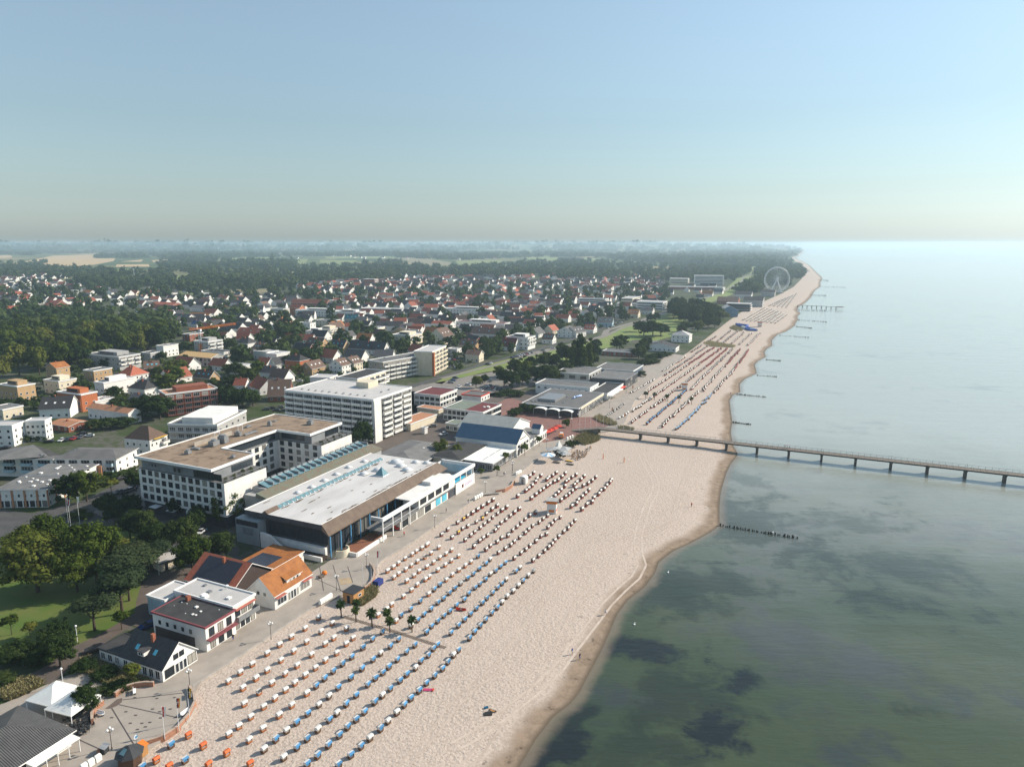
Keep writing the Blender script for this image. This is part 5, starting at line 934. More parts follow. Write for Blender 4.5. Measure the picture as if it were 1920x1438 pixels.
for poly, n_, lo_, hi_ in ((crp('S', (560, 532), (760, 520), (900, 522), (1060, 518), (1250, 520), (1250, 545), (900, 542), (600, 556)), 420, 9, 14), (crp('S', (0, 520), (110, 515), (150, 540), (0, 548)), 70, 9, 14), (crp('S', (0, 548), (330, 548), (560, 560), (600, 600), (420, 640), (340, 610), (240, 575), (0, 575)), 120, 9, 13), (crp('S', (620, 560), (1200, 540), (1240, 570), (900, 640), (640, 620)), 260, 8, 12),
                           (crp('S', (460, 475), (700, 470), (980, 478), (960, 488), (560, 486), (420, 480)), 40, 10, 18), (crp('S', (1290, 485), (1400, 490), (1390, 498), (1300, 497)), 30, 10, 16), (crp('S', (0, 452 + 8), (330, 462), (560, 466), (200, 466)), 26, 18, 40), (crp('S', (1230, 470), (1420, 468), (1400, 482), (1260, 486)), 34, 14, 26)):
    xs, ys = [p[0] for p in poly], [p[1] for p in poly]; k = t_ = 0
    while k < n_ and t_ < 9000:
        t_ += 1; px, py = zr.uniform(min(xs), max(xs)), zr.uniform(min(ys), max(ys))
        if not inpoly((px, py), poly): continue
        x, y = G(px, py)
        if not free(x, y, 5): continue
        k += 1; L = zr.uniform(lo_, hi_); addh(b[zr.random() < .35], x, y, L, L * zr.uniform(1, 1.7), zr.uniform(3.2, 5), L * .42, KA + zr.choice([0, 0, pi / 2, .5]), hill(x, y)); OCC.append((x, y, 7))
for mb, w_, r_ in ((b[0], WHITE, TILEDRK), (b[1], WHITE, TILERED)): struct('far_houses', mb.mesh('far_houses', [w_, r_]), kind='stuff')
# ================================================================== BEACH BASKETS
WICK = {'o': mat('wicker_orange', (.46, .17, .06), (.34, .12, .045), sc=9, rand=.12), 'd': mat('wicker_dark', (.17, .085, .045), (.10, .055, .03), sc=9, rand=.2), 'r': mat('wicker_redbrown', (.24, .055, .035), (.17, .04, .028), sc=9, rand=.12)}
HOODM = {'W': mat('hood_white', (.70, .68, .64), (.62, .60, .57), sc=2, rand=.08), 'B': mat('hood_blue', (.075, .245, .45), (.055, .19, .38), sc=2, rand=.25), 'O': mat('hood_orange', (.62, .15, .05), (.52, .12, .04), sc=2, rand=.12),
         'K': mat('hood_dark', (.05, .05, .055)), 'G': mat('hood_grey', (.36, .37, .36), rand=.2), 'Y': YELCANVAS, 'R': mat('hood_beige_shaded', (.20, .175, .155), (.14, .12, .105), sc=3, rand=.15), 'D': mat('hood_dark_red', (.30, .055, .045), (.22, .04, .035), rand=.15)}  # R: beige hood with the shade on the baskets put into its colour
BM = {}
def basket_meshes(wk, hk):
    k = (wk, hk)
    if k in BM: return BM[k]
    wm_, hm = WICK[wk], HOODM[hk]; D = {}
    b = MB(); b.box(-.56, .56, -.36, .38, .04, .52); b.box(-.56, .56, .24, .38, .52, 1.0)
    for s in (-1, 1): b.box(s * .56 - .05, s * .56 + .05, -.42, .42, .04, .80)
    D['body'] = b.mesh('body', [wm_]); b = MB(); b.box(-.5, .5, -.48, -.37, .06, .34); b.box(-.46, .46, -.5, -.481, .16, .24, 1); D['foot_drawer'] = b.mesh('foot_drawer', [wm_, DARKM])
    b = MB(); b.box(-.5, .5, -.34, .22, .525, .64); b.box(-.5, .5, .12, .23, .645, 1.2); D['cushion'] = b.mesh('cushion', [HOODM['B' if hk == 'B' else 'G']])
    for s, nm in ((-1, 'l'), (1, 'r')):
        x = s * .62; y0, y1 = x - .02, x + .02; pr_ = [(-.42, .80), (-.50, 1.18), (-.28, 1.52), (.30, 1.44), (.46, 1.10), (.42, .80)]; b = MB(); n_ = 6
        b.add([(y0, p[0], p[1]) for p in pr_] + [(y1, p[0], p[1]) for p in pr_], [tuple(range(n_)), tuple(range(2 * n_ - 1, n_ - 1, -1))] + [(i, n_ + i, n_ + (i + 1) % n_, (i + 1) % n_) for i in range(n_)]); D['side_' + nm] = b.mesh('side_panel', [HOODM['O'] if hk == 'O' else (HOODM['R'] if wk == 'r' else HOODM['W'])])
    pr_ = [(-.28, 1.53), (.30, 1.45), (.47, 1.10), (.43, .72)]; b = MB()
    for i in range(3):
        (a0, z0), (a1, z1) = pr_[i], pr_[i + 1]; b.quad((-.66, a0, z0 + .02), (.66, a0, z0 + .02), (.66, a1, z1 + .02), (-.66, a1, z1 + .02)); b.quad((-.6, a1, z1 - .03), (.6, a1, z1 - .03), (.6, a0, z0 - .03), (-.6, a0, z0 - .03))
    D['hood'] = b.mesh('hood', [HOODM['O'] if hk == 'O' else (HOODM['R'] if wk == 'r' else (HOODM['G'] if hk == 'G' else (HOODM['D'] if hk == 'D' else HOODM['W'])))]); b = MB()
    for (a0, z0), (a1, z1) in (((-.28, 1.57), (-.54, 1.28)), ((-.54, 1.28), (-.56, 1.06))):
        b.quad((-.67, a1, z1), (.67, a1, z1), (.67, a0, z0), (-.67, a0, z0)); b.quad((-.64, a0, z0 - .03), (.64, a0, z0 - .03), (.64, a1, z1 - .03), (-.64, a1, z1 - .03))
    D['awning'] = b.mesh('awning', [hm]); BM[k] = D; return D
BROT = math.atan2(.86, .52)
def L_(cr_, *t): return [(q(cr_, x, y), c) for x, y, c in t]
def expand(cr_, s, c='W'):
    out = []
    for tok in s.split():
        k = c
        if tok[-1].isalpha(): k = tok[-1]; tok = tok[:-1]
        x, y = tok.split(','); out.append((q(cr_, float(x), float(y)), k))
    return out
ROWS = [  # (zone, wicker, list) rows counted from the promenade outwards
 ('n', 'o', expand('c1', '583,1163 685,1088 788,1017 916,925 1022,852 1123,785 1240,713 1356,622')),
 ('n', 'o', expand('c1', '708,1220 820,1138 915,1070 1033,984 1142,907 1253,827 1377,740 1473,668')),
 ('n', 'o', expand('c4', '287,505 390,425K 478,363 570,298 652,242 752,167 847,93 906,52') + expand('c1', '1595,713')),
 ('n', 'o', expand('c4', '180,715 250,660 332,595 422,525 498,468 573,410 637,362 710,308 780,257 848,206 927,155 993,92 1040,52')),
 ('n', 'o', expand('c4', '320,755 418,675 528,585 615,515 720,433 785,382B 843,330B 903,280B 967,230B 1031,182B 1108,118B 1175,60B 1243,10B')),
 ('n', 'd', expand('c4', '424,820 505,750B 580,690 650,633B 727,572B 803,512 873,453 938,392B 1025,325B 1102,262B 1178,200B 1230,158W 1298,108B 1355,60B')),
 ('n', 'd', expand('c4', '560,875 652,805B 723,745B 797,683 876,615B 928,570 993,507B 1062,445B 1143,372B 1195,328B 1247,290B 1288,250B 1347,200B 1410,147B 1468,100B')),
 ('n', 'd', expand('c4', '722,920 795,862 870,790 945,722 1002,665 1062,613 1120,560 1190,493 1243,447W 1298,400 1365,345 1412,302 1472,258W 1510,210 1562,170 1597,125 1625,97', 'B')),
 ('n', 'd', expand('c4', '940,925 1025,858 1095,798 1157,742W 1230,677 1282,625W 1343,565W 1395,512 1440,467 1497,415 1548,363 1605,312 1660,263 1697,217 1735,170W 1770,135', 'B')),
 ('o', 'o', expand('Z1', '880,1390O 963,1305B 1042,1390B 1062,1250O 1145,1310O 1175,1415O 1278,1350O 1410,1410O') + expand('S', '317,1434O 266,1435B')),
 ('p', 'o', expand('c2', '485,222 535,190 578,158 635,117 695,82 732,55 780,28 822,2') + expand('c3', '105,757')),
 ('p', 'o', expand('c2', '540,278 580,247 640,210 688,175 740,142 805,105K 857,70 923,22')),
 ('p', 'o', expand('c2', '650,308 712,262 755,225 822,188 878,150 932,110 985,78 1032,45')),
 ('p', 'o', expand('c2', '405,598 478,550 520,510 620,438 690,385 738,340 810,295 842,272 915,215 978,172 1030,135 1092,95')),
 ('p', 'o', expand('c2', '558,648 600,603B 683,548B 765,480B 838,420 885,380B 932,340B 988,298 1038,255 1095,215 1150,178 1198,145 1260,98B')),
 ('p', 'd', expand('c2', '687,690 745,640B 797,593B 857,548B 917,492B 965,458B 1015,410B 1060,372B 1110,330G 1170,285B 1220,248B 1270,205B 1328,160B 1362,125')),
 ('p', 'd', expand('c2', '820,745 862,693 915,650 968,605 1018,567 1075,515 1142,468 1180,415 1235,365 1275,335 1325,295 1365,250W 1410,222 1452,185 1493,152', 'B')),
 ('p', 'd', expand('c2', '1028,750 1093,688 1145,638 1195,590 1245,543 1298,495 1335,455 1385,410 1428,365 1465,330 1500,295W 1585,225 1617,195W', 'B')),
 ('p', 'd', expand('c2', '1188,795 1230,742 1278,690 1325,640 1378,582 1425,535 1465,490W 1508,440W 1560,395W 1605,348W 1645,308 1688,262W 1735,222G', 'B')),
 ('t', 'r', expand('c3', '228,675 282,630 372,568 425,535Y 460,510 505,483 550,455 595,425 645,395 690,367')),
 ('t', 'r', expand('c3', '322,700 380,655Y 415,622 462,600 540,562 595,530Y 630,490 680,452 727,420')),
 ('t', 'r', expand('c3', '440,722 490,682 525,652 575,615 612,582 652,553 685,522 730,488 770,460 812,432')),
 ('t', 'r', expand('c3', '518,782 570,732 600,708 640,682 710,638 735,612 762,570 805,543 845,508 882,480 925,447')),
 ('t', 'r', expand('c3', '628,808 665,775 728,740 765,705 825,685 865,637 905,605 940,573 978,538 1020,505 1072,480')),
 ('t', 'r', expand('c3', '740,835 800,800 850,768 880,738 930,700 980,660 1010,630 1045,597 1105,565 1140,535 1180,505')),
 ('t', 'r', expand('c3', '882,885 940,840 985,808 1020,775 1075,735 1120,690 1170,670 1185,610 1220,578 1245,548 1295,520')),
 ('t', 'r', expand('c3', '1050,905 1100,865 1152,823 1190,790 1220,760 1245,728 1280,693 1325,650 1365,620 1395,582 1425,550')),
 ('f', 'r', expand('c3', '912,333 985,285 1010,265 1042,240 1072,205 1085,180 1020,155 1055,127')),
 ('f', 'r', expand('c3', '1035,352 1075,320 1110,293 1140,272 1175,245 1198,228 1120,150 1175,185 1190,168 1225,150 1258,125')),
 ('f', 'r', expand('c3', '1205,360 1245,335 1275,305 1300,280 1335,245 1240,205 1275,190 1310,160 1338,130')),
 ('f', 'r', expand('c3', '1300,370 1340,340 1370,318 1400,292 1432,265 1345,205 1365,190 1400,165 1437,142')),
 ('f', 'r', expand('c3', '1395,425 1440,400 1455,370 1490,340 1520,310 1550,280 1420,235 1440,212 1480,185 1508,155')),
 ('f', 'r', expand('c3', '1490,450 1530,410 1580,385 1595,350 1640,315 1655,290 1500,240 1545,220 1580,195 1612,165')),
 ('f', 'r', expand('c3', '1690,270 1710,240 1740,210 1752,190')),
]
ORD = lambda n: '%d%s' % (n, 'th' if 10 <= n % 100 <= 20 else {1: 'st', 2: 'nd', 3: 'rd'}.get(n % 10, 'th'))
ZN = {'n': 'before the palms', 'p': 'past the palms', 't': 'before the lifeguard tower', 'f': 'past the lifeguard tower', 'o': ''}
HL = {'W': 'white-hooded beach basket', 'B': 'blue-fronted beach basket', 'K': 'dark open white beach basket', 'G': 'grey-hooded beach basket', 'Y': 'yellow-fronted beach basket', 'O': 'orange-hooded beach basket'}
br = random.Random(4); rowno = {}; allb = []
for zn, wk, lst in ROWS:
    rowno[zn] = rowno.get(zn, 0) + 1
    for i, (p, hk) in enumerate(lst):
        x, y = G(p[0], p[1], .30); allb.append((hypot(x, y), x, y, zn, wk, hk, rowno[zn], i + 1))
allb.sort(); NEARB = allb[:300]; FARB = [(x, y, wk, hk) for _, x, y, zn, wk, hk, _, _ in allb[300:]]
for _, x, y, zn, wk, hk, rn, i in NEARB:
    wk2 = 'd' if (hk == 'B' and wk == 'o') else wk; D = basket_meshes(wk2, hk)
    lab = ('%s near the plaza wall, %s from the camera-side corner' % (HL[hk], ORD(i))) if zn == 'o' else '%s, %s along %s row from the promenade, %s' % (HL[hk], ORD(i), ORD(rn), ZN[zn])
    t = thing('beach_basket', lab, 'beach basket', (x, y, bz(x, y)), BROT + br.uniform(-.12, .12), 'beach baskets on the sand', sc=br.uniform(.79, .86))
    for nm in ('body', 'foot_drawer', 'cushion', 'hood', 'awning'): put(nm, D[nm], t)
    put('side_panel', D['side_l'], t); put('side_panel', D['side_r'], t)
# farther baskets: hundreds more, a few pixels each
def line(cr_, a, c_, sp, k='r', h='W'):
    p0, p1 = g(cr_, *a), g(cr_, *c_); n_ = max(2, int(hypot(p1[0] - p0[0], p1[1] - p0[1]) / sp))
    for i in range(n_ + 1):
        if br.random() < .06: continue
        t_ = i / n_; FARB.append((p0[0] + (p1[0] - p0[0]) * t_ + br.gauss(0, .35), p0[1] + (p1[1] - p0[1]) * t_ + br.gauss(0, .35), k, h))
for pts, k, h in ((((45, 1265), (240, 1120)), 'd', 'G'), (((200, 1280), (430, 1135), (560, 1050), (760, 905)), 'd', 'W'), (((330, 1325), (600, 1140), (850, 945)), 'd', 'W'), (((510, 1345), (800, 1100), (980, 950)), 'd', 'B'), (((690, 1370), (930, 1150), (1120, 970)), 'd', 'W'), (((870, 1405), (1090, 1200), (1280, 990)), 'd', 'B'),
                  (((330, 985), (600, 830)), 'd', 'W'), (((490, 985), (640, 895)), 'd', 'W'), (((660, 880), (1000, 650)), 'd', 'W'), (((760, 905), (1130, 645)), 'd', 'W'), (((890, 920), (1190, 690)), 'd', 'G'), (((1040, 940), (1250, 720)), 'd', 'W'), (((1170, 955), (1430, 670)), 'd', 'W'), (((1300, 975), (1540, 710)), 'd', 'W'),
                  (((700, 730), (970, 560)), 'd', 'W'), (((730, 770), (1080, 540)), 'd', 'G'), (((1010, 645), (1200, 515)), 'r', 'D'), (((1220, 500), (1300, 455)), 'r', 'D'), (((1130, 640), (1390, 460)), 'r', 'D'), (((1220, 670), (1460, 460)), 'r', 'D'), (((1250, 720), (1530, 460)), 'd', 'G'), (((1430, 670), (1610, 470)), 'r', 'D'), (((1540, 705), (1710, 478)), 'r', 'D'), (((1040, 500), (1165, 418)), 'd', 'G'), (((1090, 520), (1230, 432)), 'd', 'G'),
                  (((1240, 375), (1330, 318)), 'd', 'G'), (((1340, 380), (1500, 250)), 'd', 'G'), (((1400, 402), (1585, 252)), 'd', 'G'), (((1510, 402), (1660, 268)), 'd', 'W'), (((1600, 412), (1738, 284)), 'd', 'W'), (((1700, 422), (1840, 284)), 'd', 'W')):
    for a, c_ in zip(pts[:-1], pts[1:]): line('c5', a, c_, 3.1, 'r' if (h in 'WBG' and br.random() < .8) else k, h)  # most rows get the R hood, its dark tone standing in for shadow
for i in range(9):
    a = (440 + i * 37, 772 + i * 3); c_ = (640 + i * 30 - (i > 5) * 40, 655 + i * 8); line('h5', a, c_, 3.4, 'd', 'W')
    line('h5', (680 + i * 19, 642 + i * 2), (800 + i * 16, 585 - i * 7), 6.5, 'd', 'G') if i % 2 == 0 else None
def stuffbaskets():
    parts = {}
    for x, y, k, h in FARB:
        d = toK((x, y)); 
        if d[1] < yw(d[0]) + 2: continue
        z = bz(x, y); a = BROT + br.uniform(-.1, .1); ca, sa = cos(a), sin(a)
        D = basket_meshes(k, h)
        for nm in ('body', 'hood', 'awning', 'side_l', 'side_r'):
            me = D[nm]; m_ = me.materials[0]; mb = parts.setdefault(m_.name, (MB(), m_))[0]; o = len(mb.v)
            mb.v += [(x + v.co.x * ca - v.co.y * sa, y + v.co.x * sa + v.co.y * ca, z + v.co.z) for v in me.vertices]; mb.f += [tuple(i + o for i in p.vertices) for p in me.polygons]; mb.m += [0] * len(me.polygons)
    V, Fc, M_, ms = [], [], [], []
    for i, (nm, (mb, m_)) in enumerate(parts.items()):
        o = len(V); V += mb.v; Fc += [tuple(j + o for j in f) for f in mb.f]; M_ += [i] * len(mb.f); ms.append(m_)
    mb = MB(); mb.v, mb.f, mb.m = V, Fc, M_; struct('far_beach_baskets', mb.mesh('far_beach_baskets', ms), kind='stuff')
stuffbaskets(); print('baskets', len(NEARB), len(FARB))
# white wrapped baskets standing along the promenade kerb
b = MB(); b.box(-.7, .7, -.55, .5, 0, 1.2); b.quad((-.7, -.55, 1.2), (.7, -.55, 1.2), (.62, -.2, 1.6), (-.62, -.2, 1.6)); b.quad((.7, .5, 1.2), (-.7, .5, 1.2), (-.62, .2, 1.6), (.62, .2, 1.6)); b.quad((-.62, -.2, 1.6), (.62, -.2, 1.6), (.62, .2, 1.6), (-.62, .2, 1.6)); b.add([(-.7, -.55, 1.2), (-.7, .5, 1.2), (-.62, .2, 1.6), (-.62, -.2, 1.6)], [(0, 3, 2, 1)]); b.add([(.7, -.55, 1.2), (.7, .5, 1.2), (.62, .2, 1.6), (.62, -.2, 1.6)], [(0, 1, 2, 3)]); WRAP = b.mesh('wrapped_basket', [CANVAS])
for cr_, pts, lab in (('J1', ((775, 1330), (880, 1265), (985, 1200)), 'white-wrapped basket at the kerb by the black kiosk'), ('c1', ((1378, 490), (1398, 478), (1418, 466), (1438, 452), (1455, 440)), 'white-wrapped basket beside the wooden hut'), ('c3', ((530, 352), (550, 342), (570, 332), (588, 320)), 'white-wrapped basket on the kerb before the curved wall'), ('c3', ((900, 130), (912, 125), (925, 119), (936, 113)), 'white-wrapped basket past the curved wall end'), ('E', ((1190, 1020), (1215, 1010), (1240, 1000)), 'white-wrapped basket on the red brick square')):
    for i, p in enumerate(pts): x, y = g(cr_, *p, .6); tag(put('wrapped_basket', WRAP, None, (x, y, .03), BROT + .1, .74), lab, 'wrapped basket', 'wrapped beach baskets', nth='from the camera')
# lifeguard towers
def ltower(p, lab, s=1.):
    t = thing('lifeguard_tower', lab, 'lifeguard tower', (*p, -.5), KA + .25, sc=s); b = MB(); b.poly([(-1.5, -1.5), (1.5, -1.5), (1.5, 1.5), (-1.5, 1.5)], 0, 3.4); put('cabin', b.mesh('cabin', [WHITE]), t); b = MB(); b.box(-1.75, 1.75, -1.75, 1.75, 3.5, 4.4); put('upper_band', b.mesh('upper_band', [ORCANVAS]), t); bx(t, 'roof', GREYW, -1.9, 1.9, -1.9, 1.9, 4.4, 4.55); put('window', winmesh(2.2, .8, 'd'), t, (0, -1.76, 3.45)); bx(t, 'stripe', REDCANVAS, -.9, .9, -1.56, -1.5, .6, 1.4); bx(t, 'stripe', ORCANVAS, -1.56, -1.51, -.9, .9, .6, 1.4)
    b = MB()
    for i in range(6): b.box(1.5, 2.4, -.5 + 0, .5, 0 + i * .0 + .25 * i, .25 * i + .06)
    put('steps', b.mesh('steps', [WOOD]), t)
ltower(g('c3', 1222, 480, -.5), 'white lifeguard tower with orange top on the near beach'); ltower(g('c5', 958, 945, -.5), 'white lifeguard tower with orange top beyond the pier'); ltower(g('h5', 597, 830, -.5), 'small lifeguard tower beside the blue beach frame', 1.3)
# ---- pier
PA, PB = K(158.2, yi(158) - 2), K(157.6, -330); pa = math.atan2(PB[1] - PA[1], PB[0] - PA[0]); PL = hypot(PB[0] - PA[0], PB[1] - PA[1])
t = thing('pier', 'long wooden pier on dark pillars running from the beach into the sea', 'pier', (*PA, 0), pa); b = MB(); b.box(0, PL, -1.9, 1.9, 2.6, 2.75, 0); 
for i in range(int(PL / 1.0)): b.box(i, i + .94, -1.88, 1.88, 2.75, 2.79 + .006 * (i % 3), 0)
ramp = put('deck', b.mesh('deck', [DECKW]), t); b = MB(); b.box(0, PL, -1.7, -1.45, 2.15, 2.6); b.box(0, PL, 1.45, 1.7, 2.15, 2.6); put('girder', b.mesh('girder', [DARKM]), t)
for sy in (-1.85, 1.85):
    b = MB(); b.tube((0, sy, 3.85), (PL, sy, 3.85), .05, n=4); b.tube((0, sy, 3.35), (PL, sy, 3.35), .03, n=4)
    for i in range(int(PL / 2.2) + 1): b.box(i * 2.2 - .04, i * 2.2 + .04, sy - .04, sy + .04, 2.79, 3.85)
    put('railing', b.mesh('railing', [METAL]), t)
b = MB(); b.box(-.45, .45, -1.4, 1.4, -3, 2.15); b.box(-.6, .6, -1.7, 1.7, 1.8, 2.15); PIL = b.mesh('pillar', [mat('pillar_concrete_dark', (.10, .085, .075), sc=2)])
s0 = toK((104.9, 293.3))[1]
for k in range(-4, 20):
    yk = s0 - k * 12.75; 
    if -330 < yk < -60: put('pillar', PIL, t, (toK(PA)[1] - yk, 0, 0))
b = MB(); b.add([(-14, -1.9, .05), (0, -1.9, 2.79), (0, 1.9, 2.79), (-14, 1.9, .05)], [(0, 1, 2, 3)]); b.add([(-14, -1.9, .0), (0, -1.9, 0), (0, -1.9, 2.75), (-14, 1.9, 0), (0, 1.9, 0), (0, 1.9, 2.75)], [(0, 1, 2), (3, 5, 4)]); put('ramp', b.mesh('ramp', [DECKW]), t)
for i in range(7):
    b = MB(); b.tube((0, 0, 2.79), (0, 0, 4.1), .06); b.ball((0, 0, 4.2), .14, 1); put('deck_lamp', b.mesh('deck_lamp', [METAL, TRIM]), t, (70 + i * 26, 1.7, 0))
# ---- groynes of timber posts
POSTM = MB().tube((0, 0, -1), (0, 0, .55), .22, .18, 6).mesh('post', [mat('wet_timber', (.045, .04, .035))])
def groyne(cr_, a, c_, n_, lab, s=1., grp=None):
    p0, p1 = g(cr_, *a, -1), g(cr_, *c_, -1); t = thing('groyne', lab, 'groyne', (*p0, -1), 0)
    rr = random.Random(n_); rng_ = max(6, n_)
    if n_ > 6:
        for i in range(n_): f = i / (n_ - 1) + rr.gauss(0, .006); put('post', POSTM, t, ((p1[0] - p0[0]) * f, (p1[1] - p0[1]) * f, rr.uniform(-.25, .1)), 0, s * rr.uniform(.8, 1.5))
    else:
        for i in range(13): f = (i + rr.uniform(-.3, .3)) / 12; put('post', POSTM, t, ((p1[0] - p0[0]) * f, (p1[1] - p0[1]) * f, rr.uniform(-.3, .1)), rr.uniform(0, 3), (s * rr.uniform(1.6, 3.0), s * rr.uniform(1.0, 1.6), s))
groyne('W', (215, 736), (640, 806), 34, 'row of dark timber posts in shallow water on the near side of the pier'); groyne('W', (282, 157), (382, 169), 20, 'row of dark timber posts just beyond the pier'); groyne('F', (1500, 957), (1790, 986), 26, 'row of dark posts beyond the pier, second groyne past it')
for i, (cr_, a, c_, lab) in enumerate((('F', (1705, 767), (1890, 781), 'third'), ('F', (1795, 611), (1930, 622), 'fourth'), ('h5', (780, 908), (1030, 926), 'fifth'), ('h5', (930, 828), (1060, 842), 'sixth'), ('h5', (950, 768), (1190, 786), 'seventh'), ('h5', (950, 682), (1180, 686), 'eighth'), ('h5', (1050, 545), (1190, 549), 'ninth'), ('h5', (1130, 468), (1360, 476), 'tenth'), ('h5', (1120, 408), (1210, 414), 'eleventh'))):
    groyne(cr_, a, c_, 5, 'row of dark groyne posts in the sea, %s one past the pier' % lab, 1 + i * .12)
p0, p1 = g('h5', 940, 640, 1), g('h5', 1285, 656, 1); a = math.atan2(p1[1] - p0[1], p1[0] - p0[0]); Lj = hypot(p1[0] - p0[0], p1[1] - p0[1]); t = thing('jetty', 'small far jetty with a square platform at its end', 'jetty', (*p0, 0), a); bx(t, 'deck', WOOD, 0, Lj, -1.2, 1.2, 1.6, 2.0); bx(t, 'platform', WOOD, Lj, Lj + 9, -5, 5, 1.6, 2.2)
for i in range(9): bx(t, 'pile', DARKM, i * Lj / 8 - .4, i * Lj / 8 + .4, -.9, .9, -1.5, 1.6)
# ---- ferris wheel
wx, wy = g('S', 1455, 549); t = thing('ferris_wheel', 'tall white ferris wheel beside the far beach', 'ferris wheel', (wx, wy, 0), -.25); R0, HC = 21.5, 24.5
b = MB(); n_ = 36
for k in (-1.1, 1.1):
    for r_, w_ in ((R0, .42), (R0 - 2, .22)):
        for i in range(n_): a0, a1 = 2 * pi * i / n_, 2 * pi * (i + 1) / n_; b.tube((r_ * cos(a0), k, HC + r_ * sin(a0)), (r_ * cos(a1), k, HC + r_ * sin(a1)), w_, n=5)
put('rim', b.mesh('rim', [WHITEM]), t); b = MB()
for i in range(n_): a0 = 2 * pi * i / n_; [b.tube((0, k * .4, HC), (R0 * cos(a0), k, HC + R0 * sin(a0)), .15, n=4) for k in (-1.1, 1.1)]
put('spokes', b.mesh('spokes', [WHITEM]), t); b = MB(); b.tube((0, -3, HC), (0, 3, HC), 1.1, n=10)
put('hub', b.mesh('hub', [WHITEM]), t)
for sx, sy in ((-1, -1), (1, -1), (-1, 1), (1, 1)): put('support_leg', MB().tube((0, sy * 2.6, HC), (sx * 9.5, sy * 5.5, 0), .75, .85, 6).mesh('support_leg', [WHITEM]), t)
bx(t, 'base', GREYW, -12, 12, -7, 7, 0, 1.2); b = MB(); b.box(-.9, .9, -.8, .8, -2.6, -.6); b.tube((0, 0, -.6), (0, 0, 0), .1, n=4); GON = b.mesh('gondola', [WHITEM])
for i in range(n_ // 1): a0 = 2 * pi * (i + .5) / n_; put('gondola', GON, t, (R0 * cos(a0), 0, HC + R0 * sin(a0)))
# ---- wind turbines
def turbine(p, h, rot, lab, m=WHITEM):
    t = thing('wind_turbine', lab, 'wind turbine', (p[0], p[1], hill(*p)), .3, 'wind turbines in the fields'); put('tower', MB().tube((0, 0, 0), (0, 0, h), h * .028, h * .016, 8).mesh('tower', [m]), t); b = MB(); b.box(-h * .025, h * .025, -h * .05, h * .06, h * .98, h * 1.03); put('nacelle', b.mesh('nacelle', [m]), t); b = MB()
    for k in range(3): a = rot + k * 2 * pi / 3; b.tube((0, -h * .055, h), (h * .55 * cos(a), -h * .055, h + h * .55 * sin(a)), h * .018, h * .006, 5)
    put('rotor', b.mesh('rotor', [m]), t)
turbine(G(252, 521), 22, .6, 'single white wind turbine standing in the trees before the fields')
for i, x in enumerate((48, 57, 96, 178, 207, 279, 300, 341)): turbine(G(x, 461.5), 60, .4 * i, 'pale wind turbine on the hazy horizon, %s inland of the wood' % ORD(9 - i))
# ================================================================== TREES
def leafcloud(n, lobes, leaf, seed, flat=.0):
    """many small leaf faces spread through a set of ellipsoid lobes (x, y, z, rx, rz)"""
    r = np.random.default_rng(seed); w_ = np.array([l[3] ** 2 * l[4] ** .7 for l in lobes]); w_ = w_ / w_.sum(); nc = max(10, n // (48 if n > 600 else 9)); ci = r.choice(len(lobes), nc, p=w_); Lc = np.array(lobes)[ci]
    d = r.normal(size=(nc, 3)); d /= np.linalg.norm(d, axis=1)[:, None]; rad = np.where(r.random(nc) < .8, .78 + .3 * r.random(nc), .35 + .45 * r.random(nc)); cc = Lc[:, :3] + d * rad[:, None] * Lc[:, [3, 3, 4]]; cs = (.13 + .16 * r.random(nc)) * Lc[:, 3] + leaf * .35
    k = r.integers(0, nc, n); o = r.normal(size=(n, 3)); c = cc[k] + o * cs[k][:, None] * np.array([1, 1, .72])
    nn = o * .95 + d[k] * .7 + r.normal(size=(n, 3)) * .38 + np.array([0, 0, .35 + flat]); nn /= np.linalg.norm(nn, axis=1)[:, None]
    u = np.cross(nn, r.normal(size=(n, 3))); u /= np.linalg.norm(u, axis=1)[:, None] + 1e-9; v = np.cross(nn, u); s = leaf * (.55 + .8 * r.random(n))[:, None]
    V = np.stack([c - u * s, c - v * s * .7, c + u * s, c + v * s * .7], 1).reshape(-1, 3); return V
def cloudmesh(name, V, m):
    n = len(V) // 4; me = bpy.data.meshes.new(name); me.vertices.add(len(V)); me.vertices.foreach_set('co', V.astype(np.float32).ravel()); me.loops.add(4 * n); me.loops.foreach_set('vertex_index', np.arange(4 * n, dtype=np.int32)); me.polygons.add(n)
    me.polygons.foreach_set('loop_start', np.arange(0, 4 * n, 4, dtype=np.int32)); me.polygons.foreach_set('loop_total', np.full(n, 4, dtype=np.int32)); me.materials.append(m); me.update(calc_edges=True); return me
def lobes_round(seed, h, r, n=9, low=.28):
    rr = random.Random(seed); out = [(0, 0, h * (.5 + low / 2), r * .62, h * (1 - low) * .40)]
    for i in range(n):
        a = 2 * pi * i / n * 2.4 + rr.uniform(-.4, .4); z = low + (1 - low) * (.18 + .68 * i / n); k = math.sqrt(max(.05, 1 - ((z - (low + .36 * (1 - low))) / (.66 * (1 - low))) ** 2)) * r * .68; s = r * rr.uniform(.30, .5)
        out.append((k * cos(a), k * sin(a), h * z, s, s * .85))
    out.append((0, 0, h * .88, r * .38, h * .11)); return out
def trunkmesh(h, r, seed, top=.6):
    b = MB(); rr = random.Random(seed); b.tube((0, 0, -.2), (0, 0, h * top * .6), r, r * .7, 7); b.tube((0, 0, h * top * .6), (rr.uniform(-.3, .3), rr.uniform(-.3, .3), h * top * 1.2), r * .7, r * .25, 6)
    for i in range(5): a = 2.4 * i; z = h * (top * .5 + .05 * i); b.tube((0, 0, z), (h * .22 * cos(a), h * .22 * sin(a), z + h * .2), r * .45, r * .12, 5)
    return b.mesh('trunk', [BARK])
TP = {}
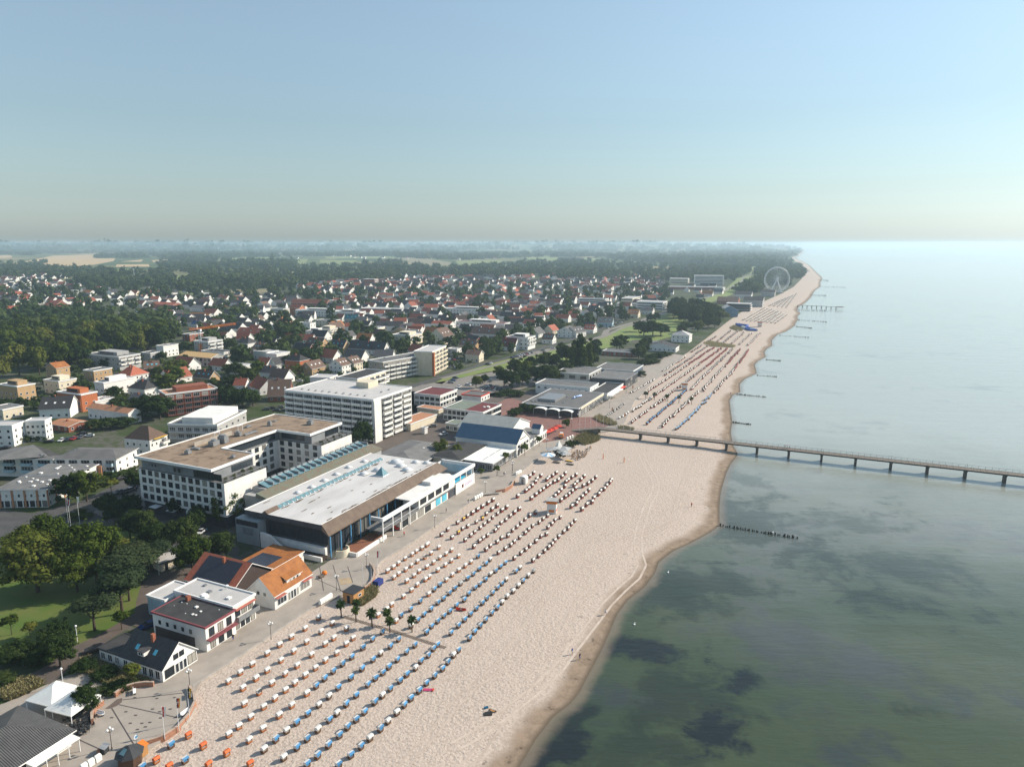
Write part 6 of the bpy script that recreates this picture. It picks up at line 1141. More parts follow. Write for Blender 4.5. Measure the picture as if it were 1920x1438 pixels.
def tproto(kind, v, lod):
    k = (kind, v, lod)
    if k in TP: return TP[k]
    n, leaf = {0: (9000, .34), 1: (2600, .62), 2: (900, 1.05)}[lod]; sd = hash((kind, v)) % 1000 + v * 7; m = {'broad': LEAF, 'dark': LEAFD, 'pine': LEAFB, 'poplar': LEAFD, 'bush': LEAFD, 'young': LEAF}[kind]; sd = {'broad': 1, 'dark': 2, 'pine': 3, 'poplar': 4, 'bush': 5, 'young': 6}[kind] * 10 + v
    if kind in ('broad', 'dark'): V = leafcloud(n, lobes_round(sd, 12, 5.2, 11), leaf, sd); T = trunkmesh(12, .38, sd, .5)
    elif kind == 'pine':
        rr = random.Random(sd); lb = [(rr.uniform(-1.6, 1.6), rr.uniform(-1.6, 1.6), 9.4 + rr.uniform(-1.6, 1.4), rr.uniform(1.3, 2.3), rr.uniform(.7, 1.1)) for i in range(9)]; V = leafcloud(n * 2 // 3, lb, leaf * .9, sd, .6); T = trunkmesh(12, .28, sd, .62)
    elif kind == 'poplar': V = leafcloud(n, [(0.25 * cos(i * 2.1), .25 * sin(i * 2.1), 1.6 + i * 1.02, 1.35 * math.sqrt(max(.1, 1 - ((i - 3.6) / 7.2) ** 2)), 1.2) for i in range(11)], leaf * .8, sd); T = trunkmesh(12, .3, sd, .3)
    elif kind == 'bush': V = leafcloud(n // 2, [(random.Random(sd + i).uniform(-3, 3), random.Random(sd + i + 50).uniform(-3, 3), 4 + (i % 3), 2.6, 3.5) for i in range(8)], leaf * 1.1, sd); T = trunkmesh(9, .2, sd, .3)
    else: V = leafcloud(n // 4, lobes_round(sd, 8, 2.6, 7, .4) , leaf * 1.1, sd); V[:, 2] += 3.0; T = trunkmesh(11, .16, sd, .6)
    TP[k] = (cloudmesh('crown', V, m), T); return TP[k]
for x0 in (.6, 46.6): V = leafcloud(420, [(x0 + .5 + i * 1.25, .6 + (i % 3) * 1.3, 15.45, .55, .5) for i in range(13)], .22, int(x0)); put('terrace_plants', cloudmesh('terrace_plants', V, LEAFD), H_)
tr = random.Random(21); NT = [0]
def tree(p, h, r, kind='broad', label='', group=None, lod=1, nth='from the sea', name='tree'):
    v = tr.randrange(3); c, T = tproto(kind, v, lod); base = {'broad': 5.2, 'dark': 5.2, 'pine': 3.2, 'poplar': 1.6, 'bush': 5.4, 'young': 2.6}[kind]; hb = {'bush': 9.}.get(kind, 12.)
    t = thing(name, label, 'tree' if name == 'tree' else name, (p[0], p[1], 0 if abs(p[1]) < 6000 else hill(*p)), tr.uniform(0, 6.28), group, nth, (r / base, r / base, h / hb)); put('crown', c, t); put('trunk', T, t); NT[0] += 1; OCC.append((p[0], p[1], r * .55)); return t
KN = {'broad': 'leafy tree', 'dark': 'dark round tree', 'pine': 'blue-green pine', 'poplar': 'tall slim poplar', 'bush': 'dark bush', 'young': 'small young tree'}
def trees(cr_, zone, s, lod=1):
    for tok in s.split():
        k, x, y, h, r = tok.split(','); k = {'b': 'broad', 'd': 'dark', 'p': 'pine', 'o': 'poplar', 'u': 'bush', 'y': 'young'}[k]
        tree(g(cr_, float(x), float(y)), float(h), float(r), k, '%s %s' % (KN[k], zone), 'trees ' + zone, lod, name='tree' if k != 'bush' else 'bush')
tree(g('Z1', 215, 450), 15, 7.6, 'broad', 'largest broad tree of the clump on the park lawn', 'park clump', 0, None); tree(g('Z1', 300, 245), 12, 5.2, 'broad', 'tree at the street edge behind the park clump', 'park clump', 0, None); tree(g('Z1', 437, 448), 12, 4.6, 'broad', 'slim tree in the middle of the park clump', 'park clump', 0, None); tree(g('Z1', 547, 392), 17, 5.8, 'broad', 'tallest tree of the park clump, nearest the hotel', 'park clump', 0, None); tree(g('Z1', 150, 330), 12, 5, 'broad', 'half-hidden tree behind the largest park tree', 'park clump', 0, None)
trees('Z1', 'on the park lawn', 'y,67,692,5.2,1.7 y,172,712,4.2,1.5 p,535,668,9,4.0 p,690,572,11,4.6 p,730,500,9,3.6 y,687,662,5,1.8 p,705,420,10,5 p,800,400,9,4.5 p,740,330,8,3.5 p,845,330,8,4.2 y,690,215,4,1.9', 0)
trees('Z1', 'beside the park path', 'd,340,868,7,3.1 u,265,800,5,2.6 u,330,740,5.5,2.4 u,130,830,3.4,3.6 u,215,850,3,3 y,752,975,5,1.6 d,490,1118,5.2,2.5 u,460,890,2.0,2.6 u,590,930,1.8,2.6 u,700,990,1.4,2.2 u,30,970,2.0,2.2 u,620,1010,1.5,2.2 u,60,830,3.2,3', 0)
trees('Z1', 'between the park and hotel', 'd,895,250,10,4.4 d,830,160,9,3.6 d,1030,240,11,4.3 b,1088,345,10,4.2 d,1262,262,8,3.3 d,735,145,8,3.3 d,650,70,7,3 d,1110,110,8,3.5 u,1225,330,3.2,3.4 d,1000,30,7,3 d,1210,50,6,2.6', 0)
trees('B', 'in front of the corner hotel', 'd,690,660,10,4 b,870,640,11,4.4 y,1115,575,6.5,2.4 d,1360,540,8,3.2 u,1000,490,3,3.5 u,1200,390,2.6,5 u,1300,360,2.4,4 u,1080,420,3,4 d,1290,800,8,4 d,1060,760,7,3.4 u,790,800,2,4')
trees('Z2', 'between the hotel and the pool hall', 'b,760,800,11,5.2 b,830,750,10,4.4 u,900,700,4,3', 0)
trees('D', 'at the foot of the tower block', 'd,855,1068,13,4.6 b,1635,1165,7.5,3.1 b,1800,1190,6.5,2.9')
trees('E', 'along the promenade by the glazed restaurants', 'y,575,1275,5.2,1.5 y,765,1190,5.2,1.6 y,910,1100,5,1.5 y,490,1400,4.6,1.3 y,330,1420,4.5,1.2')
trees('J3', 'beside the brick house', 'u,110,420,2.5,3 u,200,380,2,2.5 u,150,500,2,3')
trees('A', 'among the houses below the wood', 'd,830,560,8,4.5 d,1150,640,8,5 d,1190,700,6,4 b,1660,560,11,6 b,1760,480,11,6 d,1480,820,12,7 d,1600,830,12,7 d,1380,800,8,5 b,880,340,8,3.6 d,1080,330,8,5 d,1370,300,9,4 u,120,700,4,4 u,240,690,4,3 u,40,720,4,4 d,320,500,7,4 d,690,310,8,5 b,1360,265,9,4 d,950,930,5,4 d,1100,920,5,5 d,1250,910,5,5 u,230,1060,3.2,3 u,330,1050,3,2.4 u,60,1080,3.4,3.4 u,410,1040,2.5,3 d,720,490,6,4 d,1560,400,7,4 d,1850,170,9,5')
trees('C', 'in the gardens of the old town houses', 'd,700,880,12,6 d,830,880,12,6 d,930,860,10,5 d,640,860,9,5 d,870,640,11,6 b,980,570,11,5 d,760,570,10,5 b,680,560,8,4 b,100,620,11,6 b,190,560,11,6 d,250,470,9,3.6 d,720,290,9,5 d,640,290,8,4 b,1300,270,10,5 d,1130,260,9,5 d,1240,240,8,5 d,1590,390,9,6 d,1300,470,9,4 b,1320,590,5,3 d,1780,370,7,4 b,560,40,9,5 d,640,190,8,5 d,1380,180,7,4 d,530,690,7,3.5 d,20,420,8,4 b,1760,100,7,4')
trees('E', 'on the car park and square', 'b,520,430,8.5,3.6 b,280,520,7.5,3.4 d,360,470,6,3 b,1180,910,4,1.8 d,760,760,5,3 d,820,770,5,3 d,690,790,4,3 d,650,810,4,3 u,600,580,3,4 u,680,600,3,5 u,520,600,2.5,4')
trees('E', 'in the grove by the poplars', 'd,670,400,12,5.5 d,640,520,11,5.5 d,560,500,11,5 b,780,420,11,5 d,820,360,11,5 d,960,330,12,5.5 d,1060,330,11,5 d,880,470,11,6 d,980,470,12,6.5 d,1060,480,11,6 d,1180,420,12,6.5 d,1180,300,15,6 d,1140,250,14,5 d,740,500,10,5 d,1230,400,10,5')
trees('E', 'between the grove and the villa', 'o,1255,400,23,2.6 o,1318,395,28,3.0 o,1340,415,27,2.8 o,1405,360,26,2.6 o,1235,420,21,2.6 d,1470,240,13,4.5 d,1455,300,10,4')
trees('F', 'behind the beach promenade', 'd,330,505,12,6.5 d,300,520,10,5 d,555,560,12,6 d,520,600,10,5.5 d,590,500,11,5 d,570,370,14,8 d,660,380,15,9 d,740,370,13,8 d,520,330,11,6 d,690,220,10,5 d,640,240,10,5 b,1110,330,11,5.5 b,990,330,10,6 d,950,350,9,5 b,1130,260,12,5 d,1210,300,12,6 d,1280,290,12,6 b,1360,215,10,6 u,620,610,4,6 u,700,590,3.5,7 u,760,570,3,6 u,800,560,2.4,5 u,640,650,3.5,5 u,560,660,3,4 u,540,770,3.4,3.6 u,500,690,3,3 u,680,640,3,5 d,90,520,10,5')
def zone_trees(poly, n, hs, rs, kinds, label, sp, lod=1, rnd=None, group=None):
    r_ = rnd or tr; P = [G(*p) for p in poly]; xs, ys = [p[0] for p in P], [p[1] for p in P]; k = t_ = 0; got = []
    while k < n and t_ < n * 200:
        t_ += 1; x, y = r_.uniform(min(xs), max(xs)), r_.uniform(min(ys), max(ys))
        if not inpoly((x, y), P) or not all((x - a) ** 2 + (y - b_) ** 2 > sp * sp for a, b_ in got) or not free(x, y, 1.5): continue
        got.append((x, y)); k += 1; kd = r_.choice(kinds); tree((x, y), r_.uniform(*hs), r_.uniform(*rs), kd, '%s %s' % (KN[kd], label), group or ('trees ' + label), lod)
zone_trees(crp('F', (840, 200), (860, 110), (1000, 110), (1150, 130), (1330, 200), (1300, 270), (1050, 280), (880, 250)), 30, (14, 20), (6, 8), ['dark'], 'in the dark grove beside the beach', 9.5)
zone_trees(crp('S', (-20, 722), (-20, 640), (60, 628), (180, 634), (300, 640), (322, 662), (250, 672), (150, 690), (70, 712)), 62, (15, 21), (6, 8.5), ['broad', 'dark', 'broad'], 'in the wood behind the white houses', 10.5)
NTI = NT[0]; print('trees', NTI)
zone_trees(crp('S', (340, 720), (420, 640), (620, 600), (860, 600), (1180, 590), (1110, 630), (960, 660), (860, 690), (700, 680), (560, 720), (450, 760)), max(0, 300 - NT[0]), (7, 12), (3.2, 5.2), ['dark', 'broad', 'dark'], 'in the town gardens', 16)
print('trees', NT[0])
# the rest of the woods and hedges: one mass nobody could count
def tclump(n, r, h, leaf, seed): return leafcloud(n, lobes_round(seed, h, r, 6, .12), leaf, seed)
CL = {s: [tclump(*a, seed=40 + i) for i in range(5)] for s, a in {'t': (150, 4.6, 11, 1.5), 'm': (120, 8.5, 14, 2.7), 'f': (90, 30, 15, 8.), 'x': (70, 90, 20, 22.)}.items()}
ACC = []
def mass(poly, n, sz, ch=True, sc=(.75, 1.3), r0=2.):
    xs, ys = [p[0] for p in poly], [p[1] for p in poly]; k = t_ = 0
    while k < n and t_ < n * 30:
        t_ += 1; px, py = tr.uniform(min(xs), max(xs)), tr.uniform(min(ys), max(ys))
        if not inpoly((px, py), poly): continue
        x, y = G(px, py)
        if ch and not free(x, y, r0): continue
        k += 1; s = tr.uniform(*sc); a = tr.uniform(0, 6.28); V = CL[sz][tr.randrange(5)]; ca, sa = cos(a), sin(a)
        ACC.append(np.stack([x + s * (V[:, 0] * ca - V[:, 1] * sa), y + s * (V[:, 0] * sa + V[:, 1] * ca), hill(x, y) + V[:, 2] * s * tr.uniform(.8, 1.15)], 1))
WOODP = crp('S', (-20, 650), (-20, 598), (50, 590), (150, 590), (240, 600), (300, 598), (335, 618), (330, 645), (230, 655), (60, 640))
mass(WOODP, 300, 'm', sc=(.7, 1.0))
mass(crp('S', (-10, 560), (110, 545), (330, 545), (560, 555), (700, 545), (1250, 545), (1250, 580), (1100, 625), (900, 680), (700, 660), (560, 690), (400, 680), (340, 610), (240, 590), (110, 580), (0, 590)), 420, 't', r0=4.5)
mass(crp('S', (-10, 545), (130, 530), (330, 535), (560, 540), (1250, 530), (1250, 552), (900, 550), (560, 565), (330, 560), (0, 565)), 230, 't', sc=(.8, 1.5), r0=3)
CL['s'] = [tclump(34, 1.5, 2.6, .75, 80 + i) for i in range(5)]
mass(crp('S', (0, 770), (0, 740), (130, 690), (340, 650), (560, 590), (900, 560), (1240, 560), (1130, 615), (940, 660), (880, 690), (760, 710), (540, 745), (400, 780), (330, 770)), 1000, 's', sc=(.7, 1.6), r0=1.5)
W2 = [crp('h1', (-20, 335), (200, 300), (420, 300), (600, 300), (860, 310), (1000, 350), (1340, 330), (1560, 340), (1570, 420), (1480, 480), (1200, 470), (700, 470), (640, 400), (400, 400), (-20, 400)), crp('h1', (1400, 250), (1940, 220), (1940, 350), (1720, 350), (1560, 330), (1440, 300)), crp('h1', (1480, 440), (1700, 430), (1940, 400), (1940, 500), (1600, 510)), crp('h1', (-20, 262), (100, 250), (420, 240), (420, 300), (200, 300), (-20, 310)),
      crp('h2', (20, 300), (340, 260), (760, 260), (980, 280), (1200, 290), (1460, 280), (1930, 230), (1930, 430), (1240, 440), (1160, 480), (840, 480), (400, 490), (200, 480), (40, 460)), crp('h3', (-20, 300), (200, 260), (420, 280), (680, 300), (1100, 280), (1380, 240), (1930, 240), (1930, 400), (1450, 400), (900, 390), (-20, 400)), crp('h4', (-20, 240), (360, 240), (640, 250), (900, 270), (1240, 290), (1700, 290), (1700, 350), (1540, 420), (1230, 430), (840, 420), (400, 410), (-20, 410)),
      crp('h5', (570, 330), (680, 260), (800, 205), (900, 225), (980, 300), (1010, 400), (860, 430), (860, 470), (600, 450), (560, 400)), crp('h5', (380, 520), (520, 450), (640, 450), (640, 510), (420, 540)), crp('h5', (-20, 300), (500, 290), (500, 350), (400, 385), (330, 400), (-20, 360))]
for pl_, n_ in zip(W2, (420, 200, 90, 60, 760, 640, 560, 210, 50, 120)): mass(pl_, n_, 'm', sc=(.7, 1.25), r0=0)
F2 = [crp('h1', (180, 130), (400, 118), (1940, 100), (1940, 190), (860, 170), (480, 178), (200, 190)), crp('h1', (-20, 140), (200, 130), (200, 185), (-20, 180)), crp('h1', (860, 190), (1300, 180), (1340, 215), (860, 212)), crp('h1', (1340, 180), (1940, 180), (1940, 240), (1500, 225)), crp('h2', (-20, 150), (400, 140), (1930, 120), (1930, 195), (1000, 200), (320, 210), (-20, 240)), crp('h2', (320, 240), (960, 240), (960, 300), (340, 300)), crp('h3', (-20, 120), (780, 120), (840, 160), (1400, 170), (1540, 150), (1930, 140), (1930, 200), (1380, 205), (760, 232), (190, 205), (-20, 190)), crp('h4', (-20, 130), (860, 130), (1930, 130), (1930, 290), (1240, 270), (900, 260), (640, 240), (360, 210), (-20, 200)),
      crp('h5', (-20, 150), (700, 110), (960, 120), (985, 150), (880, 200), (700, 240), (580, 290), (300, 285), (-20, 270))]
for pl_, n_ in zip(F2, (520, 60, 60, 150, 640, 60, 560, 760, 420)): mass(pl_, n_, 'f', False, (.5, 1.1))
for pl_, n_ in zip((crp('S', (-40, 459), (350, 458.6), (1050, 458.6), (1470, 460), (1480, 466), (1050, 466), (350, 466), (-40, 468)), crp('S', (-40, 461), (500, 460), (1450, 461), (1450, 470), (500, 470), (-40, 472))), (420, 420)): mass(pl_, n_, 'x', False, (.5, 1.2))
V = np.concatenate(ACC); struct('woodland', cloudmesh('woodland', V, FARLEAF), kind='stuff'); print('woodland faces', len(V) // 4)
# long tyre lines along the wet edge
for k, off in enumerate((9.5, 11.2, 15.5, 17.2, 24, 25.7)):
    strip('beach_track', [(lambda p: (p[0], p[1]))(K(s_, yw(s_) + off + 2.5 * sin(s_ / 37. + k // 2 * 2))) for s_ in np.arange(-150, 175 if k < 4 else 60, 3.)], .42, lambda p: bz(*p) + .035 + .004 * k, mat('tyre_line_sand', (.40, .325, .27), (.52, .43, .36), sc=.35, world=True))
# dune grass
def dune(name, poly, n, h, kindlab=None):
    P = [G(x, y, -.5) for x, y in poly]; xs, ys = [p[0] for p in P], [p[1] for p in P]; r = np.random.default_rng(len(poly) + n); pts = []
    while len(pts) < n:
        x, y = r.uniform(min(xs), max(xs)), r.uniform(min(ys), max(ys))
        if inpoly((x, y), P): pts.append((x, y, bz(x, y) if toK((x, y))[1] < yi(toK((x, y))[0]) else 0.05))
    c = np.array(pts); u = r.normal(size=(n, 3)) * np.array([1, 1, .15]); u /= np.linalg.norm(u, axis=1)[:, None]; lean = r.normal(size=(n, 3)) * np.array([.5, .5, 0]) * h; hh = h * (.5 + .8 * r.random(n))[:, None] * np.array([0, 0, 1.]); wd = .10 + .12 * r.random(n)[:, None]
    V = np.stack([c - u * wd, c + u * wd, c + u * wd * .4 + hh + lean, c - u * wd * .4 + hh + lean], 1).reshape(-1, 3); struct(name, cloudmesh(name, V, DUNE), kind='stuff')
dune('dune_grass', crp('c2', (235, 490), (250, 430), (330, 375), (400, 385), (395, 440), (330, 490), (270, 530)), 2200, .9); dune('dune_grass', crp('E', (1255, 1050), (1300, 1010), (1400, 980), (1490, 985), (1520, 1040), (1450, 1070), (1370, 1090)), 2600, 1.2)
dune('dune_grass', crp('E', (1450, 830), (1510, 805), (1620, 850), (1690, 895), (1630, 905), (1540, 880)), 1500, 1.1); dune('dune_grass', crp('E', (1690, 915), (1760, 905), (1860, 930), (1840, 945), (1710, 935)), 800, 1.); dune('dune_grass', crp('c5', (1170, 400), (1250, 375), (1330, 390), (1560, 430), (1540, 450), (1270, 440)), 2600, 1.2); dune('dune_grass', crp('h5', (325, 845), (360, 820), (440, 850), (440, 870), (380, 865)), 1200, 1.3)
dune('dune_grass', crp('Z1', (0, 1060), (0, 1000), (60, 970), (180, 950), (250, 980), (150, 1040), (60, 1075)), 2400, .9); dune('dune_grass', crp('Z1', (400, 880), (500, 830), (600, 880), (740, 930), (860, 965), (760, 990), (650, 1020), (560, 960)), 3000, .7)
# ---- palms
def palm_mesh():
    b = MB(); rr = random.Random(3)
    for i in range(34):
        a = 2.399 * i; el = R(rr.uniform(-35, 65)); P = Vector((0, 0, 0)); d = Vector((cos(a) * cos(el), sin(a) * cos(el), sin(el))); side = Vector((-sin(a), cos(a), 0)); w0 = .05
        for k in range(4):
            Q = P + d * .34; d = (d + Vector((0, 0, -.30))).normalized(); w1 = (.26, .34, .24, .03)[k]; b.quad(tuple(P - side * w0), tuple(P + side * w0), tuple(Q + side * w1), tuple(Q - side * w1)); P, w0 = Q, w1
    return b.mesh('fronds', [LEAFD])
PF = palm_mesh(); PT = MB().tube((0, 0, -.1), (.05, 0, 3.2), .15, .12, 7).mesh('trunk', [BARK]); b = MB(); b.tube((0, 0, 2.5), (0, 0, 3.2), .16, .24, 7); PS = b.mesh('skirt', [WOOD])
for cr_, x, y, lab in (('c2', 92, 628, 'potted-looking small palm nearest the wooden hut'), ('c2', 218, 665, 'double-headed palm in the palm row on the sand'), ('c2', 222, 600, 'palm close behind the double-headed one'), ('c2', 355, 710, 'palm in the middle of the palm row on the sand'), ('c2', 507, 757, 'taller palm beside the plank path'), ('c2', 488, 690, 'palm half hidden behind the taller palm by the plank path'), ('c2', 697, 752, 'outermost palm of the near palm row'),
                       ('c5', 500, 1048, 'palm beyond the pier, first from promenade'), ('c5', 518, 1048, 'palm beyond the pier, close twin of first'), ('c5', 605, 1065, 'palm beyond the pier, bushy second one'), ('c5', 742, 1078, 'palm beyond the pier, third, one of a pair'), ('c5', 762, 1078, 'palm beyond the pier, outer half of the pair'), ('c5', 893, 1100, 'palm beyond the pier, fourth out'), ('c5', 1042, 1115, 'palm beyond the pier, outermost')):
    x, y = g(cr_, x, y, -.5); t = thing('palm_tree', lab, 'palm', (x, y, bz(x, y)), tr.uniform(0, 6), 'palms on the beach', sc=tr.uniform(.95, 1.15)); put('fronds', PF, t, (0.05, 0, 3.2)); put('trunk', PT, t); put('skirt', PS, t)
b = MB()
for a, c_ in ((g('c2', 110, 620, -.5), g('c2', 520, 740, -.5)), (g('c2', 520, 740, -.5), g('c2', 985, 888, -.5))):
    n_ = int(hypot(c_[0] - a[0], c_[1] - a[1]) / .5); d = ((c_[0] - a[0]) / n_, (c_[1] - a[1]) / n_); k = hypot(*d); nx, ny = -d[1] / k * .5, d[0] / k * .5
    for i in range(n_): p = (a[0] + d[0] * i, a[1] + d[1] * i); e_ = (p[0] + d[0] * .85, p[1] + d[1] * .85); z = bz(*p) + .05; b.quad((p[0] - nx, p[1] - ny, z), (e_[0] - nx, e_[1] - ny, z), (e_[0] + nx, e_[1] + ny, z), (p[0] + nx, p[1] + ny, z))
o = struct('plank_path', b.mesh('plank_path', [WOOD]))
# ================================================================== STREET THINGS
LP = {}
def lamp(p, lab, n=3, z=.03):
    if n not in LP:
        b = MB(); b.tube((0, 0, 0), (0, 0, .5), .12, .09); b.tube((0, 0, .5), (0, 0, 3.7), .06, .05)
        for k in range(n): a = 2 * pi * k / n; b.tube((0, 0, 3.3), (.45 * cos(a), .45 * sin(a), 3.75), .035)
        gb = MB()
        for k in range(n): a = 2 * pi * k / n; gb.ball((.45 * cos(a), .45 * sin(a), 3.98), .23, 0, 10, 6)
        one = MB().ball((0, 0, 0), .23, 0, 10, 6).mesh('globe', [TRIM], True); LP[n] = (b.mesh('post', [DARKM]), one)
    t = thing('street_lamp', lab, 'street lamp', (*p, z), 0, 'globe lamps on the promenade', 'from the camera'); put('post', LP[n][0], t)
    for k in range(n): a = 2 * pi * k / n; put('globe', LP[n][1], t, (.45 * cos(a), .45 * sin(a), 3.98))
for cr_, x, y, z in (('J1', 1200, 1075, 0), ('c1', 258, 1235, 0), ('J2', 1290, 782, 0), ('c1', 1512, 395, 0), ('c1', 1768, 205, 0), ('c3', 168, 620, 0), ('c3', 622, 305, 0), ('c3', 865, 130, 0), ('E', 985, 1120, 0), ('E', 645, 1345, 0), ('E', 1232, 905, 0), ('E', 1300, 860, 0), ('p7', 795, 720, 0), ('p7', 1095, 455, 0), ('E', 1115, 890, 0)): lamp(g(cr_, x, y), 'three-globe lamp on the promenade')
for x, y, lab in ((438, 735, 'white single-globe lamp standing on the park lawn'), (898, 355, 'white single-globe lamp beside the toilet hut'), (358, 985, 'single-globe lamp near the white tents')):
    p = g('Z1', x, y); t = thing('park_lamp', lab, 'street lamp', (*p, 0)); put('post', MB().tube((0, 0, 0), (0, 0, 3.9), .07, .06).mesh('post', [WHITEM]), t); put('globe', MB().ball((0, 0, 4.05), .26, 0, 10, 6).mesh('globe', [TRIM], True), t)
def flag(p, h, cols, lab, z=0., n=True):
    t = thing('flagpole', lab, 'flagpole', (*p, z)); put('pole', MB().tube((0, 0, 0), (0, 0, h), .06, .035, 6).mesh('pole', [WHITEM]), t)
    if cols:
        b = MB(); m_ = []
        for i, c_ in enumerate(cols):
            w_ = 1. / len(cols); x0, x1 = .05 + .42 * i * w_ * 2, .05 + .42 * (i + 1) * w_ * 2
            for k in range(3): a, c2 = h - .15 - k * .65, h - .15 - (k + 1) * .65; b.quad((x0 * (.8 - .1 * k), .1 * (k % 2), c2), (x1 * (.8 - .1 * k), -.1 + .2 * (k % 2), c2), (x1 * (.9 - .1 * k), .1 - .2 * (k % 2), a), (x0 * (.9 - .1 * k), .1 * (k % 2), a), i)
            m_.append(c_)
        put('flag', b.mesh('flag', m_), t)
BLKC = mat('cloth_black', (.02, .02, .02)); GOLDC = mat('cloth_gold', (.7, .42, .03)); REDC = mat('cloth_red', (.55, .03, .03)); BLUC = mat('cloth_blue', (.03, .08, .35))
flag(g('Z1', 930, 1278), 6.6, [REDC, CANVAS], 'white pole with limp red and white flag on the near plaza wall'); flag(g('Z1', 1010, 1232), 6.8, [BLKC, REDC, GOLDC], 'white pole with limp black, red and gold flag on the near plaza wall'); flag(g('Z1', 1072, 1177), 6.9, [BLKC, GOLDC], 'pole with a dark and gold flag beside the near plaza bend')
flag(g('c1', 1740, 370), 7, None, 'bare white pole at the second plaza, beside the wooden hut'); flag(g('c1', 1812, 360), 7, None, 'bare white pole at the second plaza bend'); flag(g('c1', 1860, 200), 5, [REDC, CANVAS], 'pole with red and white flag behind the second plaza lamp')
flag(g('J5', 1130, 1215), 10, [REDC, CANVAS, BLUC], 'tall white pole with striped flag by the street, beside a bigger tree'); flag(g('J5', 1165, 1245), 10, [REDC, CANVAS], 'tall white pole with red and white flag by the street'); flag(g('J5', 1312, 1195), 10, [CANVAS], 'tall white pole with a pale flag by the street')
for i, (x, y) in enumerate(((1315, 965), (1368, 965), (1423, 960), (1480, 945), (1548, 950), (1625, 890), (1690, 935), (1750, 960), (1820, 970))): flag(g('E', x, y), 7.5, None, 'bare flagpole at the pier entrance, %s along from the red square' % ORD(i + 1))
# brick arc walls, plaza pattern, benches
def arcwall(pts, h, lab, t_=.45, z=0., m=BRICKPAVE):
    P = [G(x, y, z) for x, y in pts]; Q = []
    for i in range(len(P) - 1):
        for k in range(4): f = k / 4; Q.append((P[i][0] * (1 - f) + P[i + 1][0] * f, P[i][1] * (1 - f) + P[i + 1][1] * f))
    Q.append(P[-1]); t = thing('plaza_wall', lab, 'wall', (*Q[0], 0)); b = MB(); b2 = MB(); ox, oy = Q[0]
    for i in range(len(Q) - 1):
        a, c_ = Q[i], Q[i + 1]; k = hypot(c_[0] - a[0], c_[1] - a[1]) or 1; nx, ny = -(c_[1] - a[1]) / k * t_, (c_[0] - a[0]) / k * t_
        pp = [(a[0] - ox, a[1] - oy), (c_[0] - ox, c_[1] - oy), (c_[0] + nx - ox, c_[1] + ny - oy), (a[0] + nx - ox, a[1] + ny - oy)]; b.poly(pp, -.9, h); b2.poly([(x * 1.0, y) for x, y in pp], h + .002, h + .10)
    put('brickwork', b.mesh('brickwork', [m]), t); put('coping', b2.mesh('coping', [mat('coping_stone', (.46, .36, .29), sc=1)]), t)
arcwall(crp('Z1', (830, 1312), (930, 1278), (1010, 1225), (1075, 1150), (1108, 1080), (1100, 1030), (1075, 990)), .75, 'curved brick sea wall of the near plaza'); arcwall(crp('Z1', (655, 1045), (700, 1010), (760, 992), (820, 984), (865, 985)), 1.0, 'low curved brick wall with bench at the back of the near plaza'); arcwall(crp('Z1', (530, 1190), (528, 1150), (550, 1115), (590, 1085)), 1.0, 'short curved brick wall beside the restaurant tables')
arcwall(crp('Z3', (500, 1300), (548, 1258), (570, 1215), (575, 1170), (560, 1135), (540, 1115)), .75, 'curved wall of the second plaza by the blue covered basket'); arcwall(crp('Z3', (1478, 572), (1545, 560), (1595, 530), (1622, 488)), .8, 'curved low wall ending at the small white hut')
b = MB()
def pline(a, c_, w_=.22):
    p, q_ = g('Z1', *a), g('Z1', *c_); k = hypot(q_[0] - p[0], q_[1] - p[1]); nx, ny = -(q_[1] - p[1]) / k * w_ / 2, (q_[0] - p[0]) / k * w_ / 2; b.quad((p[0] - nx, p[1] - ny, .045), (q_[0] - nx, q_[1] - ny, .045), (q_[0] + nx, q_[1] + ny, .045), (p[0] + nx, p[1] + ny, .045))
for a, c_ in (((630, 1105), (755, 1310)), ((670, 1085), (1010, 1160)), ((690, 1058), (1040, 1018)), ((440, 1280), (560, 1335))): pline(a, c_)
for x, y in ((710, 1125), (765, 1145), (800, 1190), (860, 1110), (885, 1050), (900, 1125), (775, 1225), (845, 1185), (735, 1190), (960, 1110), (985, 1045), (630, 1158), (820, 1210), (760, 1045), (905, 1160)): p = g('Z1', x, y); b.box(p[0] - .3, p[0] + .3, p[1] - .18, p[1] + .18, .031, .05)
for a, c_ in (((1130, 135), (1160, 250)), ((1280, 50), (1330, 200))): pass
for c_, pts in (('c1', (((1365, 190), (1400, 400)), ((1480, 180), (1545, 400)), ((1605, 190), (1650, 330)), ((1340, 300), (1560, 400)))),):
    for a, e_ in pts:
        p, q_ = g(c_, *a), g(c_, *e_); k = hypot(q_[0] - p[0], q_[1] - p[1]); nx, ny = -(q_[1] - p[1]) / k * .1, (q_[0] - p[0]) / k * .1; b.quad((p[0] - nx, p[1] - ny, .045), (q_[0] - nx, q_[1] - ny, .045), (q_[0] + nx, q_[1] + ny, .045), (p[0] + nx, p[1] + ny, .045))
sheet('plaza_square', crp('c1', (1525, 295), (1630, 285), (1648, 335), (1545, 352)), .05, mat('tan_paving', (.42, .32, .21), sc=.5))
struct('plaza_paving_lines', b.mesh('plaza_paving_lines', [mat('dark_slabs', (.09, .082, .08))]))
p = [g('Z1', x, y) for x, y in ((592, 1108), (620, 1088), (660, 1055), (690, 1048), (688, 1070), (660, 1092), (620, 1108))]; sheet('plaza_disc', p, .06, mat('disc_brown', (.14, .105, .09)), True)
BEN = MB(); BEN.box(-.9, .9, -.25, .25, .38, .45); BEN.box(-.9, .9, .2, .26, .5, .9); BS = BEN.mesh('seat', [WHITEM]); BL = MB().box(-.05, .05, -.22, .22, 0, .38).mesh('leg', [DARKM])
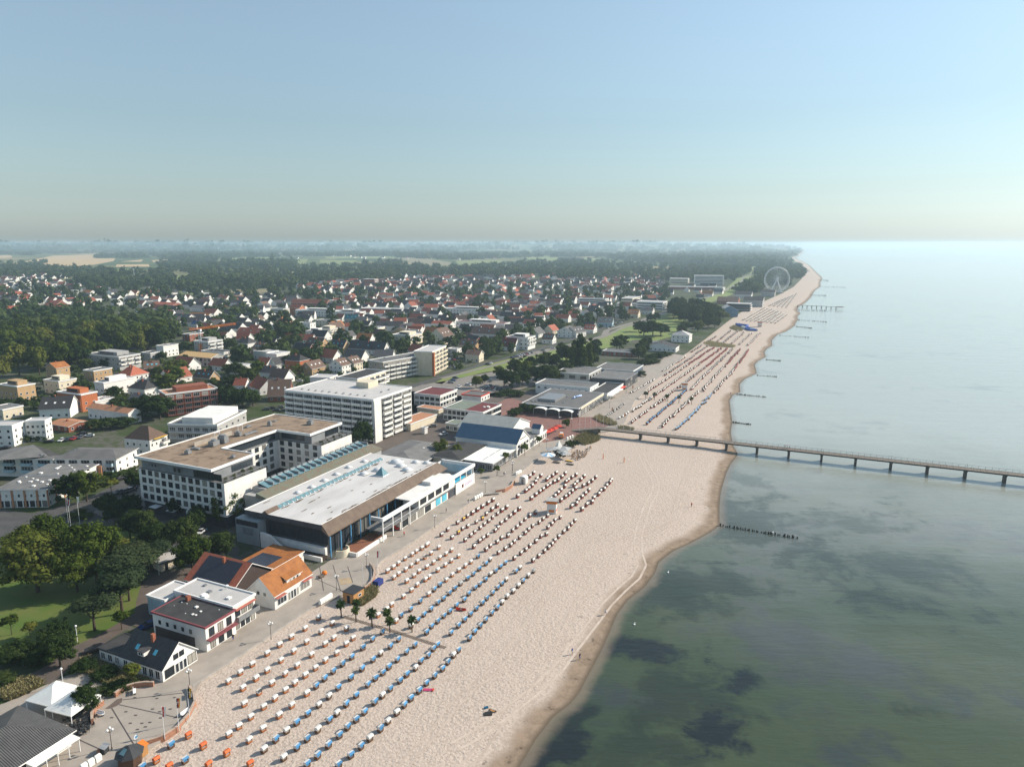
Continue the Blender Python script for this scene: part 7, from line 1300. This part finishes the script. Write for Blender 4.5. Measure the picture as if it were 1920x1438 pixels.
def bench(p, rz, lab):
    t = thing('bench', lab, 'bench', (*p, .03), rz, 'benches'); put('seat', BS, t); put('leg', BL, t, (-.7, 0, 0)); put('leg', BL, t, (.7, 0, 0))
bench(g('Z1', 760, 1018), KA + .9, 'white bench against the rear curved wall of the near plaza'); bench(g('Z1', 565, 1145), -.3, 'white bench against the short curved wall by the tables'); bench(g('Z1', 1075, 1040), 2.0, 'white bench inside the near sea wall, upper one'); bench(g('Z1', 1045, 1140), 1.2, 'white bench inside the near sea wall, lower one')
# small buildings on the beach side
x, y = g('J1', 1480, 1290); t = thing('black_kiosk', 'black octagonal kiosk with glass roof ridge at the near kerb', 'kiosk', (x, y, 0), KA); b = MB(); n8 = [(1.9 * cos(pi / 8 + i * pi / 4), 1.9 * sin(pi / 8 + i * pi / 4)) for i in range(8)]; b.poly(n8, 0, 2.3); put('wall', b.mesh('wall', [mat('kiosk_dark_wood', (.09, .05, .032), sc=2)]), t); b = MB(); n9 = [(px * 1.25, py * 1.25, 2.2) for px, py in n8] + [(0, 0, 3.6)]; b.add(n9, [(i, (i + 1) % 8, 8) for i in range(8)]); put('roof', b.mesh('roof', [DARKM]), t); b = MB(); b.quad((-1.5, -.6, 2.75), (-.6, -.4, 3.35), (-.6, .4, 3.35), (-1.5, .6, 2.75)); o = put('roof_window', b.mesh('roof_window', [TEAL]), t, (.02, 0, .03))
x, y = g('J1', 1665, 1130); t = thing('orange_hut', 'small yellow-orange ticket hut next to the black kiosk', 'hut', (x, y, -.3), KA); bx(t, 'wall', LARCH, -.6, .6, -.6, .6, 0, 1.9); b = MB(); b.quad((-.8, -.8, 1.9), (.8, -.8, 1.9), (.8, .8, 2.3), (-.8, .8, 2.3)); put('roof', b.mesh('roof', [ORCANVAS]), t)
x, y = g('J1', 1575, 1020); t = thing('round_sign', 'round blue and white sign on a post beside the orange hut', 'sign', (x, y, 0), KA); put('post', MB().tube((0, 0, 0), (0, 0, 1.4), .04).mesh('post', [METAL]), t); b = MB(); b.tube((0, -.04, 1.8), (0, .04, 1.8), .45, n=16); put('disc', b.mesh('disc', [WHITEM]), t); b = MB(); b.tube((0, -.07, 1.8), (0, -.045, 1.8), .26, n=12); put('emblem', b.mesh('emblem', [BLUEM]), t)
x, y = g('J1', 1095, 1120); t = thing('litter_station', 'grey-roofed bin shelter with brick pillars on the kerb', 'bin shelter', (x, y, 0), KA + .3); bx(t, 'wall', BRICKPAVE, -.9, .9, .5, .8, 0, 1.1); bx(t, 'bin', DARKM, -.6, .6, -.4, .4, 0, 1.0); b = MB(); b.quad((-.8, -.6, 1.1), (.8, -.6, 1.1), (.8, .5, 1.5), (-.8, .5, 1.5)); put('roof', b.mesh('roof', [METAL]), t)
x, y = g('c1', 1660, 470, -.2); t = thing('wooden_hut', 'larch-clad wooden hut with dark flat roof beside the dune grass', 'hut', (x, y, -.4), KA - .05); bx(t, 'wall', LARCH, -2.0, 2.0, -1.6, 1.8, 0, 2.7); bx(t, 'roof', DARKM, -2.15, 2.15, -1.75, 1.95, 2.7, 2.85); put('window', winmesh(1.1, .8, 'w'), t, (.4, -1.61, 1.2)); put('door', winmesh(.9, 2.0, 'd'), t, (-2.01, 0, .1), -pi / 2)
x, y = g('c3', 968, 215, -.3); t = thing('white_hut', 'small white rounded-roof hut at the end of the curved wall', 'hut', (x, y, -.4), KA); bx(t, 'wall', WHITE, -1.2, 1.2, -1.3, 1.3, 0, 2.2); b = MB()
for k in range(6): a0, a1 = pi * k / 6, pi * (k + 1) / 6; b.quad((-1.3, -1.35 * cos(a0), 2.2 + .6 * sin(a0)), (1.3, -1.35 * cos(a0), 2.2 + .6 * sin(a0)), (1.3, -1.35 * cos(a1), 2.2 + .6 * sin(a1)), (-1.3, -1.35 * cos(a1), 2.2 + .6 * sin(a1)))
put('roof', b.mesh('roof', [WHITEM]), t); put('door', winmesh(.8, 1.8, 'd'), t, (-1.21, 0, .1), -pi / 2)
x, y = g('c2', 408, 345, -.4); t = thing('covered_basket', 'blue tarpaulin-covered beach basket by the second plaza wall', 'covered basket', (x, y, -.5), KA); bx(t, 'tarpaulin', mat('tarpaulin_navy', (.02, .035, .16), (.03, .05, .22), sc=3, bump=.05), -1.2, 1.2, -.8, .8, 0, 1.5); bx(t, 'base_frame', WOOD, -1.25, 1.25, -.85, .85, -.05, .12)
x, y = g('c2', 1115, 565, -.5); tag(put('rowing_boat', None), 'x', 'boat'); ALL.pop(); bpy.data.objects.remove(bpy.data.objects['rowing_boat'])
def hull(L, w_, h, m, name):
    b = MB(); n_ = 8; rows_ = []
    for i in range(n_ + 1):
        f = -1 + 2 * i / n_; k = max(.02, (1 - abs(f) ** 2.4)) ** .6; rows_.append([(f * L / 2, -w_ / 2 * k, h + .15 * f * f), (f * L / 2, -w_ / 2 * k * .6, .05), (f * L / 2, w_ / 2 * k * .6, .05), (f * L / 2, w_ / 2 * k, h + .15 * f * f)])
    for i in range(n_): [b.quad(rows_[i][j], rows_[i + 1][j], rows_[i + 1][j + 1], rows_[i][j + 1]) for j in range(3)]
    return b.mesh(name, [m])
t = thing('rowing_boat', 'red rowing boat lying among blue baskets on the sand', 'boat', (x, y, bz(x, y)), -.15); put('hull', hull(2.6, 1.0, .4, REDCANVAS, 'hull'), t); bx(t, 'thwart', WOOD, -.2, .2, -.45, .45, .3, .34)
x, y = g('c2', 835, 1248, -.5); t = thing('air_mattress', 'pink air mattress lying on the sand by the outer basket row', 'air mattress', (x, y, bz(x, y)), -.1); b = MB()
for i in range(5): b.tube((-1.0, -.32 + i * .16, .1), (1.0, -.32 + i * .16, .1), .09, n=6)
put('tubes', b.mesh('tubes', [mat('pink_vinyl', (.72, .10, .24), rough=.4)]), t); bx(t, 'pillow', REDCANVAS, .8, 1.15, -.4, .4, .1, .26)
# ---- umbrellas, café furniture
def parasol(p, r, h, m, lab, n=8, z=0., grp=None, nth=None, m2=None):
    t = thing('parasol', lab, 'parasol', (*p, z), tr.uniform(0, 1), grp, nth); b = MB(); ring = [(r * cos(2 * pi * i / n), r * sin(2 * pi * i / n), h - r * .32) for i in range(n)]; b.add(ring + [(0, 0, h)], [(i, (i + 1) % n, n) for i in range(n)])
    if m2: b.m = [i % 2 for i in range(len(b.m))]
    for i in range(n): a, c_ = ring[i], ring[(i + 1) % n]; b.quad((a[0], a[1], a[2] - .22), (c_[0], c_[1], c_[2] - .22), c_, a)
    put('canopy', b.mesh('canopy', [m, m2 or m]), t); put('pole', MB().tube((0, 0, 0), (0, 0, h), .05).mesh('pole', [WHITEM]), t); return t
for i, (x, y) in enumerate(((985, 1000), (1020, 985), (1060, 965), (1100, 945))): parasol(g('E', x, y), 2.3, 3.0, REDCANVAS, 'red square parasol beside the white arcade', 4, 0, 'red parasols', 'from the camera')
parasol(g('p6', 480, 800), 3.1, 3.6, CANVAS, 'large white and pale blue striped parasol of the beach bar', 10, -.3, m2=mat('canvas_pale_blue', (.30, .48, .68)))
for x, y, rz, m, lab in ((610, 640, .2, GREYCANVAS, 'large grey sail awning of the beach bar'), (890, 640, 1.2, GREYCANVAS, 'pointed grey sail awning of the beach bar'), (740, 560, .6, CANVAS, 'tall white tipi tent of the beach bar'), (860, 740, 2, GREYCANVAS, 'small flat grey sail at the beach bar tables')):
    px, py = g('p6', x, y, -.3); t = thing('sail_awning', lab, 'awning', (px, py, -.4), rz); b = MB(); z = 4.6 if 'tipi' in lab else 2.9; r_ = 2.0 if 'tipi' in lab else 3.0; b.add([(-r_, -r_ * .7, .4 if 'tipi' in lab else 2.1), (r_, -r_ * .7, .4 if 'tipi' in lab else 2.1), (r_, r_ * .7, .4 if 'tipi' in lab else 2.3), (-r_, r_ * .7, .4 if 'tipi' in lab else 2.1), (0, 0, z)], [(0, 1, 4), (1, 2, 4), (2, 3, 4), (3, 0, 4)]); put('sail', b.mesh('sail', [m]), t)
    for sx in (-r_, r_): put('pole', MB().tube((sx, -r_ * .7, 0), (sx, -r_ * .7, 2.1), .05).mesh('pole', [WOOD]), t)
for i, (x, y) in enumerate(((940, 480), (1040, 450), (1000, 500), (1170, 480), (720, 690), (820, 760), (1060, 520))):
    p = g('p6', x, y, -.4); tree(p, 2.2, 1.3, 'bush', 'potted shrub between the beach bar seats', 'beach bar shrubs', 1, 'from the camera', 'bush')
TT = MB(); TT.tube((0, 0, .70), (0, 0, .75), .42, n=12); TT = TT.mesh('table_top', [DARKM]); TL_ = MB(); TL_.tube((0, 0, 0), (0, 0, .7), .05); TL_.tube((0, 0, 0), (0, 0, .04), .25, n=8); TL_ = TL_.mesh('table_foot', [DARKM])
CSM = {}
def chairmesh(m):
    if m.name not in CSM:
        b = MB(); b.box(-.23, .23, -.23, .23, .42, .48); b2 = MB(); b2.box(-.23, .23, .19, .24, .5, .92); b3 = MB(); [b3.box(sx * .2 - .02, sx * .2 + .02, sy * .2 - .02, sy * .2 + .02, 0, .42) for sx in (-1, 1) for sy in (-1, 1)]; CSM[m.name] = (b.mesh('seat', [m]), b2.mesh('backrest', [m]), b3.mesh('legs', [DARKM]))
    return CSM[m.name]
def tableset(p, zone, m=DARKM, z=.03, nc=3):
    t = thing('cafe_table', 'round café table ' + zone, 'table', (*p, z), 0, 'café tables ' + zone, 'from the camera'); put('table_top', TT, t); put('table_foot', TL_, t); a0 = tr.uniform(0, 6)
    for k in range(nc):
        a = a0 + 2 * pi * k / nc; c_ = thing('cafe_chair', 'café chair ' + zone, 'chair', (p[0] + .8 * cos(a), p[1] + .8 * sin(a), z), a - pi / 2, 'café chairs ' + zone, 'from the camera'); [put(n_, me, c_) for n_, me in zip(('seat', 'backrest', 'legs'), chairmesh(m))]
for x, y in ((560, 650), (640, 610), (610, 560), (700, 560), (760, 520), (690, 690), (620, 740), (730, 730), (800, 690), (850, 770), (770, 810), (690, 800), (640, 850), (570, 880), (720, 870), (620, 930), (550, 960), (470, 1010), (430, 950), (860, 660), (500, 920)): tableset(g('J1', x, y), 'on the near restaurant terrace')
for x, y in ((1050, 700), (1120, 660), (1180, 700), (1240, 620), (1310, 640), (1380, 660), (1220, 740), (1290, 720), (1340, 720), (1160, 600), (1420, 580), (1480, 520), (1100, 760), (1200, 790)): tableset(g('p6', x, y, -.4), 'in the beach bar', LARCH, -.47, 3)
for x, y in ((350, 720), (410, 700), (470, 690), (520, 720), (440, 760), (380, 780), (560, 690), (640, 650), (700, 620), (760, 590), (820, 560), (860, 540), (690, 580), (760, 540), (330, 800), (300, 760)): tableset(g('p7', x, y), 'beside the wide grey pavilion', DARKM, .07, 2)
for x, y, m, lab in ((985, 830, YELCANVAS, 'yellow lounge mattress at the beach bar'), (680, 860, WOOD, 'dark wooden platform bed at the beach bar'), (1010, 905, WOOD, 'low dark planked seat at the beach bar edge')):
    p = g('p6', x, y, -.4); t = thing('lounge_bed', lab, 'lounger', (*p, -.5), KA + 1.5); bx(t, 'frame', WOOD, -1.5, 1.5, -.6, .6, 0, .35); bx(t, 'mattress', m, -1.4, 1.4, -.5, .5, .35, .5)
# orange works truck
p = g('p6', 800, 270); t = thing('orange_truck', 'small orange works truck on the red square', 'truck', (*p, .06), KA + .3); bx(t, 'chassis', DARKM, -2.4, 2.4, -.8, .8, .4, .75); bx(t, 'cab', ORCANVAS, -2.4, -.9, -.95, .95, .75, 2.3); put('windscreen', MB().box(-2.43, -2.405, -.8, .8, 1.4, 2.1).mesh('windscreen', [GLASS]), t); bx(t, 'load_bed', ORCANVAS, -.8, 2.4, -.95, .95, .75, 1.4); bx(t, 'load', WHITEM, .2, 2.0, -.7, .7, 1.4, 2.2)
WH = MB().tube((0, -.12, 0), (0, .12, 0), .4, n=10).mesh('wheel', [BLKC])
for sx in (-1.6, 1.5):
    for sy in (-.85, .85): put('wheel', WH, t, (sx, sy, .4))
p = g('c1', 1390, 280); t = thing('pumpkin_stand', 'orange pumpkin display on a small grey trailer at the second plaza', 'stand', (*p, .03), KA); bx(t, 'trailer', WOOD, -1.2, .3, -.4, .4, .2, .7); b = MB(); b.ball((.9, 0, .75), .75, 0, 12, 7, .85); put('pumpkin', b.mesh('pumpkin', [ORCANVAS], True), t); b = MB(); [b.box(sx - .1, sx + .1, -.45, .45, 0, .2) for sx in (-.9, 0)]; put('wheels', b.mesh('wheels', [BLKC]), t)
p = g('Z3', 740, 850); t = thing('red_lounge', 'red shell-shaped ride beside the seafront wing', 'ride', (*p, .03), KA); b = MB(); b.ball((0, 0, .55), .95, 0, 12, 6, .5); b.box(-.9, -.2, .3, 1.0, .6, 1.9); put('shell', b.mesh('shell', [REDCANVAS], True), t); bx(t, 'base', DARKM, -.6, .6, -.6, .6, 0, .2)
# ---- cars
def carmeshes(m):
    b = MB(); pr_ = [(-2.1, .35), (-2.15, .75), (-1.3, .92), (1.75, .95), (2.1, .85), (2.1, .35)]
    n_ = len(pr_); b.add([(x, -.85, z) for x, z in pr_] + [(x, .85, z) for x, z in pr_], [tuple(range(n_ - 1, -1, -1)), tuple(range(n_, 2 * n_))][::-1] + [(i, n_ + i, n_ + (i + 1) % n_, (i + 1) % n_)[::-1] for i in range(n_)]); b.quad((-.35, -.62, 1.45), (1.1, -.62, 1.45), (1.1, .62, 1.45), (-.35, .62, 1.45))
    c = MB(); lo_ = [(-1.15, -.8, .93), (1.7, -.8, .95), (1.7, .8, .95), (-1.15, .8, .93)]; hi_ = [(-.4, -.64, 1.44), (1.15, -.64, 1.44), (1.15, .64, 1.44), (-.4, .64, 1.44)]
    for i in range(4): j = (i + 1) % 4; c.quad(lo_[i], lo_[j], hi_[j], hi_[i])
    return b.mesh('body', [m]), c.mesh('windows', [SOLAR])
CARC = {'white': mat('car_white', (.75, .75, .75), rough=.25, spec=.5), 'silver': mat('car_silver', (.38, .39, .40), rough=.25, metal=.6), 'black': mat('car_black', (.02, .02, .022), rough=.2, spec=.5), 'grey': mat('car_grey', (.10, .105, .11), rough=.25, spec=.5), 'blue': mat('car_blue', (.02, .05, .16), rough=.25, spec=.5), 'red': mat('car_red', (.32, .02, .02), rough=.25, spec=.5)}
CM = {k: carmeshes(m) for k, m in CARC.items()}; CW = MB().tube((0, -.1, 0), (0, .1, 0), .32, n=10).mesh('wheel', [BLKC]); vr = random.Random(9)
def car(p, rz, zone, col=None, z=.06, wheels=True):
    col = col or vr.choice(['white', 'silver', 'black', 'grey', 'grey', 'blue', 'black', 'red', 'white']); t = thing('parked_car', '%s car %s' % (col, zone), 'car', (*p, z), rz, 'cars ' + zone, 'from the camera'); put('body', CM[col][0], t); put('windows', CM[col][1], t)
    if wheels:
        for sx in (-1.35, 1.35):
            for sy in (-.78, .78): put('wheel', CW, t, (sx, sy, .32))
for cr_, x, y, rz, c_, zone in (('A', 620, 1050, 1.6, 'white', 'parked below the white apartments'), ('A', 680, 1045, 1.6, 'black', 'parked below the white apartments'), ('A', 740, 1035, 1.6, 'red', 'parked below the white apartments'), ('A', 810, 1020, 1.6, 'grey', 'parked below the white apartments'), ('A', 890, 1005, .3, 'white', 'parked below the white apartments'), ('A', 820, 985, .3, 'black', 'parked below the white apartments'), ('A', 490, 1065, .2, 'black', 'parked below the white apartments'), ('A', 50, 1130, .2, 'black', 'parked below the white apartments'),
                               ('B', 1190, 430, 1.1, 'black', 'on the street beside the hotel'), ('B', 1290, 380, 1.1, 'grey', 'on the street beside the hotel'), ('B', 1350, 355, 1.1, 'white', 'on the street beside the hotel'), ('B', 1190, 560, 1.1, 'grey', 'in the hotel car bays'), ('B', 1240, 555, 1.1, 'grey', 'in the hotel car bays'), ('B', 1290, 540, 1.1, 'silver', 'in the hotel car bays'), ('B', 1320, 520, 1.1, 'blue', 'in the hotel car bays'),
                               ('Z1', 1135, 120, 1.5, 'white', 'in the shaded forecourt of the hotel'), ('Z1', 1270, 160, .3, 'silver', 'in the shaded forecourt of the pool hall'), ('Z1', 775, 105, .3, 'white', 'in the shaded street by the park'), ('Z1', 540, 785, .5, 'black', 'beside the black-roofed gabled shop'), ('Z1', 840, 650, .8, 'blue', 'behind the black-roofed gabled shop'),
                               ('D', 1550, 855, .2, 'silver', 'in the yard behind the hipped restaurant'), ('D', 1660, 935, .9, 'white', 'in the yard behind the hipped restaurant'), ('C', 1160, 610, .1, 'silver', 'along the old town street'), ('C', 1240, 615, .2, 'black', 'along the old town street'), ('C', 1390, 615, .1, 'white', 'along the old town street'), ('C', 1060, 900, .2, 'grey', 'beside the tower block'), ('C', 1110, 890, .2, 'black', 'beside the tower block'), ('C', 1160, 910, .2, 'grey', 'beside the tower block'), ('C', 1200, 880, .2, 'silver', 'beside the tower block'), ('C', 1230, 915, .2, 'grey', 'beside the tower block')):
    car(g(cr_, x, y), rz, zone, c_)
for x, y in ((50, 450), (75, 425), (110, 515), (200, 495), (230, 490), (385, 510), (420, 505), (450, 525), (490, 535), (430, 455), (470, 545), (330, 560), (240, 590), (370, 530), (520, 540), (30, 470)): car(g('E', x, y), KA + vr.choice([0, pi / 2]) + .1, 'in the open car park')
for i in range(16): car(g('E', 640 + i * 12.5, 222 - i * 3.1 * 1.05), KA + .9, 'in the row beside the dike road', wheels=False)
for x, y in ((950, 152), (1045, 128), (20, 320), (45, 310), (70, 330), (20, 240), (60, 245), (90, 230), (10, 210), (50, 200), (400, 290), (430, 280)): car(g('E', x, y), KA + vr.uniform(0, 2), 'by the houses along the dike road', wheels=False)
for i in range(14): car(g('F', 210 + i * 27, 300 - i * 12), KA + .9, 'on the far part of the dike road', wheels=False)
# ---- people
def person_mesh(stride, cols, seed):
    me = bpy.data.meshes.new('p'); s = stride
    v = [(0, 0, .95), (0, 0, 1.15), (0, 0, 1.38), (0, 0, 1.5), (0, -.01, 1.66), (-.1, 0, .9), (-.1, -s * .5, .5), (-.1, s * .3 - s * .6, .07), (-.1, -s * .3 - .14, .04), (.1, 0, .9), (.1, s * .25, .5), (.1, s * .55, .1), (.1, s * .55 - .13, .05),
         (-.2, 0, 1.4), (-.25, s * .35, 1.13), (-.24, s * .3 - .1, .88), (.2, 0, 1.4), (.25, -s * .35, 1.13), (.24, -s * .4 - .1, .9)]
    e = [(0, 1), (1, 2), (2, 3), (3, 4), (0, 5), (5, 6), (6, 7), (7, 8), (0, 9), (9, 10), (10, 11), (11, 12), (2, 13), (13, 14), (14, 15), (2, 16), (16, 17), (17, 18)]
    rad = [.15, .14, .15, .06, .11, .095, .065, .045, .04, .095, .065, .045, .04, .06, .045, .035, .06, .045, .035]
    me.from_pydata(v, e, []); o = bpy.data.objects.new('p', me); COL.objects.link(o); md = o.modifiers.new('s', 'SKIN'); sv = me.skin_vertices[0].data
    for i, r_ in enumerate(rad): sv[i].radius = (r_, r_)
    sv[0].use_root = True; o.modifiers.new('u', 'SUBSURF').levels = 1
    dg = bpy.context.evaluated_depsgraph_get(); m2 = bpy.data.meshes.new_from_object(o.evaluated_get(dg)); bpy.data.objects.remove(o)
    m2.materials.clear(); SK = mat('skin', (.50, .30, .20)); [m2.materials.append(x) for x in (SK, cols[0], cols[1], BLKC)]
    for p in m2.polygons:
        z = p.center.z; ax = abs(p.center.x); p.material_index = 0 if (z > 1.46 or (ax > .21 and z < 1.2) or z < .45) else (1 if z > .98 else 2); p.use_smooth = True
        if z > 1.68 or (z > 1.58 and p.center.y > .03): p.material_index = 3
    return m2
PM = [person_mesh(.35, (BLKC, BLUC), 1), person_mesh(.12, (REDC, BLKC), 2), person_mesh(.3, (CANVAS, BLUC), 3), person_mesh(.25, (BLUC, GREYCANVAS), 4)]
for cr_, x, y, k, z, rz, lab in (('J2', 890, 795, 0, .03, .6, 'person in dark clothes walking past the corner shop'), ('c3', 272, 482, 0, .03, 2, 'person in black walking on the promenade beside the seafront wing'), ('Z5', 563, 825, 0, -.6, 1, 'person in dark top walking along the wet sand'), ('Z5', 520, 795, 3, -.5, 1, 'person in blue near the vehicle tracks'), ('Z5', 708, 570, 2, -.5, 2, 'person in white by the waterline tracks'), ('W', 50, 628, 1, -.5, 0, 'person in red standing alone near the water'), ('c3', 800, 150, 2, .03, 1, 'person in a white shirt by the glazed canopy restaurant'), ('c3', 790, 155, 0, .03, 1, 'person in black by the glazed canopy restaurant'),
                                 ('J1', 130, 1235, 0, .03, 0, 'person in black at the restaurant corner, beside a yellow bag'), ('J1', 210, 1250, 0, .03, 2, 'dark-clothed person at the restaurant corner, nearer the kerb'), ('Z3', 790, 900, 1, .03, 1, 'person in red near the red shell ride'), ('Z3', 1270, 655, 0, .03, 1, 'person in black at the kerb before the seafront wing'), ('p7', 885, 495, 0, .03, 1, 'person in black on promenade beside the white awnings'), ('c5', 645, 1415, 3, -.5, 1, 'person in blue on the sand by the pier ramp'), ('c5', 1500, 1000, 0, -.9, 1, 'person wading at the second groyne')):
    p = g(cr_, x, y, z); tag(put('person', PM[k], None, (*p, z if z > 0 else bz(*p)), rz), lab, 'person')
for i, (x, k) in enumerate(((574, 0), (586, 1), (600, 2))):
    px, py = q('W', x, 300); X, Y = G(px, py, 2.8); kx, ky = toK((X, Y)); X, Y = K(158 + .3 * i, ky); tag(put('person', PM[k], None, (X, Y, 2.8), pa + pi / 2), ('person in dark clothes', 'person in red', 'person in a white shirt')[i] + ' walking on the pier', 'person')
# blue inflatable frame on the far beach, volleyball posts, beach gear
p = g('h5', 480, 838, -.5); t = thing('inflatable_course', 'blue and white inflatable frame lying on the far sand', 'inflatable', (*p, -.5), 0); b = MB(); P2 = [(g('h5', x, y, -.5)[0] - p[0], g('h5', x, y, -.5)[1] - p[1]) for x, y in ((385, 812), (490, 826), (470, 838), (570, 868), (500, 866), (440, 835), (385, 812))]
for i in range(6): b.tube((*P2[i], 1.0), (*P2[i + 1], 1.0), 1.1, n=8, mi=0)
put('tubes', b.mesh('tubes', [mat('inflatable_blue', (.04, .10, .40))]), t); b = MB()
for i in (2, 4): b.tube(((P2[i][0] + P2[i + 1][0]) / 2, (P2[i][1] + P2[i + 1][1]) / 2, .6), (P2[i + 1][0], P2[i + 1][1], .6), 1.6, n=6)
put('pads', b.mesh('pads', [CANVAS]), t)
for i, (x, y) in enumerate(((1162, 640), (1318, 668))):
    X, Y = g('Z6', x, y, -.5); t = thing('volleyball_post', 'orange padded volleyball post, %s' % ('nearer the beach bar' if i == 0 else 'nearer the water'), 'post', (X, Y, bz(X, Y))); put('pole', MB().tube((0, 0, 0), (0, 0, 2.6), .06).mesh('pole', [METAL]), t); put('padding', MB().tube((0, 0, .1), (0, 0, 2.1), .17).mesh('padding', [ORCANVAS]), t)
for x, y, lab in ((1060, 890, 'orange beach banner beyond the pier, lower one'), (833, 790, 'orange beach banner beyond the pier near the promenade'), (1205, 380, 'orange banner at the promenade beyond the flagpoles')):
    X, Y = g('p7', x, y, -.4); t = thing('beach_banner', lab, 'banner', (X, Y, bz(X, Y))); put('pole', MB().tube((0, 0, 0), (0, 0, 2.6), .04).mesh('pole', [WHITEM]), t); bx(t, 'cloth', ORCANVAS, .04, .6, -.02, .02, .6, 2.5)
X, Y = g('Z5', 45, 1135, -.5); GX, GY = X, Y
t = thing('beach_windbreak', 'dark windbreak cloth lying on the sand', 'windbreak', (X, Y, bz(X, Y)), .2); b = MB(); b.poly([(-.9, -.5), (.7, -.6), (1.0, .3), (.1, .7), (-.8, .4)], .02, .14); put('cloth', b.mesh('cloth', [BLKC]), t); put('stake', MB().tube((-.9, -.5, 0), (-.6, -.2, .8), .03).mesh('stake', [WOOD]), t)
t = thing('surfboard', 'wooden-coloured board lying by the dark windbreak', 'board', (X + .9, Y + .9, bz(X, Y)), -.5); put('deck', hull(1.7, .5, .1, LARCH, 'deck'), t); bx(t, 'fin', DARKM, .5, .7, -.02, .02, .1, .3)
t = thing('beach_bag', 'blue bag on the sand behind the dark windbreak', 'bag', (X - .4, Y + 1.7, bz(X, Y)), .4); bx(t, 'bag', mat('bag_blue', (.02, .16, .30)), -.4, .4, -.2, .2, 0, .35); bx(t, 'strap', BLKC, -.3, .3, -.03, .03, .35, .42)
for cr_, x, y in (('Z5', 870, 635), ('Z5', 1060, 342), ('W', 505, 775)):
    X, Y = g(cr_, x, y, -1); b = MB(); b.ball((0, 0, .15), .3, 0, 8, 5, .6); b.ball((.32, 0, .42), .13, 0, 8, 5); b.tube((.2, 0, .2), (.32, 0, .4), .1); o = put('swan', b.mesh('swan', [TRIM], True), None, (X, Y, -1.05), 1.); tag(o, {870: 'white swan floating off the wet sand bend', 1060: 'white swan floating farther out below the near groyne', 505: 'white bird sitting on the near groyne'}[x], 'bird')
# ================================================================== HAZE
hz = MB(); hz.box(-26000, 26000, -260, 27500, -6.0, 104.0); hm = bpy.data.materials.new('haze'); hm.use_nodes = True; n = hm.node_tree; n.nodes.remove(n.nodes['Principled BSDF']); pv = n.nodes.new('ShaderNodeVolumePrincipled')
pv.inputs['Color'].default_value = (.64, .83, .97, 1); pv.inputs['Density'].default_value = HAZE; pv.inputs['Anisotropy'].default_value = .28; n.links.new(pv.outputs[0], n.nodes['Material Output'].inputs['Volume'])
o = struct('haze', hz.mesh('haze', [hm]), kind='stuff')
# ================================================================== labels that single each thing out
by = {}
for o, nth in ALL: by.setdefault(o['label'], []).append((o, nth))
for lab, L in by.items():
    if len(L) < 2: continue
    key = L[0][1] or 'from the sea'
    f = (lambda o: hypot(o.location.x, o.location.y)) if 'camera' in key else (lambda o: toK((o.location.x, o.location.y))[1])
    L.sort(key=lambda e: f(e[0]))
    for i, (o, _) in enumerate(L): o['label'] = '%s, %s %s' % (lab, ORD(i + 1), key)
print('objects', len(bpy.data.objects), 'things', len(ALL))
